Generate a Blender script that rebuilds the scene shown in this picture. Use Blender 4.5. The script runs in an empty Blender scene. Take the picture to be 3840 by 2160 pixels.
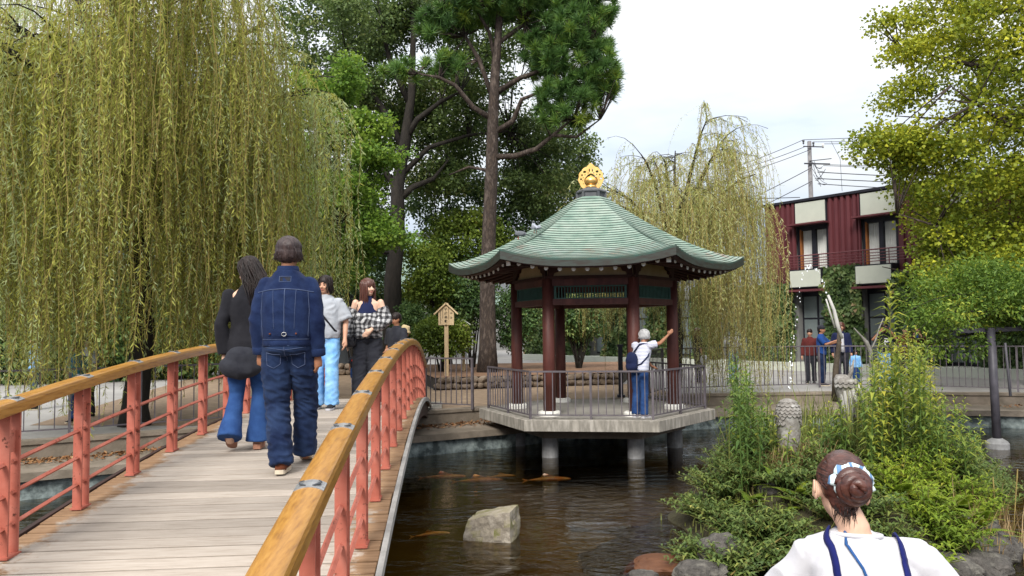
import bpy, bmesh, math, random
import numpy as np
from mathutils import Vector, Matrix, noise
from mathutils.bvhtree import BVHTree

random.seed(7)
RNG = np.random.default_rng(11)
SC = bpy.context.scene
COL = SC.collection
R = math.radians

# ------------------------------------------------------------------ camera
EYE = Vector((0.0, 0.0, 1.69))
FPX = 2900.0                                  # focal length in pixels of the 3840 wide photograph
PITCH, ROLL = math.atan(155 / FPX), R(0.62)
_f = Vector((0, math.cos(PITCH), math.sin(PITCH)))
_u = Vector((0, -math.sin(PITCH), math.cos(PITCH)))
_r = Vector((1, 0, 0))
CR = _r * math.cos(ROLL) - _u * math.sin(ROLL)
CU = _r * math.sin(ROLL) + _u * math.cos(ROLL)
cam_d = bpy.data.cameras.new('camera')
cam_d.sensor_width = 36.0
cam_d.lens = 36.0 * FPX / 3840.0
cam_d.clip_start = 0.05
cam_d.clip_end = 2000.0
cam = bpy.data.objects.new('camera', cam_d)
COL.objects.link(cam)
M = Matrix.Identity(4)
for i in range(3):
    M[i][0], M[i][1], M[i][2], M[i][3] = CR[i], CU[i], -_f[i], EYE[i]
cam.matrix_world = M
SC.camera = cam


def at(px, py, Y):
    """world point seen at a photo pixel, at a given distance ahead"""
    d = _f * FPX + CR * (px - 1920) - CU * (py - 1080)
    return EYE + d * (Y / d.y)


def atx(px, Y, z):
    """world point at distance Y and height z in the photo column px"""
    lo, hi = -2000.0, 6000.0
    for _ in range(50):
        m = (lo + hi) / 2
        if at(px, m, Y).z > z:
            lo = m
        else:
            hi = m
    p = at(px, lo, Y)
    return Vector((p.x, Y, z))


# ------------------------------------------------------------------ sky, sun, exposure
world = bpy.data.worlds.new('World')
SC.world = world
world.use_nodes = True
wn, wl = world.node_tree.nodes, world.node_tree.links
wn.clear()
SUN_EL, SUN_AZ = R(40), R(196)                # behind the camera, a little to the left; hazy
sky = wn.new('ShaderNodeTexSky')
sky.sky_type = 'NISHITA'
sky.sun_disc = False
sky.sun_elevation = SUN_EL
sky.sun_rotation = SUN_AZ
sky.air_density = 1.2
sky.dust_density = 2.5
bg_sky = wn.new('ShaderNodeBackground')
bg_sky.inputs['Strength'].default_value = 0.13
wl.new(sky.outputs[0], bg_sky.inputs['Color'])
tc = wn.new('ShaderNodeTexCoord')
mp = wn.new('ShaderNodeMapping')
mp.inputs['Scale'].default_value = (1.0, 1.0, 3.2)
wl.new(tc.outputs['Generated'], mp.inputs['Vector'])
n1 = wn.new('ShaderNodeTexNoise')
n1.inputs['Scale'].default_value = 1.7
n1.inputs['Detail'].default_value = 6.0
n1.inputs['Roughness'].default_value = 0.55
wl.new(mp.outputs[0], n1.inputs['Vector'])
sep = wn.new('ShaderNodeSeparateXYZ')
wl.new(tc.outputs['Generated'], sep.inputs[0])
# the cloud deck is thicker overhead and thins to pale blue toward the horizon
el = wn.new('ShaderNodeMapRange')
el.inputs['From Min'].default_value = 0.02
el.inputs['From Max'].default_value = 0.52
el.inputs['To Min'].default_value = -0.28
el.inputs['To Max'].default_value = 0.55
wl.new(sep.outputs['Z'], el.inputs['Value'])
ad = wn.new('ShaderNodeMath')
ad.operation = 'ADD'
nc = wn.new('ShaderNodeMath')
nc.operation = 'MULTIPLY_ADD'
nc.inputs[1].default_value = 1.7
nc.inputs[2].default_value = -0.35
wl.new(n1.outputs['Fac'], nc.inputs[0])
wl.new(nc.outputs[0], ad.inputs[0])
wl.new(el.outputs[0], ad.inputs[1])
cr = wn.new('ShaderNodeValToRGB')
cr.color_ramp.elements[0].position = 0.22
cr.color_ramp.elements[0].color = (0.50, 0.62, 0.92, 1)
cr.color_ramp.elements[1].position = 0.86
cr.color_ramp.elements[1].color = (1.0, 1.0, 1.0, 1)
e = cr.color_ramp.elements.new(0.46)
e.color = (0.60, 0.71, 0.96, 1)
e = cr.color_ramp.elements.new(0.60)
e.color = (0.80, 0.88, 1.0, 1)
wl.new(ad.outputs[0], cr.inputs['Fac'])
bg_cl = wn.new('ShaderNodeBackground')
# an overcast sky is brighter overhead than at the horizon
zen = wn.new('ShaderNodeMapRange')
zen.inputs['From Min'].default_value = 0.0
zen.inputs['From Max'].default_value = 1.0
zen.inputs['To Min'].default_value = 0.50
zen.inputs['To Max'].default_value = 1.75
wl.new(sep.outputs['Z'], zen.inputs['Value'])
wl.new(zen.outputs[0], bg_cl.inputs['Strength'])
wl.new(cr.outputs[0], bg_cl.inputs['Color'])
mx = wn.new('ShaderNodeMixShader')
mx.inputs[0].default_value = 0.88
wl.new(bg_sky.outputs[0], mx.inputs[1])
wl.new(bg_cl.outputs[0], mx.inputs[2])
wo = wn.new('ShaderNodeOutputWorld')
wl.new(mx.outputs[0], wo.inputs['Surface'])

sun_d = bpy.data.lights.new('sun', 'SUN')
sun_d.energy = 2.9
sun_d.angle = R(20)
sun_d.color = (1.0, 0.96, 0.90)
sun = bpy.data.objects.new('sun', sun_d)
COL.objects.link(sun)
_sd = Vector((math.sin(SUN_AZ) * math.cos(SUN_EL), math.cos(SUN_AZ) * math.cos(SUN_EL), math.sin(SUN_EL)))
sun.rotation_euler = _sd.to_track_quat('Z', 'Y').to_euler()
sun.location = (0, 0, 40)

SC.view_settings.view_transform = 'Standard'
SC.view_settings.look = 'None'
SC.view_settings.exposure = 0.55
SC.view_settings.gamma = 1.0
SC.view_settings.use_curve_mapping = False
SC.cycles.max_bounces = 8
SC.cycles.transparent_max_bounces = 12
SC.cycles.diffuse_bounces = 3
SC.cycles.glossy_bounces = 3
SC.cycles.transmission_bounces = 4
SC.cycles.caustics_reflective = False
SC.cycles.caustics_refractive = False
SC.cycles.sample_clamp_indirect = 6.0


# ------------------------------------------------------------------ materials
def new_mat(name):
    m = bpy.data.materials.new(name)
    m.use_nodes = True
    nt = m.node_tree
    nt.nodes.clear()
    out = nt.nodes.new('ShaderNodeOutputMaterial')
    return m, nt, out


def nd(nt, typ, **kw):
    n = nt.nodes.new(typ)
    for k, v in kw.items():
        if k.startswith('_'):
            setattr(n, k[1:], v)
        else:
            n.inputs[k.replace('__', ' ')].default_value = v
    return n


def rgba(c):
    return (c[0], c[1], c[2], 1.0)


def ramp(nt, fac, stops):
    r = nt.nodes.new('ShaderNodeValToRGB')
    el = r.color_ramp.elements
    el[0].position, el[0].color = stops[0][0], rgba(stops[0][1])
    el[1].position, el[1].color = stops[-1][0], rgba(stops[-1][1])
    for p, c in stops[1:-1]:
        x = el.new(p)
        x.color = rgba(c)
    if fac is not None:
        nt.links.new(fac, r.inputs['Fac'])
    return r


def coords(nt, scale=(1, 1, 1), kind='Object'):
    t = nt.nodes.new('ShaderNodeTexCoord')
    m = nt.nodes.new('ShaderNodeMapping')
    m.inputs['Scale'].default_value = scale
    nt.links.new(t.outputs[kind], m.inputs['Vector'])
    return m.outputs[0]


def pmat(name, c1, c2=None, rough=0.7, scale=6.0, detail=6.0, stretch=(1, 1, 1), bump=0.0, bscale=None,
         metal=0.0, spec=0.3, c3=None, dist=0.02, sheen=0.0, coat=0.0, lo=0.35, hi=0.65, world_space=False):
    """a Principled material whose colour drifts between two or three tones by noise, with a fine bump"""
    m, nt, out = new_mat(name)
    b = nd(nt, 'ShaderNodeBsdfPrincipled', Roughness=rough, Metallic=metal)
    b.inputs['Specular IOR Level'].default_value = spec
    if sheen:
        b.inputs['Sheen Weight'].default_value = sheen
    if coat:
        b.inputs['Coat Weight'].default_value = coat
        b.inputs['Coat Roughness'].default_value = 0.25
    if world_space:
        g = nt.nodes.new('ShaderNodeNewGeometry')
        mpn = nt.nodes.new('ShaderNodeMapping')
        mpn.inputs['Scale'].default_value = stretch
        nt.links.new(g.outputs['Position'], mpn.inputs['Vector'])
        vec = mpn.outputs[0]
    else:
        vec = coords(nt, stretch)
    if c2 is None:
        c2 = tuple(x * 0.8 for x in c1)
    n = nd(nt, 'ShaderNodeTexNoise', Scale=scale, Detail=detail, Roughness=0.6)
    nt.links.new(vec, n.inputs['Vector'])
    stops = [(lo, c1), (hi, c2)] if c3 is None else [(lo, c1), ((lo + hi) / 2, c2), (hi, c3)]
    r = ramp(nt, n.outputs['Fac'], stops)
    nt.links.new(r.outputs[0], b.inputs['Base Color'])
    if bump:
        n2 = nd(nt, 'ShaderNodeTexNoise', Scale=bscale or scale * 4, Detail=5.0, Roughness=0.65)
        nt.links.new(vec, n2.inputs['Vector'])
        bp = nd(nt, 'ShaderNodeBump', Strength=bump, Distance=dist)
        nt.links.new(n2.outputs['Fac'], bp.inputs['Height'])
        nt.links.new(bp.outputs[0], b.inputs['Normal'])
    nt.links.new(b.outputs[0], out.inputs['Surface'])
    return m


def leafmat(name, stops, trans=0.35, rough=0.55, spec=0.25):
    """foliage: each leaf has its own tone from the attribute 'v' """
    m, nt, out = new_mat(name)
    a = nt.nodes.new('ShaderNodeAttribute')
    a.attribute_name = 'v'
    r = ramp(nt, a.outputs['Fac'], stops)
    b = nd(nt, 'ShaderNodeBsdfPrincipled', Roughness=rough)
    b.inputs['Specular IOR Level'].default_value = spec
    nt.links.new(r.outputs[0], b.inputs['Base Color'])
    t = nt.nodes.new('ShaderNodeBsdfTranslucent')
    nt.links.new(r.outputs[0], t.inputs['Color'])
    x = nt.nodes.new('ShaderNodeMixShader')
    x.inputs[0].default_value = trans
    nt.links.new(b.outputs[0], x.inputs[1])
    nt.links.new(t.outputs[0], x.inputs[2])
    nt.links.new(x.outputs[0], out.inputs['Surface'])
    return m


# ------------------------------------------------------------------ objects
def link(o):
    COL.objects.link(o)
    return o


def tag(o, label=None, cat=None, group=None, kind=None):
    if label:
        o['label'] = label
    if cat:
        o['category'] = cat
    if group:
        o['group'] = group
    if kind:
        o['kind'] = kind
    return o


def thing(name, loc, label, cat, group=None, rz=0.0, kind=None):
    o = bpy.data.objects.new(name, None)
    o.empty_display_size = 0.1
    o.location = loc
    o.rotation_euler = (0, 0, rz)
    link(o)
    tag(o, label, cat, group, kind)
    return o


def mkobj(name, me, mat=None, parent=None, local=False):
    o = bpy.data.objects.new(name, me)
    link(o)
    if mat is not None and not me.materials:
        me.materials.append(mat)
    if parent is not None:
        o.parent = parent
        if not local:
            off = Vector(parent.location) if parent.parent is None and parent.type == 'EMPTY' else Vector((0, 0, 0))
            o.matrix_parent_inverse = Matrix.Translation(-off)
    return o


class MB:
    """collects faces for one mesh"""

    def __init__(s):
        s.v, s.f = [], []

    def add(s, vs, fs):
        k = len(s.v)
        s.v.extend([tuple(p) for p in vs])
        s.f.extend([tuple(i + k for i in f) for f in fs])
        return s

    def box(s, c, size, m=None):
        hx, hy, hz = size[0] / 2, size[1] / 2, size[2] / 2
        vs = [Vector((x, y, z)) for x in (-hx, hx) for y in (-hy, hy) for z in (-hz, hz)]
        if m is not None:
            vs = [m @ p for p in vs]
        c = Vector(c)
        vs = [p + c for p in vs]
        return s.add(vs, [(0, 1, 3, 2), (4, 6, 7, 5), (0, 4, 5, 1), (2, 3, 7, 6), (0, 2, 6, 4), (1, 5, 7, 3)])

    def bar(s, p0, p1, w, h, up=(0, 0, 1)):
        """rectangular bar from p0 to p1, w across, h along up"""
        p0, p1 = Vector(p0), Vector(p1)
        d = (p1 - p0).normalized()
        up = Vector(up)
        side = d.cross(up)
        if side.length < 1e-5:
            side = d.cross(Vector((1, 0, 0)))
        side.normalize()
        u = side.cross(d).normalized()
        vs = []
        for p in (p0, p1):
            for a, b in ((-1, -1), (1, -1), (1, 1), (-1, 1)):
                vs.append(p + side * (a * w / 2) + u * (b * h / 2))
        return s.add(vs, [(3, 2, 1, 0), (4, 5, 6, 7), (0, 1, 5, 4), (1, 2, 6, 5), (2, 3, 7, 6), (3, 0, 4, 7)])

    def rings(s, rs, cap=True, closed=True):
        n = len(rs[0])
        vs = [p for r in rs for p in r]
        fs = []
        for i in range(len(rs) - 1):
            for j in range(n if closed else n - 1):
                k = (j + 1) % n
                fs.append((i * n + j, i * n + k, (i + 1) * n + k, (i + 1) * n + j))
        if cap and closed:
            fs.append(tuple(range(n - 1, -1, -1)))
            fs.append(tuple((len(rs) - 1) * n + j for j in range(n)))
        return s.add(vs, fs)

    def tube(s, pts, radii, n=8, cap=True, flat=1.0):
        pts = [Vector(p) for p in pts]
        if not hasattr(radii, '__len__'):
            radii = [radii] * len(pts)
        rs, prev = [], None
        for i, p in enumerate(pts):
            d = (pts[min(i + 1, len(pts) - 1)] - pts[max(i - 1, 0)])
            d = d.normalized() if d.length > 1e-9 else Vector((0, 0, 1))
            if prev is None:
                a = Vector((1, 0, 0)) if abs(d.x) < 0.9 else Vector((0, 1, 0))
                x = (a - d * a.dot(d)).normalized()
            else:
                x = prev - d * prev.dot(d)
                x = x.normalized() if x.length > 1e-6 else prev
            prev = x
            y = d.cross(x)
            rs.append([p + (x * math.cos(t) + y * math.sin(t) * flat) * radii[i]
                       for t in (2 * math.pi * j / n for j in range(n))])
        return s.rings(rs, cap)

    def lathe(s, prof, c, n=16, ax=None):
        c = Vector(c)
        rs = []
        for r, z in prof:
            ring = [Vector((r * math.cos(2 * math.pi * j / n), r * math.sin(2 * math.pi * j / n), z)) for j in range(n)]
            if ax is not None:
                ring = [ax @ p for p in ring]
            rs.append([p + c for p in ring])
        return s.rings(rs)

    def ball(s, c, r, n=12, m=8, rot=None):
        """ellipsoid"""
        if not hasattr(r, '__len__'):
            r = (r, r, r)
        c = Vector(c)
        rs = []
        for i in range(m + 1):
            a = -math.pi / 2 + math.pi * (0.02 + 0.96 * i / m)
            ring = []
            for j in range(n):
                t = 2 * math.pi * j / n
                p = Vector((r[0] * math.cos(a) * math.cos(t), r[1] * math.cos(a) * math.sin(t), r[2] * math.sin(a)))
                ring.append((rot @ p if rot is not None else p) + c)
            rs.append(ring)
        return s.rings(rs)

    def prism(s, poly, p_of, d0, d1):
        """extrude a 2-D outline: p_of(a, b, depth) -> point"""
        n = len(poly)
        vs = [p_of(a, b, d0) for a, b in poly] + [p_of(a, b, d1) for a, b in poly]
        fs = [tuple(range(n - 1, -1, -1)), tuple(range(n, 2 * n))]
        fs += [(j, (j + 1) % n, n + (j + 1) % n, n + j) for j in range(n)]
        return s.add(vs, fs)

    def mesh(s, name, smooth=False):
        me = bpy.data.meshes.new(name)
        me.from_pydata([tuple(p) for p in s.v], [], s.f)
        me.update()
        if smooth:
            me.polygons.foreach_set('use_smooth', [True] * len(me.polygons))
        return me

    def build(s, name, mat, parent=None, smooth=False, local=False, bevel=0.0):
        me = s.mesh(name, smooth)
        if bevel:
            bm = bmesh.new()
            bm.from_mesh(me)
            bmesh.ops.bevel(bm, geom=bm.edges[:], offset=bevel, segments=1, affect='EDGES', clamp_overlap=True)
            bm.to_mesh(me)
            bm.free()
        return mkobj(name, me, mat, parent, local)


def instance(name, me, mat, parent, mtx, local=False):
    """a part that shares its mesh with alike parts"""
    o = mkobj(name, me, mat, parent, local)
    o.matrix_basis = mtx
    return o


def quads_mesh(name, verts, nper, attr=None, smooth=False):
    """numpy mesh: verts (N, nper, 3), one face per row; attr (N,) tone of each face"""
    N = verts.shape[0]
    me = bpy.data.meshes.new(name)
    me.vertices.add(N * nper)
    me.vertices.foreach_set('co', np.ascontiguousarray(verts.reshape(-1), dtype=np.float32))
    me.loops.add(N * nper)
    me.loops.foreach_set('vertex_index', np.arange(N * nper, dtype=np.int32))
    me.polygons.add(N)
    me.polygons.foreach_set('loop_start', np.arange(0, N * nper, nper, dtype=np.int32))
    me.polygons.foreach_set('loop_total', np.full(N, nper, dtype=np.int32))
    if attr is not None:
        a = me.attributes.new('v', 'FLOAT', 'POINT')
        a.data.foreach_set('value', np.repeat(attr, nper).astype(np.float32))
    me.update()
    me.validate()
    return me


def unit(a):
    return a / np.maximum(np.linalg.norm(a, axis=-1, keepdims=True), 1e-9)


def leaf_quads(pos, dirs, nrm, ln, wd, fold=0.25, mid=0.45):
    """kite-shaped leaves folded along the midrib"""
    dirs = unit(dirs)
    side = unit(np.cross(dirs, nrm))
    up = np.cross(side, dirs)
    ln = np.asarray(ln)[:, None]
    wd = np.asarray(wd)[:, None]
    b = pos
    t = pos + dirs * ln - up * ln * 0.12
    l = pos + dirs * ln * mid + side * wd / 2 + up * wd * fold
    r = pos + dirs * ln * mid - side * wd / 2 + up * wd * fold
    return np.stack([b, r, t, l], axis=1)


def rand_dirs(n, zbias=0.0):
    d = RNG.normal(size=(n, 3))
    d[:, 2] += zbias
    return unit(d)

# ------------------------------------------------------------------ shared materials
MT = {}
MT['paving'] = pmat('pale_paving', (0.31, 0.30, 0.285), (0.24, 0.23, 0.22), rough=0.85, scale=0.8, bump=0.25, bscale=14, world_space=True)
MT['dirt'] = pmat('sandy_soil', (0.27, 0.20, 0.13), (0.19, 0.135, 0.09), rough=0.95, scale=3.0, bump=0.5, bscale=25, c3=(0.24, 0.175, 0.12), world_space=True)
MT['soil'] = pmat('planter_soil', (0.16, 0.09, 0.05), (0.22, 0.13, 0.08), rough=0.95, scale=5.0, bump=0.6, bscale=30, world_space=True)
MT['terrace'] = pmat('brown_concrete', (0.22, 0.18, 0.14), (0.15, 0.125, 0.095), rough=0.9, scale=1.5, bump=0.3, bscale=30, c3=(0.24, 0.20, 0.16), world_space=True)
MT['lichen'] = pmat('lichened_wall', (0.055, 0.07, 0.07), (0.20, 0.24, 0.235), rough=0.85, scale=5.0, bump=0.5, bscale=14, c3=(0.33, 0.38, 0.36), lo=0.40, hi=0.72, world_space=True)
MT['slab'] = pmat('pale_concrete', (0.36, 0.335, 0.295), (0.19, 0.175, 0.15), rough=0.85, scale=7.0, bump=0.3, bscale=40, stretch=(1, 1, 0.22), detail=10, c3=(0.33, 0.305, 0.265), world_space=True)
MT['floor'] = pmat('pavilion_floor', (0.33, 0.31, 0.28), (0.26, 0.245, 0.22), rough=0.8, scale=3.0, bump=0.15, world_space=True)
MT['pier'] = pmat('pier_concrete', (0.26, 0.26, 0.26), (0.16, 0.16, 0.16), rough=0.85, scale=5.0, bump=0.3, world_space=True)
MT['bed'] = pmat('pond_bed', (0.068, 0.046, 0.014), (0.115, 0.094, 0.026), rough=0.95, scale=0.6, world_space=True)
MT['rail_metal'] = pmat('grey_violet_paint', (0.115, 0.10, 0.115), (0.075, 0.065, 0.07), rough=0.5, scale=8, spec=0.4, world_space=True)
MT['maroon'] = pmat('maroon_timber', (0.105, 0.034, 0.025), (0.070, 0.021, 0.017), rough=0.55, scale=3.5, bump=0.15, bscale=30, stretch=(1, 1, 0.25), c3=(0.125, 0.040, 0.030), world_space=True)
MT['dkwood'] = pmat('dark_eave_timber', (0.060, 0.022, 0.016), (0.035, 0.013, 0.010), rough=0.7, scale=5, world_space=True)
MT['cream'] = pmat('cream_plaster', (0.52, 0.42, 0.26), (0.42, 0.33, 0.20), rough=0.9, scale=3, world_space=True)
MT['white'] = pmat('white_paint', (0.80, 0.79, 0.74), (0.72, 0.71, 0.66), rough=0.6, scale=10)
MT['patina'] = pmat('copper_patina', (0.125, 0.20, 0.16), (0.21, 0.285, 0.235), rough=0.55, scale=3.2, detail=10, c3=(0.27, 0.33, 0.28), stretch=(1, 1, 1), bump=0.1, bscale=30, world_space=True)
MT['patina_rust'] = pmat('weathered_copper', (0.20, 0.16, 0.13), (0.18, 0.25, 0.21), rough=0.55, scale=4.0, detail=10, c3=(0.27, 0.31, 0.28), lo=0.34, hi=0.62, bump=0.1, bscale=30, world_space=True)
MT['patina_lip'] = pmat('dark_copper_joint', (0.030, 0.075, 0.062), (0.05, 0.06, 0.045), rough=0.6, scale=5, world_space=True)
MT['fascia'] = pmat('dark_copper_edge', (0.030, 0.025, 0.020), (0.038, 0.050, 0.043), rough=0.5, scale=6, detail=8, stretch=(1, 1, 5), world_space=True)
MT['slate'] = pmat('dark_cap_metal', (0.060, 0.065, 0.075), (0.09, 0.095, 0.10), rough=0.5, scale=8)
MT['gold'] = pmat('gilded_metal', (0.85, 0.55, 0.20), (0.72, 0.43, 0.13), rough=0.3, scale=8, metal=0.85, spec=0.5)
MT['lattice'] = pmat('verdigris_lattice', (0.030, 0.075, 0.060), (0.045, 0.11, 0.09), rough=0.6, scale=9)
MT['bark'] = pmat('rough_bark', (0.075, 0.055, 0.042), (0.035, 0.026, 0.022), rough=0.95, scale=9, stretch=(1, 1, 0.35), bump=1.0, bscale=16, dist=0.05, c3=(0.11, 0.085, 0.07), world_space=True)
MT['bark_dark'] = pmat('dark_bark', (0.030, 0.025, 0.020), (0.016, 0.014, 0.012), rough=0.95, scale=9, stretch=(1, 1, 0.3), bump=0.8, bscale=16, dist=0.04, world_space=True)
MT['rock'] = pmat('pond_rock', (0.105, 0.095, 0.085), (0.06, 0.055, 0.05), rough=0.95, scale=6, bump=1.0, bscale=14, dist=0.04, c3=(0.15, 0.14, 0.12), world_space=True)

WATER = -0.63


def plank_mat():
    m, nt, out = new_mat('weathered_decking')
    t = nt.nodes.new('ShaderNodeTexCoord')
    oi = nt.nodes.new('ShaderNodeObjectInfo')
    addv = nt.nodes.new('ShaderNodeVectorMath')
    addv.operation = 'ADD'
    comb = nt.nodes.new('ShaderNodeCombineXYZ')
    mul = nd(nt, 'ShaderNodeMath', _operation='MULTIPLY')
    mul.inputs[1].default_value = 37.0
    nt.links.new(oi.outputs['Random'], mul.inputs[0])
    nt.links.new(mul.outputs[0], comb.inputs['Y'])
    nt.links.new(t.outputs['Object'], addv.inputs[0])
    nt.links.new(comb.outputs[0], addv.inputs[1])
    mp = nt.nodes.new('ShaderNodeMapping')
    mp.inputs['Scale'].default_value = (0.9, 9, 9)
    nt.links.new(addv.outputs[0], mp.inputs['Vector'])
    gr = nd(nt, 'ShaderNodeTexNoise', Scale=4.0, Detail=8.0, Roughness=0.65)
    nt.links.new(mp.outputs[0], gr.inputs['Vector'])
    base = ramp(nt, gr.outputs['Fac'], [(0.20, (0.19, 0.152, 0.118)), (0.45, (0.315, 0.272, 0.23)), (0.78, (0.40, 0.355, 0.31))])
    # every board has a tone of its own
    hs = nd(nt, 'ShaderNodeHueSaturation')
    mr = nd(nt, 'ShaderNodeMapRange')
    mr.inputs['To Min'].default_value = 0.72
    mr.inputs['To Max'].default_value = 1.12
    nt.links.new(oi.outputs['Random'], mr.inputs['Value'])
    nt.links.new(mr.outputs[0], hs.inputs['Value'])
    nt.links.new(base.outputs[0], hs.inputs['Color'])
    # brown unworn board ends under and outside the railing, ragged edge to the worn middle
    sx = nt.nodes.new('ShaderNodeSeparateXYZ')
    nt.links.new(t.outputs['Object'], sx.inputs[0])
    ab = nd(nt, 'ShaderNodeMath', _operation='ABSOLUTE')
    nt.links.new(sx.outputs['X'], ab.inputs[0])
    n2 = nd(nt, 'ShaderNodeTexNoise', Scale=5.0, Detail=8.0, Roughness=0.7)
    nt.links.new(addv.outputs[0], n2.inputs['Vector'])
    m2 = nd(nt, 'ShaderNodeMath', _operation='MULTIPLY_ADD')
    m2.inputs[1].default_value = 0.75
    nt.links.new(n2.outputs['Fac'], m2.inputs[0])
    nt.links.new(ab.outputs[0], m2.inputs[2])
    ed = nd(nt, 'ShaderNodeMapRange')
    ed.inputs['From Min'].default_value = 1.20
    ed.inputs['From Max'].default_value = 1.30
    nt.links.new(m2.outputs[0], ed.inputs['Value'])
    mixc = nt.nodes.new('ShaderNodeMix')
    mixc.data_type = 'RGBA'
    nt.links.new(ed.outputs[0], mixc.inputs[0])
    nt.links.new(hs.outputs[0], mixc.inputs[6])
    br = ramp(nt, gr.outputs['Fac'], [(0.3, (0.15, 0.085, 0.045)), (0.7, (0.28, 0.175, 0.10))])
    nt.links.new(br.outputs[0], mixc.inputs[7])
    b = nd(nt, 'ShaderNodeBsdfPrincipled', Roughness=0.82)
    b.inputs['Specular IOR Level'].default_value = 0.2
    nt.links.new(mixc.outputs[2], b.inputs['Base Color'])
    bp = nd(nt, 'ShaderNodeBump', Strength=0.35, Distance=0.01)
    nt.links.new(gr.outputs['Fac'], bp.inputs['Height'])
    nt.links.new(bp.outputs[0], b.inputs['Normal'])
    nt.links.new(b.outputs[0], out.inputs['Surface'])
    return m


def water_mat():
    m, nt, out = new_mat('pond_water')
    vec = coords(nt, (1.0, 1.9, 1.0))
    n = nd(nt, 'ShaderNodeTexNoise', Scale=3.2, Detail=4.0, Roughness=0.55, Distortion=0.6)
    nt.links.new(vec, n.inputs['Vector'])
    n2 = nd(nt, 'ShaderNodeTexNoise', Scale=0.5, Detail=2.0)
    nt.links.new(vec, n2.inputs['Vector'])
    st = nd(nt, 'ShaderNodeMapRange')
    st.inputs['From Min'].default_value = 0.38
    st.inputs['From Max'].default_value = 0.62
    st.inputs['To Min'].default_value = 0.22
    st.inputs['To Max'].default_value = 0.95
    nt.links.new(n2.outputs['Fac'], st.inputs['Value'])
    bp = nd(nt, 'ShaderNodeBump', Distance=0.035)
    nt.links.new(st.outputs[0], bp.inputs['Strength'])
    nt.links.new(n.outputs['Fac'], bp.inputs['Height'])
    fr = nd(nt, 'ShaderNodeFresnel', IOR=1.33)
    nt.links.new(bp.outputs[0], fr.inputs['Normal'])
    gl = nd(nt, 'ShaderNodeBsdfGlossy', Roughness=0.02)
    gl.inputs['Color'].default_value = (0.95, 0.97, 1, 1)
    nt.links.new(bp.outputs[0], gl.inputs['Normal'])
    tr = nt.nodes.new('ShaderNodeBsdfTransparent')
    tr.inputs['Color'].default_value = (0.66, 0.54, 0.30, 1)
    mx = nt.nodes.new('ShaderNodeMixShader')
    nt.links.new(fr.outputs[0], mx.inputs[0])
    nt.links.new(tr.outputs[0], mx.inputs[1])
    nt.links.new(gl.outputs[0], mx.inputs[2])
    nt.links.new(mx.outputs[0], out.inputs['Surface'])
    return m


def wood_mat():
    m, nt, out = new_mat('varnished_handrail_wood')
    vec = coords(nt, (34, 2.0, 34))
    n = nd(nt, 'ShaderNodeTexNoise', Scale=2.5, Detail=7.0, Roughness=0.6)
    nt.links.new(vec, n.inputs['Vector'])
    n3 = nd(nt, 'ShaderNodeTexNoise', Scale=0.35, Detail=3.0)
    nt.links.new(vec, n3.inputs['Vector'])
    r = ramp(nt, n.outputs['Fac'], [(0.28, (0.20, 0.085, 0.016)), (0.5, (0.33, 0.155, 0.026)), (0.75, (0.41, 0.215, 0.05))])
    b = nd(nt, 'ShaderNodeBsdfPrincipled', Roughness=0.28)
    b.inputs['Specular IOR Level'].default_value = 0.5
    rr = nd(nt, 'ShaderNodeMapRange')
    rr.inputs['To Min'].default_value = 0.2
    rr.inputs['To Max'].default_value = 0.5
    nt.links.new(n3.outputs['Fac'], rr.inputs['Value'])
    nt.links.new(rr.outputs[0], b.inputs['Roughness'])
    nt.links.new(r.outputs[0], b.inputs['Base Color'])
    nt.links.new(b.outputs[0], out.inputs['Surface'])
    return m


MT['plank'] = plank_mat()
MT['water'] = water_mat()
MT['railwood'] = wood_mat()


def coral_mat():
    """salmon red paint, faded in patches, with a few rust-stained chips"""
    m, nt, out = new_mat('coral_red_paint')
    g = nt.nodes.new('ShaderNodeNewGeometry')
    n = nd(nt, 'ShaderNodeTexNoise', Scale=5.0, Detail=10.0, Roughness=0.65)
    nt.links.new(g.outputs['Position'], n.inputs['Vector'])
    base = ramp(nt, n.outputs['Fac'], [(0.3, (0.30, 0.075, 0.047)), (0.5, (0.375, 0.108, 0.073)), (0.72, (0.44, 0.155, 0.112))])
    n2 = nd(nt, 'ShaderNodeTexNoise', Scale=24.0, Detail=6.0, Roughness=0.7)
    nt.links.new(g.outputs['Position'], n2.inputs['Vector'])
    chip = nd(nt, 'ShaderNodeMapRange')
    chip.inputs['From Min'].default_value = 0.60
    chip.inputs['From Max'].default_value = 0.66
    nt.links.new(n2.outputs['Fac'], chip.inputs['Value'])
    mixc = nt.nodes.new('ShaderNodeMix')
    mixc.data_type = 'RGBA'
    nt.links.new(chip.outputs[0], mixc.inputs[0])
    nt.links.new(base.outputs[0], mixc.inputs[6])
    mixc.inputs[7].default_value = (0.10, 0.032, 0.02, 1)
    b = nd(nt, 'ShaderNodeBsdfPrincipled', Roughness=0.6)
    b.inputs['Specular IOR Level'].default_value = 0.3
    nt.links.new(mixc.outputs[2], b.inputs['Base Color'])
    bp = nd(nt, 'ShaderNodeBump', Strength=0.15, Distance=0.004)
    nt.links.new(n2.outputs['Fac'], bp.inputs['Height'])
    nt.links.new(bp.outputs[0], b.inputs['Normal'])
    nt.links.new(b.outputs[0], out.inputs['Surface'])
    return m


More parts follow.
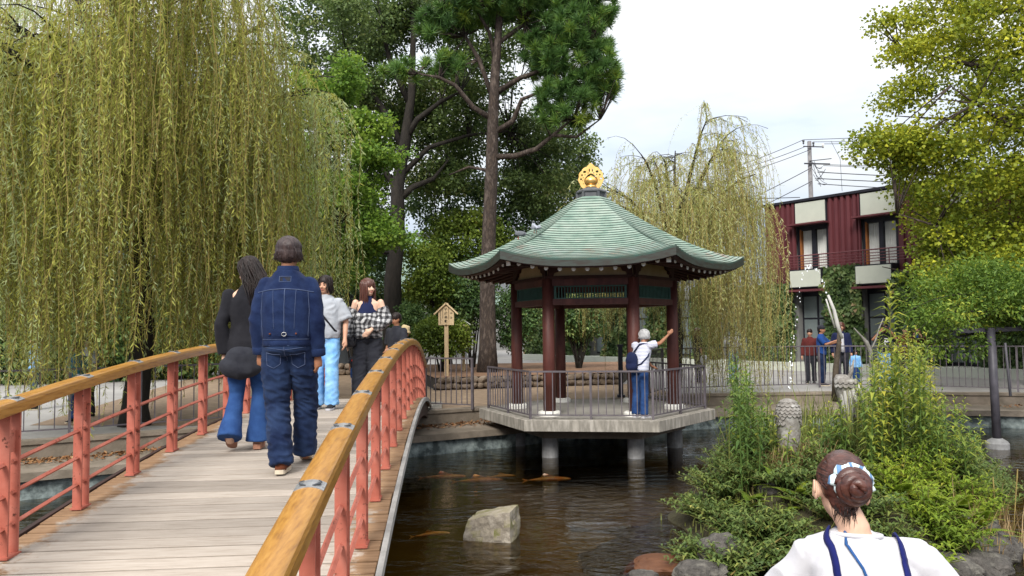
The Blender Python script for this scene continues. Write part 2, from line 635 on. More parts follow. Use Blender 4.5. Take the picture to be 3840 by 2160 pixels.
MT['coral'] = coral_mat()
MT['steel'] = pmat('dull_steel_band', (0.42, 0.42, 0.42), (0.28, 0.28, 0.29), rough=0.4, scale=40, metal=0.7, bump=0.5, bscale=70, dist=0.004)
MT['edge'] = pmat('pale_deck_edge', (0.36, 0.35, 0.33), (0.26, 0.25, 0.235), rough=0.6, scale=6, world_space=True)
MT['girder'] = pmat('dark_girder', (0.045, 0.022, 0.018), (0.03, 0.016, 0.014), rough=0.7, scale=5, world_space=True)

# ------------------------------------------------------------------ ground, pond, banks
BANK = [(-60, -20), (-30, 0.5), (-18, 6.0), (-11, 8.8), (-8, 10.3), (-6, 11.5), (-4.0, 12.9), (-2.05, 14.2), (-0.2, 15.3),
        (1.6, 16.6), (4.65, 17.9), (8.0, 18.1), (11.0, 17.4), (14.5, 16.0), (22, 12.0), (40, 2), (70, -20)]


def offset_line(pts, d):
    res = []
    for i, p in enumerate(pts):
        a = Vector(pts[max(i - 1, 0)])
        b = Vector(pts[min(i + 1, len(pts) - 1)])
        t = (b - a).normalized()
        n = Vector((-t.y, t.x))
        res.append(Vector(p) + n * d)
    return res


def strip(name, la, za, lb, zb, mat, parent=None):
    m = MB()
    vs = [Vector((p[0], p[1], za)) for p in la] + [Vector((p[0], p[1], zb)) for p in lb]
    n = len(la)
    m.add(vs, [(i, i + 1, n + i + 1, n + i) for i in range(n - 1)])
    return m.build(name, mat, parent)


WL = [Vector(p) for p in BANK]
LIP_F = offset_line(BANK, -0.10)
LIP = offset_line(BANK, -0.10)
RISE = offset_line(BANK, 1.15)
KERB_B = offset_line(BANK, 1.42)
FAR = [Vector((p[0] * 9, 520 if abs(p[0]) < 50 else p[1] * 4)) for p in BANK]
g = strip('ground', KERB_B, 0.0, FAR, 0.0, MT['paving'])
tag(g, kind='structure')
w = strip('bank_wall', WL, -1.4, WL, -0.36, MT['lichen'])
tag(w, kind='structure')
tb = MB()
n = len(BANK)
prof = [(LIP, -0.36), (LIP, -0.24), (RISE, -0.22), (RISE, -0.004), (offset_line(BANK, 1.12), 0.0), (offset_line(BANK, 1.12), 0.06), (KERB_B, 0.06), (KERB_B, 0.0)]
prof = [(WL, -0.36)] + prof
vs = []
for l, z in prof:
    vs += [Vector((p[0], p[1], z)) for p in l]
tb.add(vs, [(k * n + i, k * n + i + 1, (k + 1) * n + i + 1, (k + 1) * n + i) for k in range(len(prof) - 1) for i in range(n - 1)])
t_ = tb.build('bank_terrace', MT['terrace'])
tag(t_, kind='structure')
# near bank, under and beside the camera
nb = MB()
nb.add([(-60, -30, -0.3), (60, -30, -0.3), (60, 1.9, -0.3), (-60, 1.9, -0.3), (-60, 1.9, -1.4), (60, 1.9, -1.4)], [(0, 1, 2, 3), (3, 2, 5, 4)])
nb.box((1.4, 2.4, -0.86), (3.4, 1.3, 1.112))
tag(nb.build('near_bank', MT['terrace']), kind='structure')
bed = MB().add([(-60, 1.5, -1.25), (60, 1.5, -1.25), (60, 22, -1.25), (-60, 22, -1.25)], [(0, 1, 2, 3)]).build('pond_bed', MT['bed'])
tag(bed, kind='structure')
wat = MB().add([(-60, 1.5, WATER), (60, 1.5, WATER), (60, 19.5, WATER), (-60, 19.5, WATER)], [(0, 1, 2, 3)]).build('pond_water', MT['water'])
tag(wat, kind='structure')
# sandy ground between the bank fence and the planter
sd = MB()
a = offset_line(BANK, 1.42)
pts = [a[i] for i in range(6, 11)]
sd.add([(p[0], p[1], 0.004) for p in pts] + [(3.6, 23.6, 0.004), (-2.2, 21.8, 0.004), (-4.2, 30.5, 0.004), (-12, 29.0, 0.004), (-9, 14.5, 0.004)], [tuple(range(10))])
tag(sd.build('sandy_path', MT['dirt']), kind='structure')

# fallen leaves on the lower terrace
N = 2600
seg = RNG.choice([3, 4, 5, 6, 7, 8, 12], size=N, p=[.1, .2, .2, .15, .15, .1, .1])
tt = RNG.random(N)
A2 = np.array([list(p) for p in offset_line(BANK, 0.0)])
B2 = np.array([list(p) for p in RISE])
back = np.clip(RNG.beta(5, 1.6, N), 0, 0.96)
P0 = A2[seg] * (1 - tt)[:, None] + A2[seg + 1] * tt[:, None]
P1 = B2[seg] * (1 - tt)[:, None] + B2[seg + 1] * tt[:, None]
P = P0 * (1 - back)[:, None] + P1 * back[:, None]
pos = np.concatenate([P, np.full((N, 1), -0.212)], axis=1)
dirs = RNG.normal(size=(N, 3)) * [1, 1, 0.25]
nr = np.tile([[0.0, 0, 1]], (N, 1)) + RNG.normal(size=(N, 3)) * 0.35
q = leaf_quads(pos, dirs, unit(nr), RNG.uniform(.05, .09, N), RNG.uniform(.03, .05, N))
q[:, :, 2] = np.maximum(q[:, :, 2], -0.218)
MT['litter'] = leafmat('dry_leaves', [(0, (0.14, 0.06, 0.025)), (0.5, (0.26, 0.12, 0.05)), (1, (0.32, 0.20, 0.10))], trans=0.1)
o = mkobj('fallen_leaves', quads_mesh('fallen_leaves', q, 4, RNG.random(N)), MT['litter'])
tag(o, 'dry brown fallen leaves scattered on the lower terrace', 'leaves', kind='stuff')

# ------------------------------------------------------------------ bridge
BX0, BSL = -1.79, -0.0843
BN = Vector((math.cos(R(4.8)), math.sin(R(4.8)), 0))
BD = Vector((-math.sin(R(4.8)), math.cos(R(4.8)), 0))


def zdeck(Y):
    k = 0.0098 if Y < 9.3 else 0.0128
    return 0.735 - k * (9.3 - Y) ** 2


def bp_(Y, t, dz=0.0):
    return Vector((BX0 + BSL * (Y - 4.26), Y, zdeck(Y) + dz)) + BN * t


HALF = 0.945                # centre line of the posts
bridge = thing('footbridge', (BX0, 1.2, 0), 'arched footbridge with coral red railings and varnished wooden handrails', 'bridge')
# each board of the deck is a part; they share one mesh
pw, gap = 0.152, 0.019
pm = MB().box((0, 0, -0.02), (2.10, pw - gap, 0.04)).mesh('plank')
bm = bmesh.new()
bm.from_mesh(pm)
bmesh.ops.bevel(bm, geom=bm.edges[:], offset=0.004, segments=1, affect='EDGES')
bm.to_mesh(pm)
bm.free()
Y = 1.0
k = 0
while Y < 16.2:
    sl = (zdeck(Y + 0.01) - zdeck(Y - 0.01)) / 0.02
    ex = BN.copy()
    ey = (BD + Vector((0, 0, sl))).normalized()
    ez = ex.cross(ey)
    p = bp_(Y, random.uniform(-0.006, 0.006), random.uniform(-0.0015, 0.0015))
    mtx = Matrix(((ex.x, ey.x, ez.x, p.x), (ex.y, ey.y, ez.y, p.y), (ex.z, ey.z, ez.z, p.z), (0, 0, 0, 1)))
    instance('plank', pm, MT['plank'], bridge, mtx)
    Y += pw / math.sqrt(1 + sl * sl) / math.cos(R(0))
    k += 1

RAILH = 0.775


def sweep(name, sec, t0, Y0, Y1, dz, mat, parent, step=0.2, smooth=True, side=1):
    m = MB()
    n = max(2, int((Y1 - Y0) / step) + 1)
    rs = []
    for i in range(n):
        y = Y0 + (Y1 - Y0) * i / (n - 1)
        c = bp_(y, t0, dz)
        rs.append([c + BN * (a * side) + Vector((0, 0, b)) for a, b in sec])
    m.rings(rs)
    return m.build(name, mat, parent, smooth=False)


def rail_section(w, h, bow, n=7):
    pts = [(-w / 2, 0.006), (-w / 2 + 0.008, 0), (w / 2 - 0.008, 0), (w / 2, 0.006), (w / 2, h - 0.012)]
    for i in range(n):
        a = w / 2 - 0.006 - (w - 0.012) * i / (n - 1)
        pts.append((a, h + bow * (1 - (2 * a / w) ** 2)))
    pts.append((-w / 2, h - 0.012))
    return pts


ROWS = [4.26 + 0.83 * k for k in range(-3, 15)]
plate = MB().box((0, 0, 0), (0.054, 0.014, 0.80)).mesh('post')
for side in (-1, 1):
    hr = sweep('handrail', rail_section(0.114, 0.064, 0.017), side * HALF, 1.2, 16.25, RAILH, MT['railwood'], bridge, step=0.14)
    me = hr.data
    for p in me.polygons:
        p.use_smooth = abs(p.normal.z) > 0.75 and len(p.vertices) == 4
    for r_ in ROWS:
        c = r_ + 0.06
        top_ = [(a_, 0.0642 + 0.017 * (1 - (2 * a_ / 0.114) ** 2)) for a_ in (0.052 - 0.104 * q_ / 8 for q_ in range(9))]
        sweep('metal_band', [(a_, b_ - 0.006) for a_, b_ in top_][::-1] + [(a_, b_ + 0.0015) for a_, b_ in top_], side * HALF, c - 0.04, c + 0.04, RAILH, MT['steel'], hr, step=0.04)
        # a small worked figure on each band: two curling strokes of dark metal
        fm = MB()
        for sgn in (-1, 1):
            fm.tube([bp_(c - 0.025 + 0.05 * q, side * HALF + sgn * (0.012 + 0.026 * math.sin(q * 2.6)), RAILH + 0.0835) for q in (0, .2, .4, .6, .8, 1)], [.002, .004, .005, .004, .003, .002], 5)
        fm.build('band_figure', MT['slate'], hr)
        for dy in (0.01, 0.11):
            p = bp_(r_ + dy, side * HALF, 0.385)
            m4 = Matrix.Translation(p) @ Matrix.Rotation(R(4.8), 4, 'Z')
            instance('post', plate, MT['coral'], bridge, m4)
        MB().box(bp_(r_ + 0.06, side * HALF, 0.62), (0.010, 0.086, 0.12), Matrix.Rotation(R(4.8), 3, 'Z')).build('post_web', MT['coral'], bridge)
        fp = MB().box(bp_(r_ + 0.06, side * HALF, 0.008), (0.07, 0.14, 0.012), Matrix.Rotation(R(4.8), 3, 'Z'))
        fp.build('foot_plate', MT['coral'], bridge)
    for a, b in zip([1.2] + ROWS, ROWS + [16.2]):
        for hz in (0.165, 0.335, 0.505):
            y0 = a + 0.12 if a > 1.3 else a
            m = MB()
            m.tube([bp_(y0 - 0.035, side * HALF, hz), bp_((y0 + b) / 2, side * HALF, hz), bp_(b + 0.035, side * HALF, hz)], 0.0135, 4)
            m.build('rail_bar', MT['coral'], bridge)
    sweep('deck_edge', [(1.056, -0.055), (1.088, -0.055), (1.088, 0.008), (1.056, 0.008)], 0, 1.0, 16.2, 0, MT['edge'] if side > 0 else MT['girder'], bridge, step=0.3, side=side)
    sweep('girder', [(0.80, -0.30), (1.02, -0.30), (1.02, -0.05), (0.80, -0.05)], 0, 1.0, 16.1, 0, MT['girder'], bridge, step=0.4, side=side)
sweep('underside', [(-0.78, -0.12), (0.78, -0.12), (0.78, -0.05), (-0.78, -0.05)], 0, 1.0, 16.1, 0, MT['girder'], bridge, step=0.4)
# abutment slab at the far bank
ab = MB()
ab.box(bp_(16.9, 0, 0) + Vector((0, 0, -zdeck(16.9) + 0.0)), (2.6, 1.5, 0.13), Matrix.Rotation(R(4.8), 3, 'Z'))
tag(ab.build('bridge_landing', MT['slab']), kind='structure')

# ------------------------------------------------------------------ pavilion
PC, PR = Vector((1.61, 15.4, 0)), -8.0
PIN = [7]


def hp(r, deg, z):
    a = R(deg + PR)
    return Vector((PC.x + r * math.cos(a), PC.y + r * math.sin(a), z))


def face_pt(k, apo, s, z):
    """point on side k: apo out from the centre, s along the side"""
    a = R(60 * k + 30 + PR)
    n = Vector((math.cos(a), math.sin(a), 0))
    t = Vector((-math.sin(a), math.cos(a), 0))
    return PC + n * apo + t * s + Vector((0, 0, z))


DECKZ = 0.11
pav = thing('hexagonal_pavilion', (PC.x, PC.y, DECKZ), 'hexagonal garden pavilion with green copper roof and golden finial, standing over the pond', 'pavilion')


def hexring(r, z):
    return [hp(r, 60 * k, z) for k in range(6)]


MB().rings([hexring(2.32, DECKZ - 0.20), hexring(2.32, DECKZ)]).build('floor_slab', MT['slab'], pav, bevel=0.008)
MB().rings([hexring(2.0, DECKZ + 0.001), hexring(2.0, DECKZ + 0.006)]).build('floor_finish', MT['floor'], pav)
MB().rings([hexring(1.75, DECKZ - 0.38), hexring(1.75, DECKZ - 0.2)]).build('floor_beam', MT['terrace'], pav)
for k in range(6):
    c = hp(1.54, 60 * k, 0)
    MB().lathe([(0.15, -1.3), (0.15, -0.09)], (c.x, c.y, 0), 18).build('pier', MT['pier'], pav, smooth=False)
    MB().lathe([(0.21, DECKZ + 0.002), (0.21, DECKZ + 0.07), (0.17, DECKZ + 0.095)], (c.x, c.y, 0), 20).build('column_base', MT['white'], pav)
    cm = MB().lathe([(0.115, DECKZ + 0.09), (0.112, 1.2), (0.11, 2.62)], (c.x, c.y, 0), 20)
    cm.build('column', MT['maroon'], pav, smooth=True)
    # dark scalloped brackets under the eaves, one wing along each side
    for sk, sg in ((k, 1), (k - 1, -1)):
        prof = [(0, 2.66), (0.10, 2.66), (0.12, 2.71), (0.19, 2.73), (0.21, 2.79), (0.29, 2.81), (0.33, 2.88), (0.36, 2.95), (0, 2.95)]
        base = -0.77 if sg > 0 else 0.77
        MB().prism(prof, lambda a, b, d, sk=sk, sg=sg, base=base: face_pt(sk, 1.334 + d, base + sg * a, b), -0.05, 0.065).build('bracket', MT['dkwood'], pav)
for k in range(6):
    for (z0, z1, dep, nm) in ((2.125, 2.235, 0.13, 'lower_beam'), (2.475, 2.60, 0.14, 'upper_beam')):
        MB().prism([(-0.86, z0), (0.86, z0), (0.86, z1), (-0.86, z1)], lambda a, b, d, k=k: face_pt(k, 1.334 + d, a, b), -dep / 2, dep / 2).build(nm, MT['maroon'], pav)
    MB().prism([(-0.86, 2.60), (0.86, 2.60), (0.86, 2.655), (-0.86, 2.655)], lambda a, b, d, k=k: face_pt(k, 1.334 + d, a, b), -0.10, 0.10).build('wall_plate', MT['dkwood'], pav)
    MB().prism([(-0.78, 2.655), (0.78, 2.655), (0.78, 2.96), (-0.78, 2.96)], lambda a, b, d, k=k: face_pt(k, 1.334 + d, a, b), -0.02, 0.01).build('plaster_panel', MT['cream'], pav)
    fr = MB()
    for s0, s1, z0, z1 in ((-0.66, -0.62, 2.235, 2.475), (0.62, 0.66, 2.235, 2.475), (-0.62, 0.62, 2.235, 2.255), (-0.62, 0.62, 2.455, 2.475)):
        fr.prism([(s0, z0), (s1, z0), (s1, z1), (s0, z1)], lambda a, b, d, k=k: face_pt(k, 1.334 + d, a, b), -0.03, 0.03)
    lat = fr.build('lattice_frame', MT['lattice'], pav)
    for i in range(22):
        s = -0.60 + 1.20 * (i + 0.5) / 22
        MB().prism([(s - 0.009, 2.255), (s + 0.009, 2.255), (s + 0.009, 2.455), (s - 0.009, 2.455)], lambda a, b, d, k=k: face_pt(k, 1.334 + d, a, b), -0.012, 0.012).build('lattice_bar', MT['lattice'], lat)
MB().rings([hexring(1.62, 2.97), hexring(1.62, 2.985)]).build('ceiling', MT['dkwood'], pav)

EAVE_R, APEX_R, APEX_Z, EAVE_Z = 2.93, 0.30, 4.30, 2.85


def roofpt(k, t, u, dz=0.0, inset=0.0):
    r = APEX_R + (EAVE_R - APEX_R) * t - inset
    A, B = hp(r, 60 * k, 0), hp(r, 60 * (k + 1), 0)
    p = A.lerp(B, (u + 1) / 2)
    z = APEX_Z - (APEX_Z - EAVE_Z) * (1 - (1 - t) ** 1.3 if t < 1 else 1) + 0.19 * t ** 2.4 * abs(u) ** 2.8
    p.z = z + dz
    return p


roof = MB().rings([hexring(0.2, 4.0), hexring(0.2, 4.29)]).build('roof', MT['dkwood'], pav)
NC, NU = 29, 14
for k in range(6):
    for c in range(NC):
        t0, t1 = c / NC, min((c + 1) / NC + 0.004, 1.0)
        m = MB()
        vs = []
        for j in range(NU + 1):
            u = -1 + 2 * j / NU
            vs += [roofpt(k, t0, u, 0.0), roofpt(k, t1, u, 0.017), roofpt(k, t1, u, -0.012)]
        fs = []
        for j in range(NU):
            a, b = j * 3, (j + 1) * 3
            fs += [(a, a + 1, b + 1, b), (a + 1, a + 2, b + 2, b + 1)]
        m.add(vs, fs)
        ro_ = m.build('roof_course', MT['patina_rust'] if c > 21 else MT['patina'], roof)
        ro_.data.materials.append(MT['patina_lip'])
        for i_, p_ in enumerate(ro_.data.polygons):
            p_.material_index = i_ % 2
    # two-stepped dark edge
    for (i0, i1, z0, z1, nm) in ((-0.004, 0.16, -0.115, -0.014, 'eave_edge'), (0.03, 0.20, -0.132, -0.117, 'eave_board')):
        m = MB()
        rs = []
        for j in range(NU + 1):
            u = -1 + 2 * j / NU
            ex = -0.035 * abs(u) ** 4
            rs.append([roofpt(k, 1, u, z1, i0), roofpt(k, 1, u, z0 + ex, i0), roofpt(k, 1, u, z0 + ex, i1), roofpt(k, 1, u, z1, i1)])
        m.rings(rs)
        m.build(nm, MT['fascia'] if nm == 'eave_edge' else MT['dkwood'], roof)
    m = MB()
    vs = []
    for j in range(NU + 1):
        u = -1 + 2 * j / NU
        A, B = hp(1.58, 60 * k, 2.965), hp(1.58, 60 * (k + 1), 2.965)
        vs += [roofpt(k, 1, u, -0.12, 0.12), A.lerp(B, (u + 1) / 2)]
    m.add(vs, [(2 * j, 2 * j + 1, 2 * j + 3, 2 * j + 2) for j in range(NU)])
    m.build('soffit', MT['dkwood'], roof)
    # round rafters with white painted ends
    for i in range(11):
        s = -1.17 + 2.34 * i / 10
        u = s / 1.41
        zo = roofpt(k, 1, u).z - 0.150
        a0 = max(1.34, 1.732 * abs(s) + 0.05)
        zi = zo + (2.94 - zo) * (2.37 - a0) / (2.37 - 1.34) * 0.9
        if a0 < 2.3:
            m = MB().tube([face_pt(k, a0, s, zi), face_pt(k, 2.37, s, zo)], 0.031, 10)
        else:
            m = MB().tube([face_pt(k, 2.2, s, zo + 0.02), face_pt(k, 2.37, s, zo)], 0.031, 10)
        raf = m.build('rafter', MT['dkwood'], roof)
        MB().tube([face_pt(k, 2.371, s, zo), face_pt(k, 2.383, s, zo - 0.001)], 0.037, 12).build('rafter_end', MT['white'], roof)
    cz = roofpt(k, 1, -1).z
    a, b = hp(1.5, 60 * k, 2.90), hp(2.70, 60 * k, cz - 0.205)
    MB().bar(a, b, 0.085, 0.11).build('hip_rafter', MT['dkwood'], roof)
    d = (b - a).normalized()
    MB().bar(b + d * 0.002, b + d * 0.016, 0.088, 0.10).build('hip_rafter_end', MT['white'], roof)

# cap and golden finial
cap = MB()
cap.rings([hexring(0.315, 4.25), hexring(0.30, 4.285), hexring(0.275, 4.29), hexring(0.275, 4.395), hexring(0.305, 4.40), hexring(0.31, 4.425), hexring(0.255, 4.47), hexring(0.16, 4.495), hexring(0.12, 4.51)])
capo = cap.build('roof_cap', MT['slate'], pav)
for k in range(6):
    c = hp(0.283, 60 * k, 4.345)
    MB().box(c, (0.05, 0.05, 0.105), Matrix.Rotation(R(60 * k + PR), 3, 'Z')).build('cap_post', MT['slate'], capo)
fin = MB().lathe([(0.10, 4.50), (0.115, 4.515), (0.115, 4.535), (0.085, 4.55), (0.09, 4.56), (0.105, 4.565), (0.075, 4.575)], PC.xy.to_3d(), 24).build('finial_base', MT['gold'], pav, smooth=True)
jw = [(0.075, 4.572), (0.115, 4.60), (0.128, 4.645), (0.115, 4.69), (0.08, 4.72), (0.04, 4.742), (0.012, 4.765), (0.002, 4.775)]
MB().lathe(jw, PC.xy.to_3d(), 28).build('finial_jewel', MT['gold'], pav, smooth=True)
cu = bpy.data.curves.new('finial_halo', 'CURVE')
cu.dimensions = '2D'
cu.fill_mode = 'BOTH'
cu.extrude = 0.009


def spline(pts):
    s = cu.splines.new('POLY')
    s.points.add(len(pts) - 1)
    for p, (x, y) in zip(s.points, pts):
        p.co = (x, y, 0, 1)
    s.use_cyclic_u = True


outer = []
for i in range(132):
    a = -math.pi / 2 + R(22) + (2 * math.pi - R(44)) * i / 131
    rr_ = 0.243 + 0.014 * abs(math.sin(5.5 * (a + math.pi / 2)))
    d_ = abs(a - math.pi / 2)
    if d_ < 0.42:
        rr_ = max(rr_, 0.245 + 0.07 * (1 - d_ / 0.42) ** 1.4)
    outer.append((rr_ * math.cos(a), rr_ * math.sin(a)))
spline(outer)
spline([(0.135 * math.cos(t) * (1 - 0.0), -0.055 + 0.125 * math.sin(t) + (0.03 * max(0, math.sin(t)) ** 6)) for t in (2 * math.pi * i / 40 for i in range(40))])
for hx, hy, hw, hh in ((0.125, 0.135, .032, .024), (-0.125, 0.135, .032, .024), (0.03, 0.165, .013, .035), (-0.03, 0.165, .013, .035),
                       (0.055, 0.11, .013, .013), (-0.055, 0.11, .013, .013), (0.115, 0.075, .013, .013), (-0.115, 0.075, .013, .013),
                       (0.178, 0.07, .017, .021), (-0.178, 0.07, .017, .021), (0.20, -0.01, .020, .023), (-0.20, -0.01, .020, .023),
                       (0.155, 0.02, .009, .009), (-0.155, 0.02, .009, .009), (0.165, -0.04, .009, .009), (-0.165, -0.04, .009, .009),
                       (0.15, -0.105, .010, .010), (-0.15, -0.105, .010, .010)):
    spline([(hx + hw * math.cos(t), hy + hh * math.sin(t)) for t in (2 * math.pi * i / 14 for i in range(14))])
tmp = bpy.data.objects.new('tmp', cu)
COL.objects.link(tmp)
bpy.context.view_layer.update()
hm = bpy.data.meshes.new_from_object(tmp.evaluated_get(bpy.context.evaluated_depsgraph_get()))
bpy.data.objects.remove(tmp)
hm.materials.clear()
hm.transform(Matrix.Translation((PC.x, PC.y - 0.005, 4.70)) @ Matrix.Rotation(R(PR), 4, 'Z') @ Matrix.Rotation(R(90), 4, 'X'))
mkobj('finial_halo', hm, MT['gold'], pav)


# ------------------------------------------------------------------ railings
def railing(name, pts, h, label, cat='fence', spacing=0.131, post_every=8, r=0.008, lift=0.07, closed_ends=True, top=0.022, mat='rail_metal', group=None, base=0.0, pr=0.02):
    c = Vector(pts[0])
    t = thing(name, (c.x, c.y, base), label, cat, group)
    bar = MB().box((0, 0, 0), (2 * r, 2 * r, h - lift)).mesh('baluster')
    pst = MB().box((0, 0, 0), (2 * pr, 2 * pr, h + 0.03)).mesh('post')
    for a, b in zip(pts[:-1], pts[1:]):
        a, b = Vector(a).to_3d() if len(a) == 2 else Vector(a), Vector(b).to_3d() if len(b) == 2 else Vector(b)
        a.z = b.z = base
        L = (b - a).length
        ang = math.atan2((b - a).y, (b - a).x)
        Z = Vector((0, 0, 1))
        d = (b - a).normalized()
        MB().bar(a + Z * h - d * 0.012, b + Z * h + d * 0.012, 2 * top, top * 1.4).build('top_rail', MT[mat], t)
        MB().bar(a + Z * lift + d * .02, b + Z * lift - d * .02, 0.026, 0.022).build('bottom_rail', MT[mat], t)
        n = max(1, round(L / spacing))
        for i in range(n + 1):
            p = a.lerp(b, i / n)
            isp = (i % post_every == 0 and n - i > post_every / 2) or i == n
            if i == 0 and not (a - Vector((pts[0][0], pts[0][1], base))).length < 1e-6:
                continue
            rot = Matrix.Rotation(ang, 4, 'Z')
            if isp or i == 0:
                instance('post', pst, MT[mat], t, Matrix.Translation(p + Z * (h - 0.018) / 2) @ rot)
            else:
                instance('baluster', bar, MT[mat], t, Matrix.Translation(p + Z * (h + lift) / 2) @ rot)
    return t


railing('pavilion_railing', [hp(2.13, a, 0) for a in (172 - PR, 232 - PR, 292 - PR, 352 - PR, 412 - PR)], 0.83,
        'grey metal railing round the edge of the pavilion floor', 'railing', base=DECKZ, spacing=0.133)
KB = offset_line(BANK, 1.30)
lf = railing('bank_fence', [tuple(atx(1596, 16.75, 0).xy), tuple(atx(1772, 16.2, 0).xy)], 1.03,
             'short grey metal fence between the bridge end and the pavilion', 'fence', base=0.06, post_every=20, pr=0.024)
lft = railing('bank_fence', [(-13.5, 9.6), (-10.2, 11.4), (-7.35, 12.9), (-5.6, 14.2), (-4.2, 15.3)], 1.05,
              'grey metal fence on the left bank under the big weeping willow', 'fence', base=0.06, spacing=0.22, post_every=8, group='fences along the pond bank')
rgt = railing('bank_fence', [(3.9, 20.2), (6.0, 20.9), (8.4, 21.3), (10.6, 20.4), (12.4, 19.1), (15.5, 17.6), (19, 16)], 1.10,
              'long grey metal fence along the far bank in front of the onlookers', 'fence', base=0.04, spacing=0.135, post_every=14, group='fences along the pond bank', pr=0.022)
rgt2 = railing('bank_fence', [(3.9, 20.2), (3.3, 18.9), (2.9, 18.2)], 1.10, 'grey metal fence joining the back of the pavilion to the far bank fence', 'fence',
               base=0.04, spacing=0.135, post_every=12, group='fences along the pond bank')
for o_ in (lf,):
    o_['group'] = 'fences along the pond bank'

# ------------------------------------------------------------------ planter of rounded stones
PL = [(-4.3, 30.2), (-2.2, 21.8), (3.3, 23.4), (3.6, 24.6), (5.0, 31)]
planter = thing('stone_planter', (-2.2, 21.8, 0), 'low planter wall of rounded stones round the pine', 'planter')
sp = MB()
sp.add([(p[0], p[1], 0.36) for p in PL], [(0, 1, 2, 3, 4)])
sp.build('soil', MT['soil'], planter)
cr_ = MB()
for a, b in zip(PL[:-1], PL[1:]):
    a, b = Vector((a[0], a[1], 0)), Vector((b[0], b[1], 0))
    d = (b - a).normalized()
    nrm = Vector((-d.y, d.x, 0))
    cr_.bar(a + nrm * 0.12 + Vector((0, 0, .17)), b + nrm * 0.12 + Vector((0, 0, .17)), 0.14, 0.34)
MT['mortar'] = pmat('wall_mortar', (0.055, 0.045, 0.036), (0.035, 0.03, 0.025), rough=0.95, scale=8, world_space=True)
cr_.build('wall_core', MT['mortar'], planter)
stones = []
for v in range(7):
    rs_ = random.Random(v)
    bm = bmesh.new()
    bmesh.ops.create_icosphere(bm, subdivisions=2, radius=1.0)
    for q_ in bm.verts:
        c = q_.co.copy()
        q_.co = Vector((c.x, c.y, c.z)) * (1 + 0.28 * noise.noise(c * 1.1 + Vector((v * 7.3, 0, 0))))
        m_ = max(abs(q_.co.x), abs(q_.co.z))
        q_.co *= 1.0 / (0.55 + 0.45 * max(m_, 0.6))
    me = bpy.data.meshes.new('stone')
    bm.to_mesh(me)
    bm.free()
    stones.append(me)
MT['wallstone'] = pmat('planter_stone', (0.17, 0.125, 0.085), (0.10, 0.075, 0.055), rough=0.9, scale=2.5, bump=0.6, bscale=9, c3=(0.21, 0.165, 0.125), world_space=True)
for (a, b, row0) in ((Vector((-2.2, 21.8, 0)), Vector((3.3, 23.4, 0)), 0), (Vector((-4.3, 30.2, 0)), Vector((-2.2, 21.8, 0)), 1)):
    d = (b - a)
    L = d.length
    d.normalize()
    nrm = Vector((d.y, -d.x, 0))
    for row in range(2):
        s = 0.0 if row == 0 else 0.08
        while s < L:
            wd = random.uniform(0.17, 0.30)
            c = a + d * (s + wd / 2) - nrm * 0.02 + Vector((0, 0, 0.105 + row * 0.165 + random.uniform(-0.015, 0.02)))
            mtx = Matrix.Translation(c) @ Matrix.Rotation(math.atan2(d.y, d.x), 4, 'Z') @ Matrix.Rotation(random.uniform(-0.3, 0.3), 4, 'Y') @ Matrix.Diagonal((wd * 0.56, 0.10, random.uniform(0.085, 0.105), 1))
            instance('stone', random.choice(stones), MT['wallstone'], planter, mtx)
            s += wd
            if L > 7 and s > 5:
                break
far_wall = thing('low_stone_wall', (-7, 29.2, 0), 'low stone wall far behind the bridge, beside the dark hoarding', 'wall')
MB().bar((-11, 29.2, 0.22), (-4.4, 30.3, 0.22), 0.25, 0.44).build('wall_core', MT['mortar'], far_wall)
for row in range(2):
    s = 0.0
    while s < 6.4:
        wd = random.uniform(0.24, 0.4)
        c = Vector((-11, 29.2, 0)) + Vector((6.6, 1.1, 0)).normalized() * (s + wd / 2) + Vector((0.02, -0.12, 0.12 + row * 0.22))
        instance('stone', random.choice(stones), MT['wallstone'], far_wall, Matrix.Translation(c) @ Matrix.Rotation(0.165, 4, 'Z') @ Matrix.Diagonal((wd * 0.55, 0.12, 0.12, 1)))
        s += wd

# ------------------------------------------------------------------ trees
LM = {}
LM['willow'] = leafmat('willow_leaves', [(0, (0.15, 0.175, 0.035)), (0.35, (0.30, 0.33, 0.065)), (0.7, (0.48, 0.47, 0.10)), (0.85, (0.42, 0.50, 0.19)), (1, (0.50, 0.58, 0.30))], trans=0.5)
LM['willow2'] = leafmat('pale_willow_leaves', [(0, (0.19, 0.22, 0.06)), (0.4, (0.36, 0.39, 0.12)), (0.8, (0.52, 0.51, 0.19)), (1, (0.55, 0.58, 0.32))], trans=0.48)
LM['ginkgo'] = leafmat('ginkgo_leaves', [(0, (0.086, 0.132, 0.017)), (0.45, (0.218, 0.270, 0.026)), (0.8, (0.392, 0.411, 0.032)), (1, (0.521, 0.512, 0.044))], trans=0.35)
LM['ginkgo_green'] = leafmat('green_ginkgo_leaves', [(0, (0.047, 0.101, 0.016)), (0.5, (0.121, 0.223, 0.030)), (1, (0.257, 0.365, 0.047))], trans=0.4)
LM['dark'] = leafmat('dark_evergreen_leaves', [(0, (0.039, 0.084, 0.029)), (0.5, (0.086, 0.160, 0.045)), (0.85, (0.184, 0.269, 0.074)), (1, (0.366, 0.440, 0.146))], trans=0.25, spec=0.4)
LM['camphor'] = leafmat('camphor_leaves', [(0, (0.05, 0.085, 0.028)), (0.5, (0.115, 0.175, 0.045)), (0.85, (0.22, 0.28, 0.08)), (1, (0.36, 0.36, 0.14))], trans=0.35, spec=0.4)
LM['maple'] = leafmat('light_shrub_leaves', [(0, (0.068, 0.112, 0.021)), (0.5, (0.165, 0.232, 0.033)), (0.9, (0.300, 0.360, 0.060)), (1, (0.390, 0.300, 0.075))], trans=0.35)
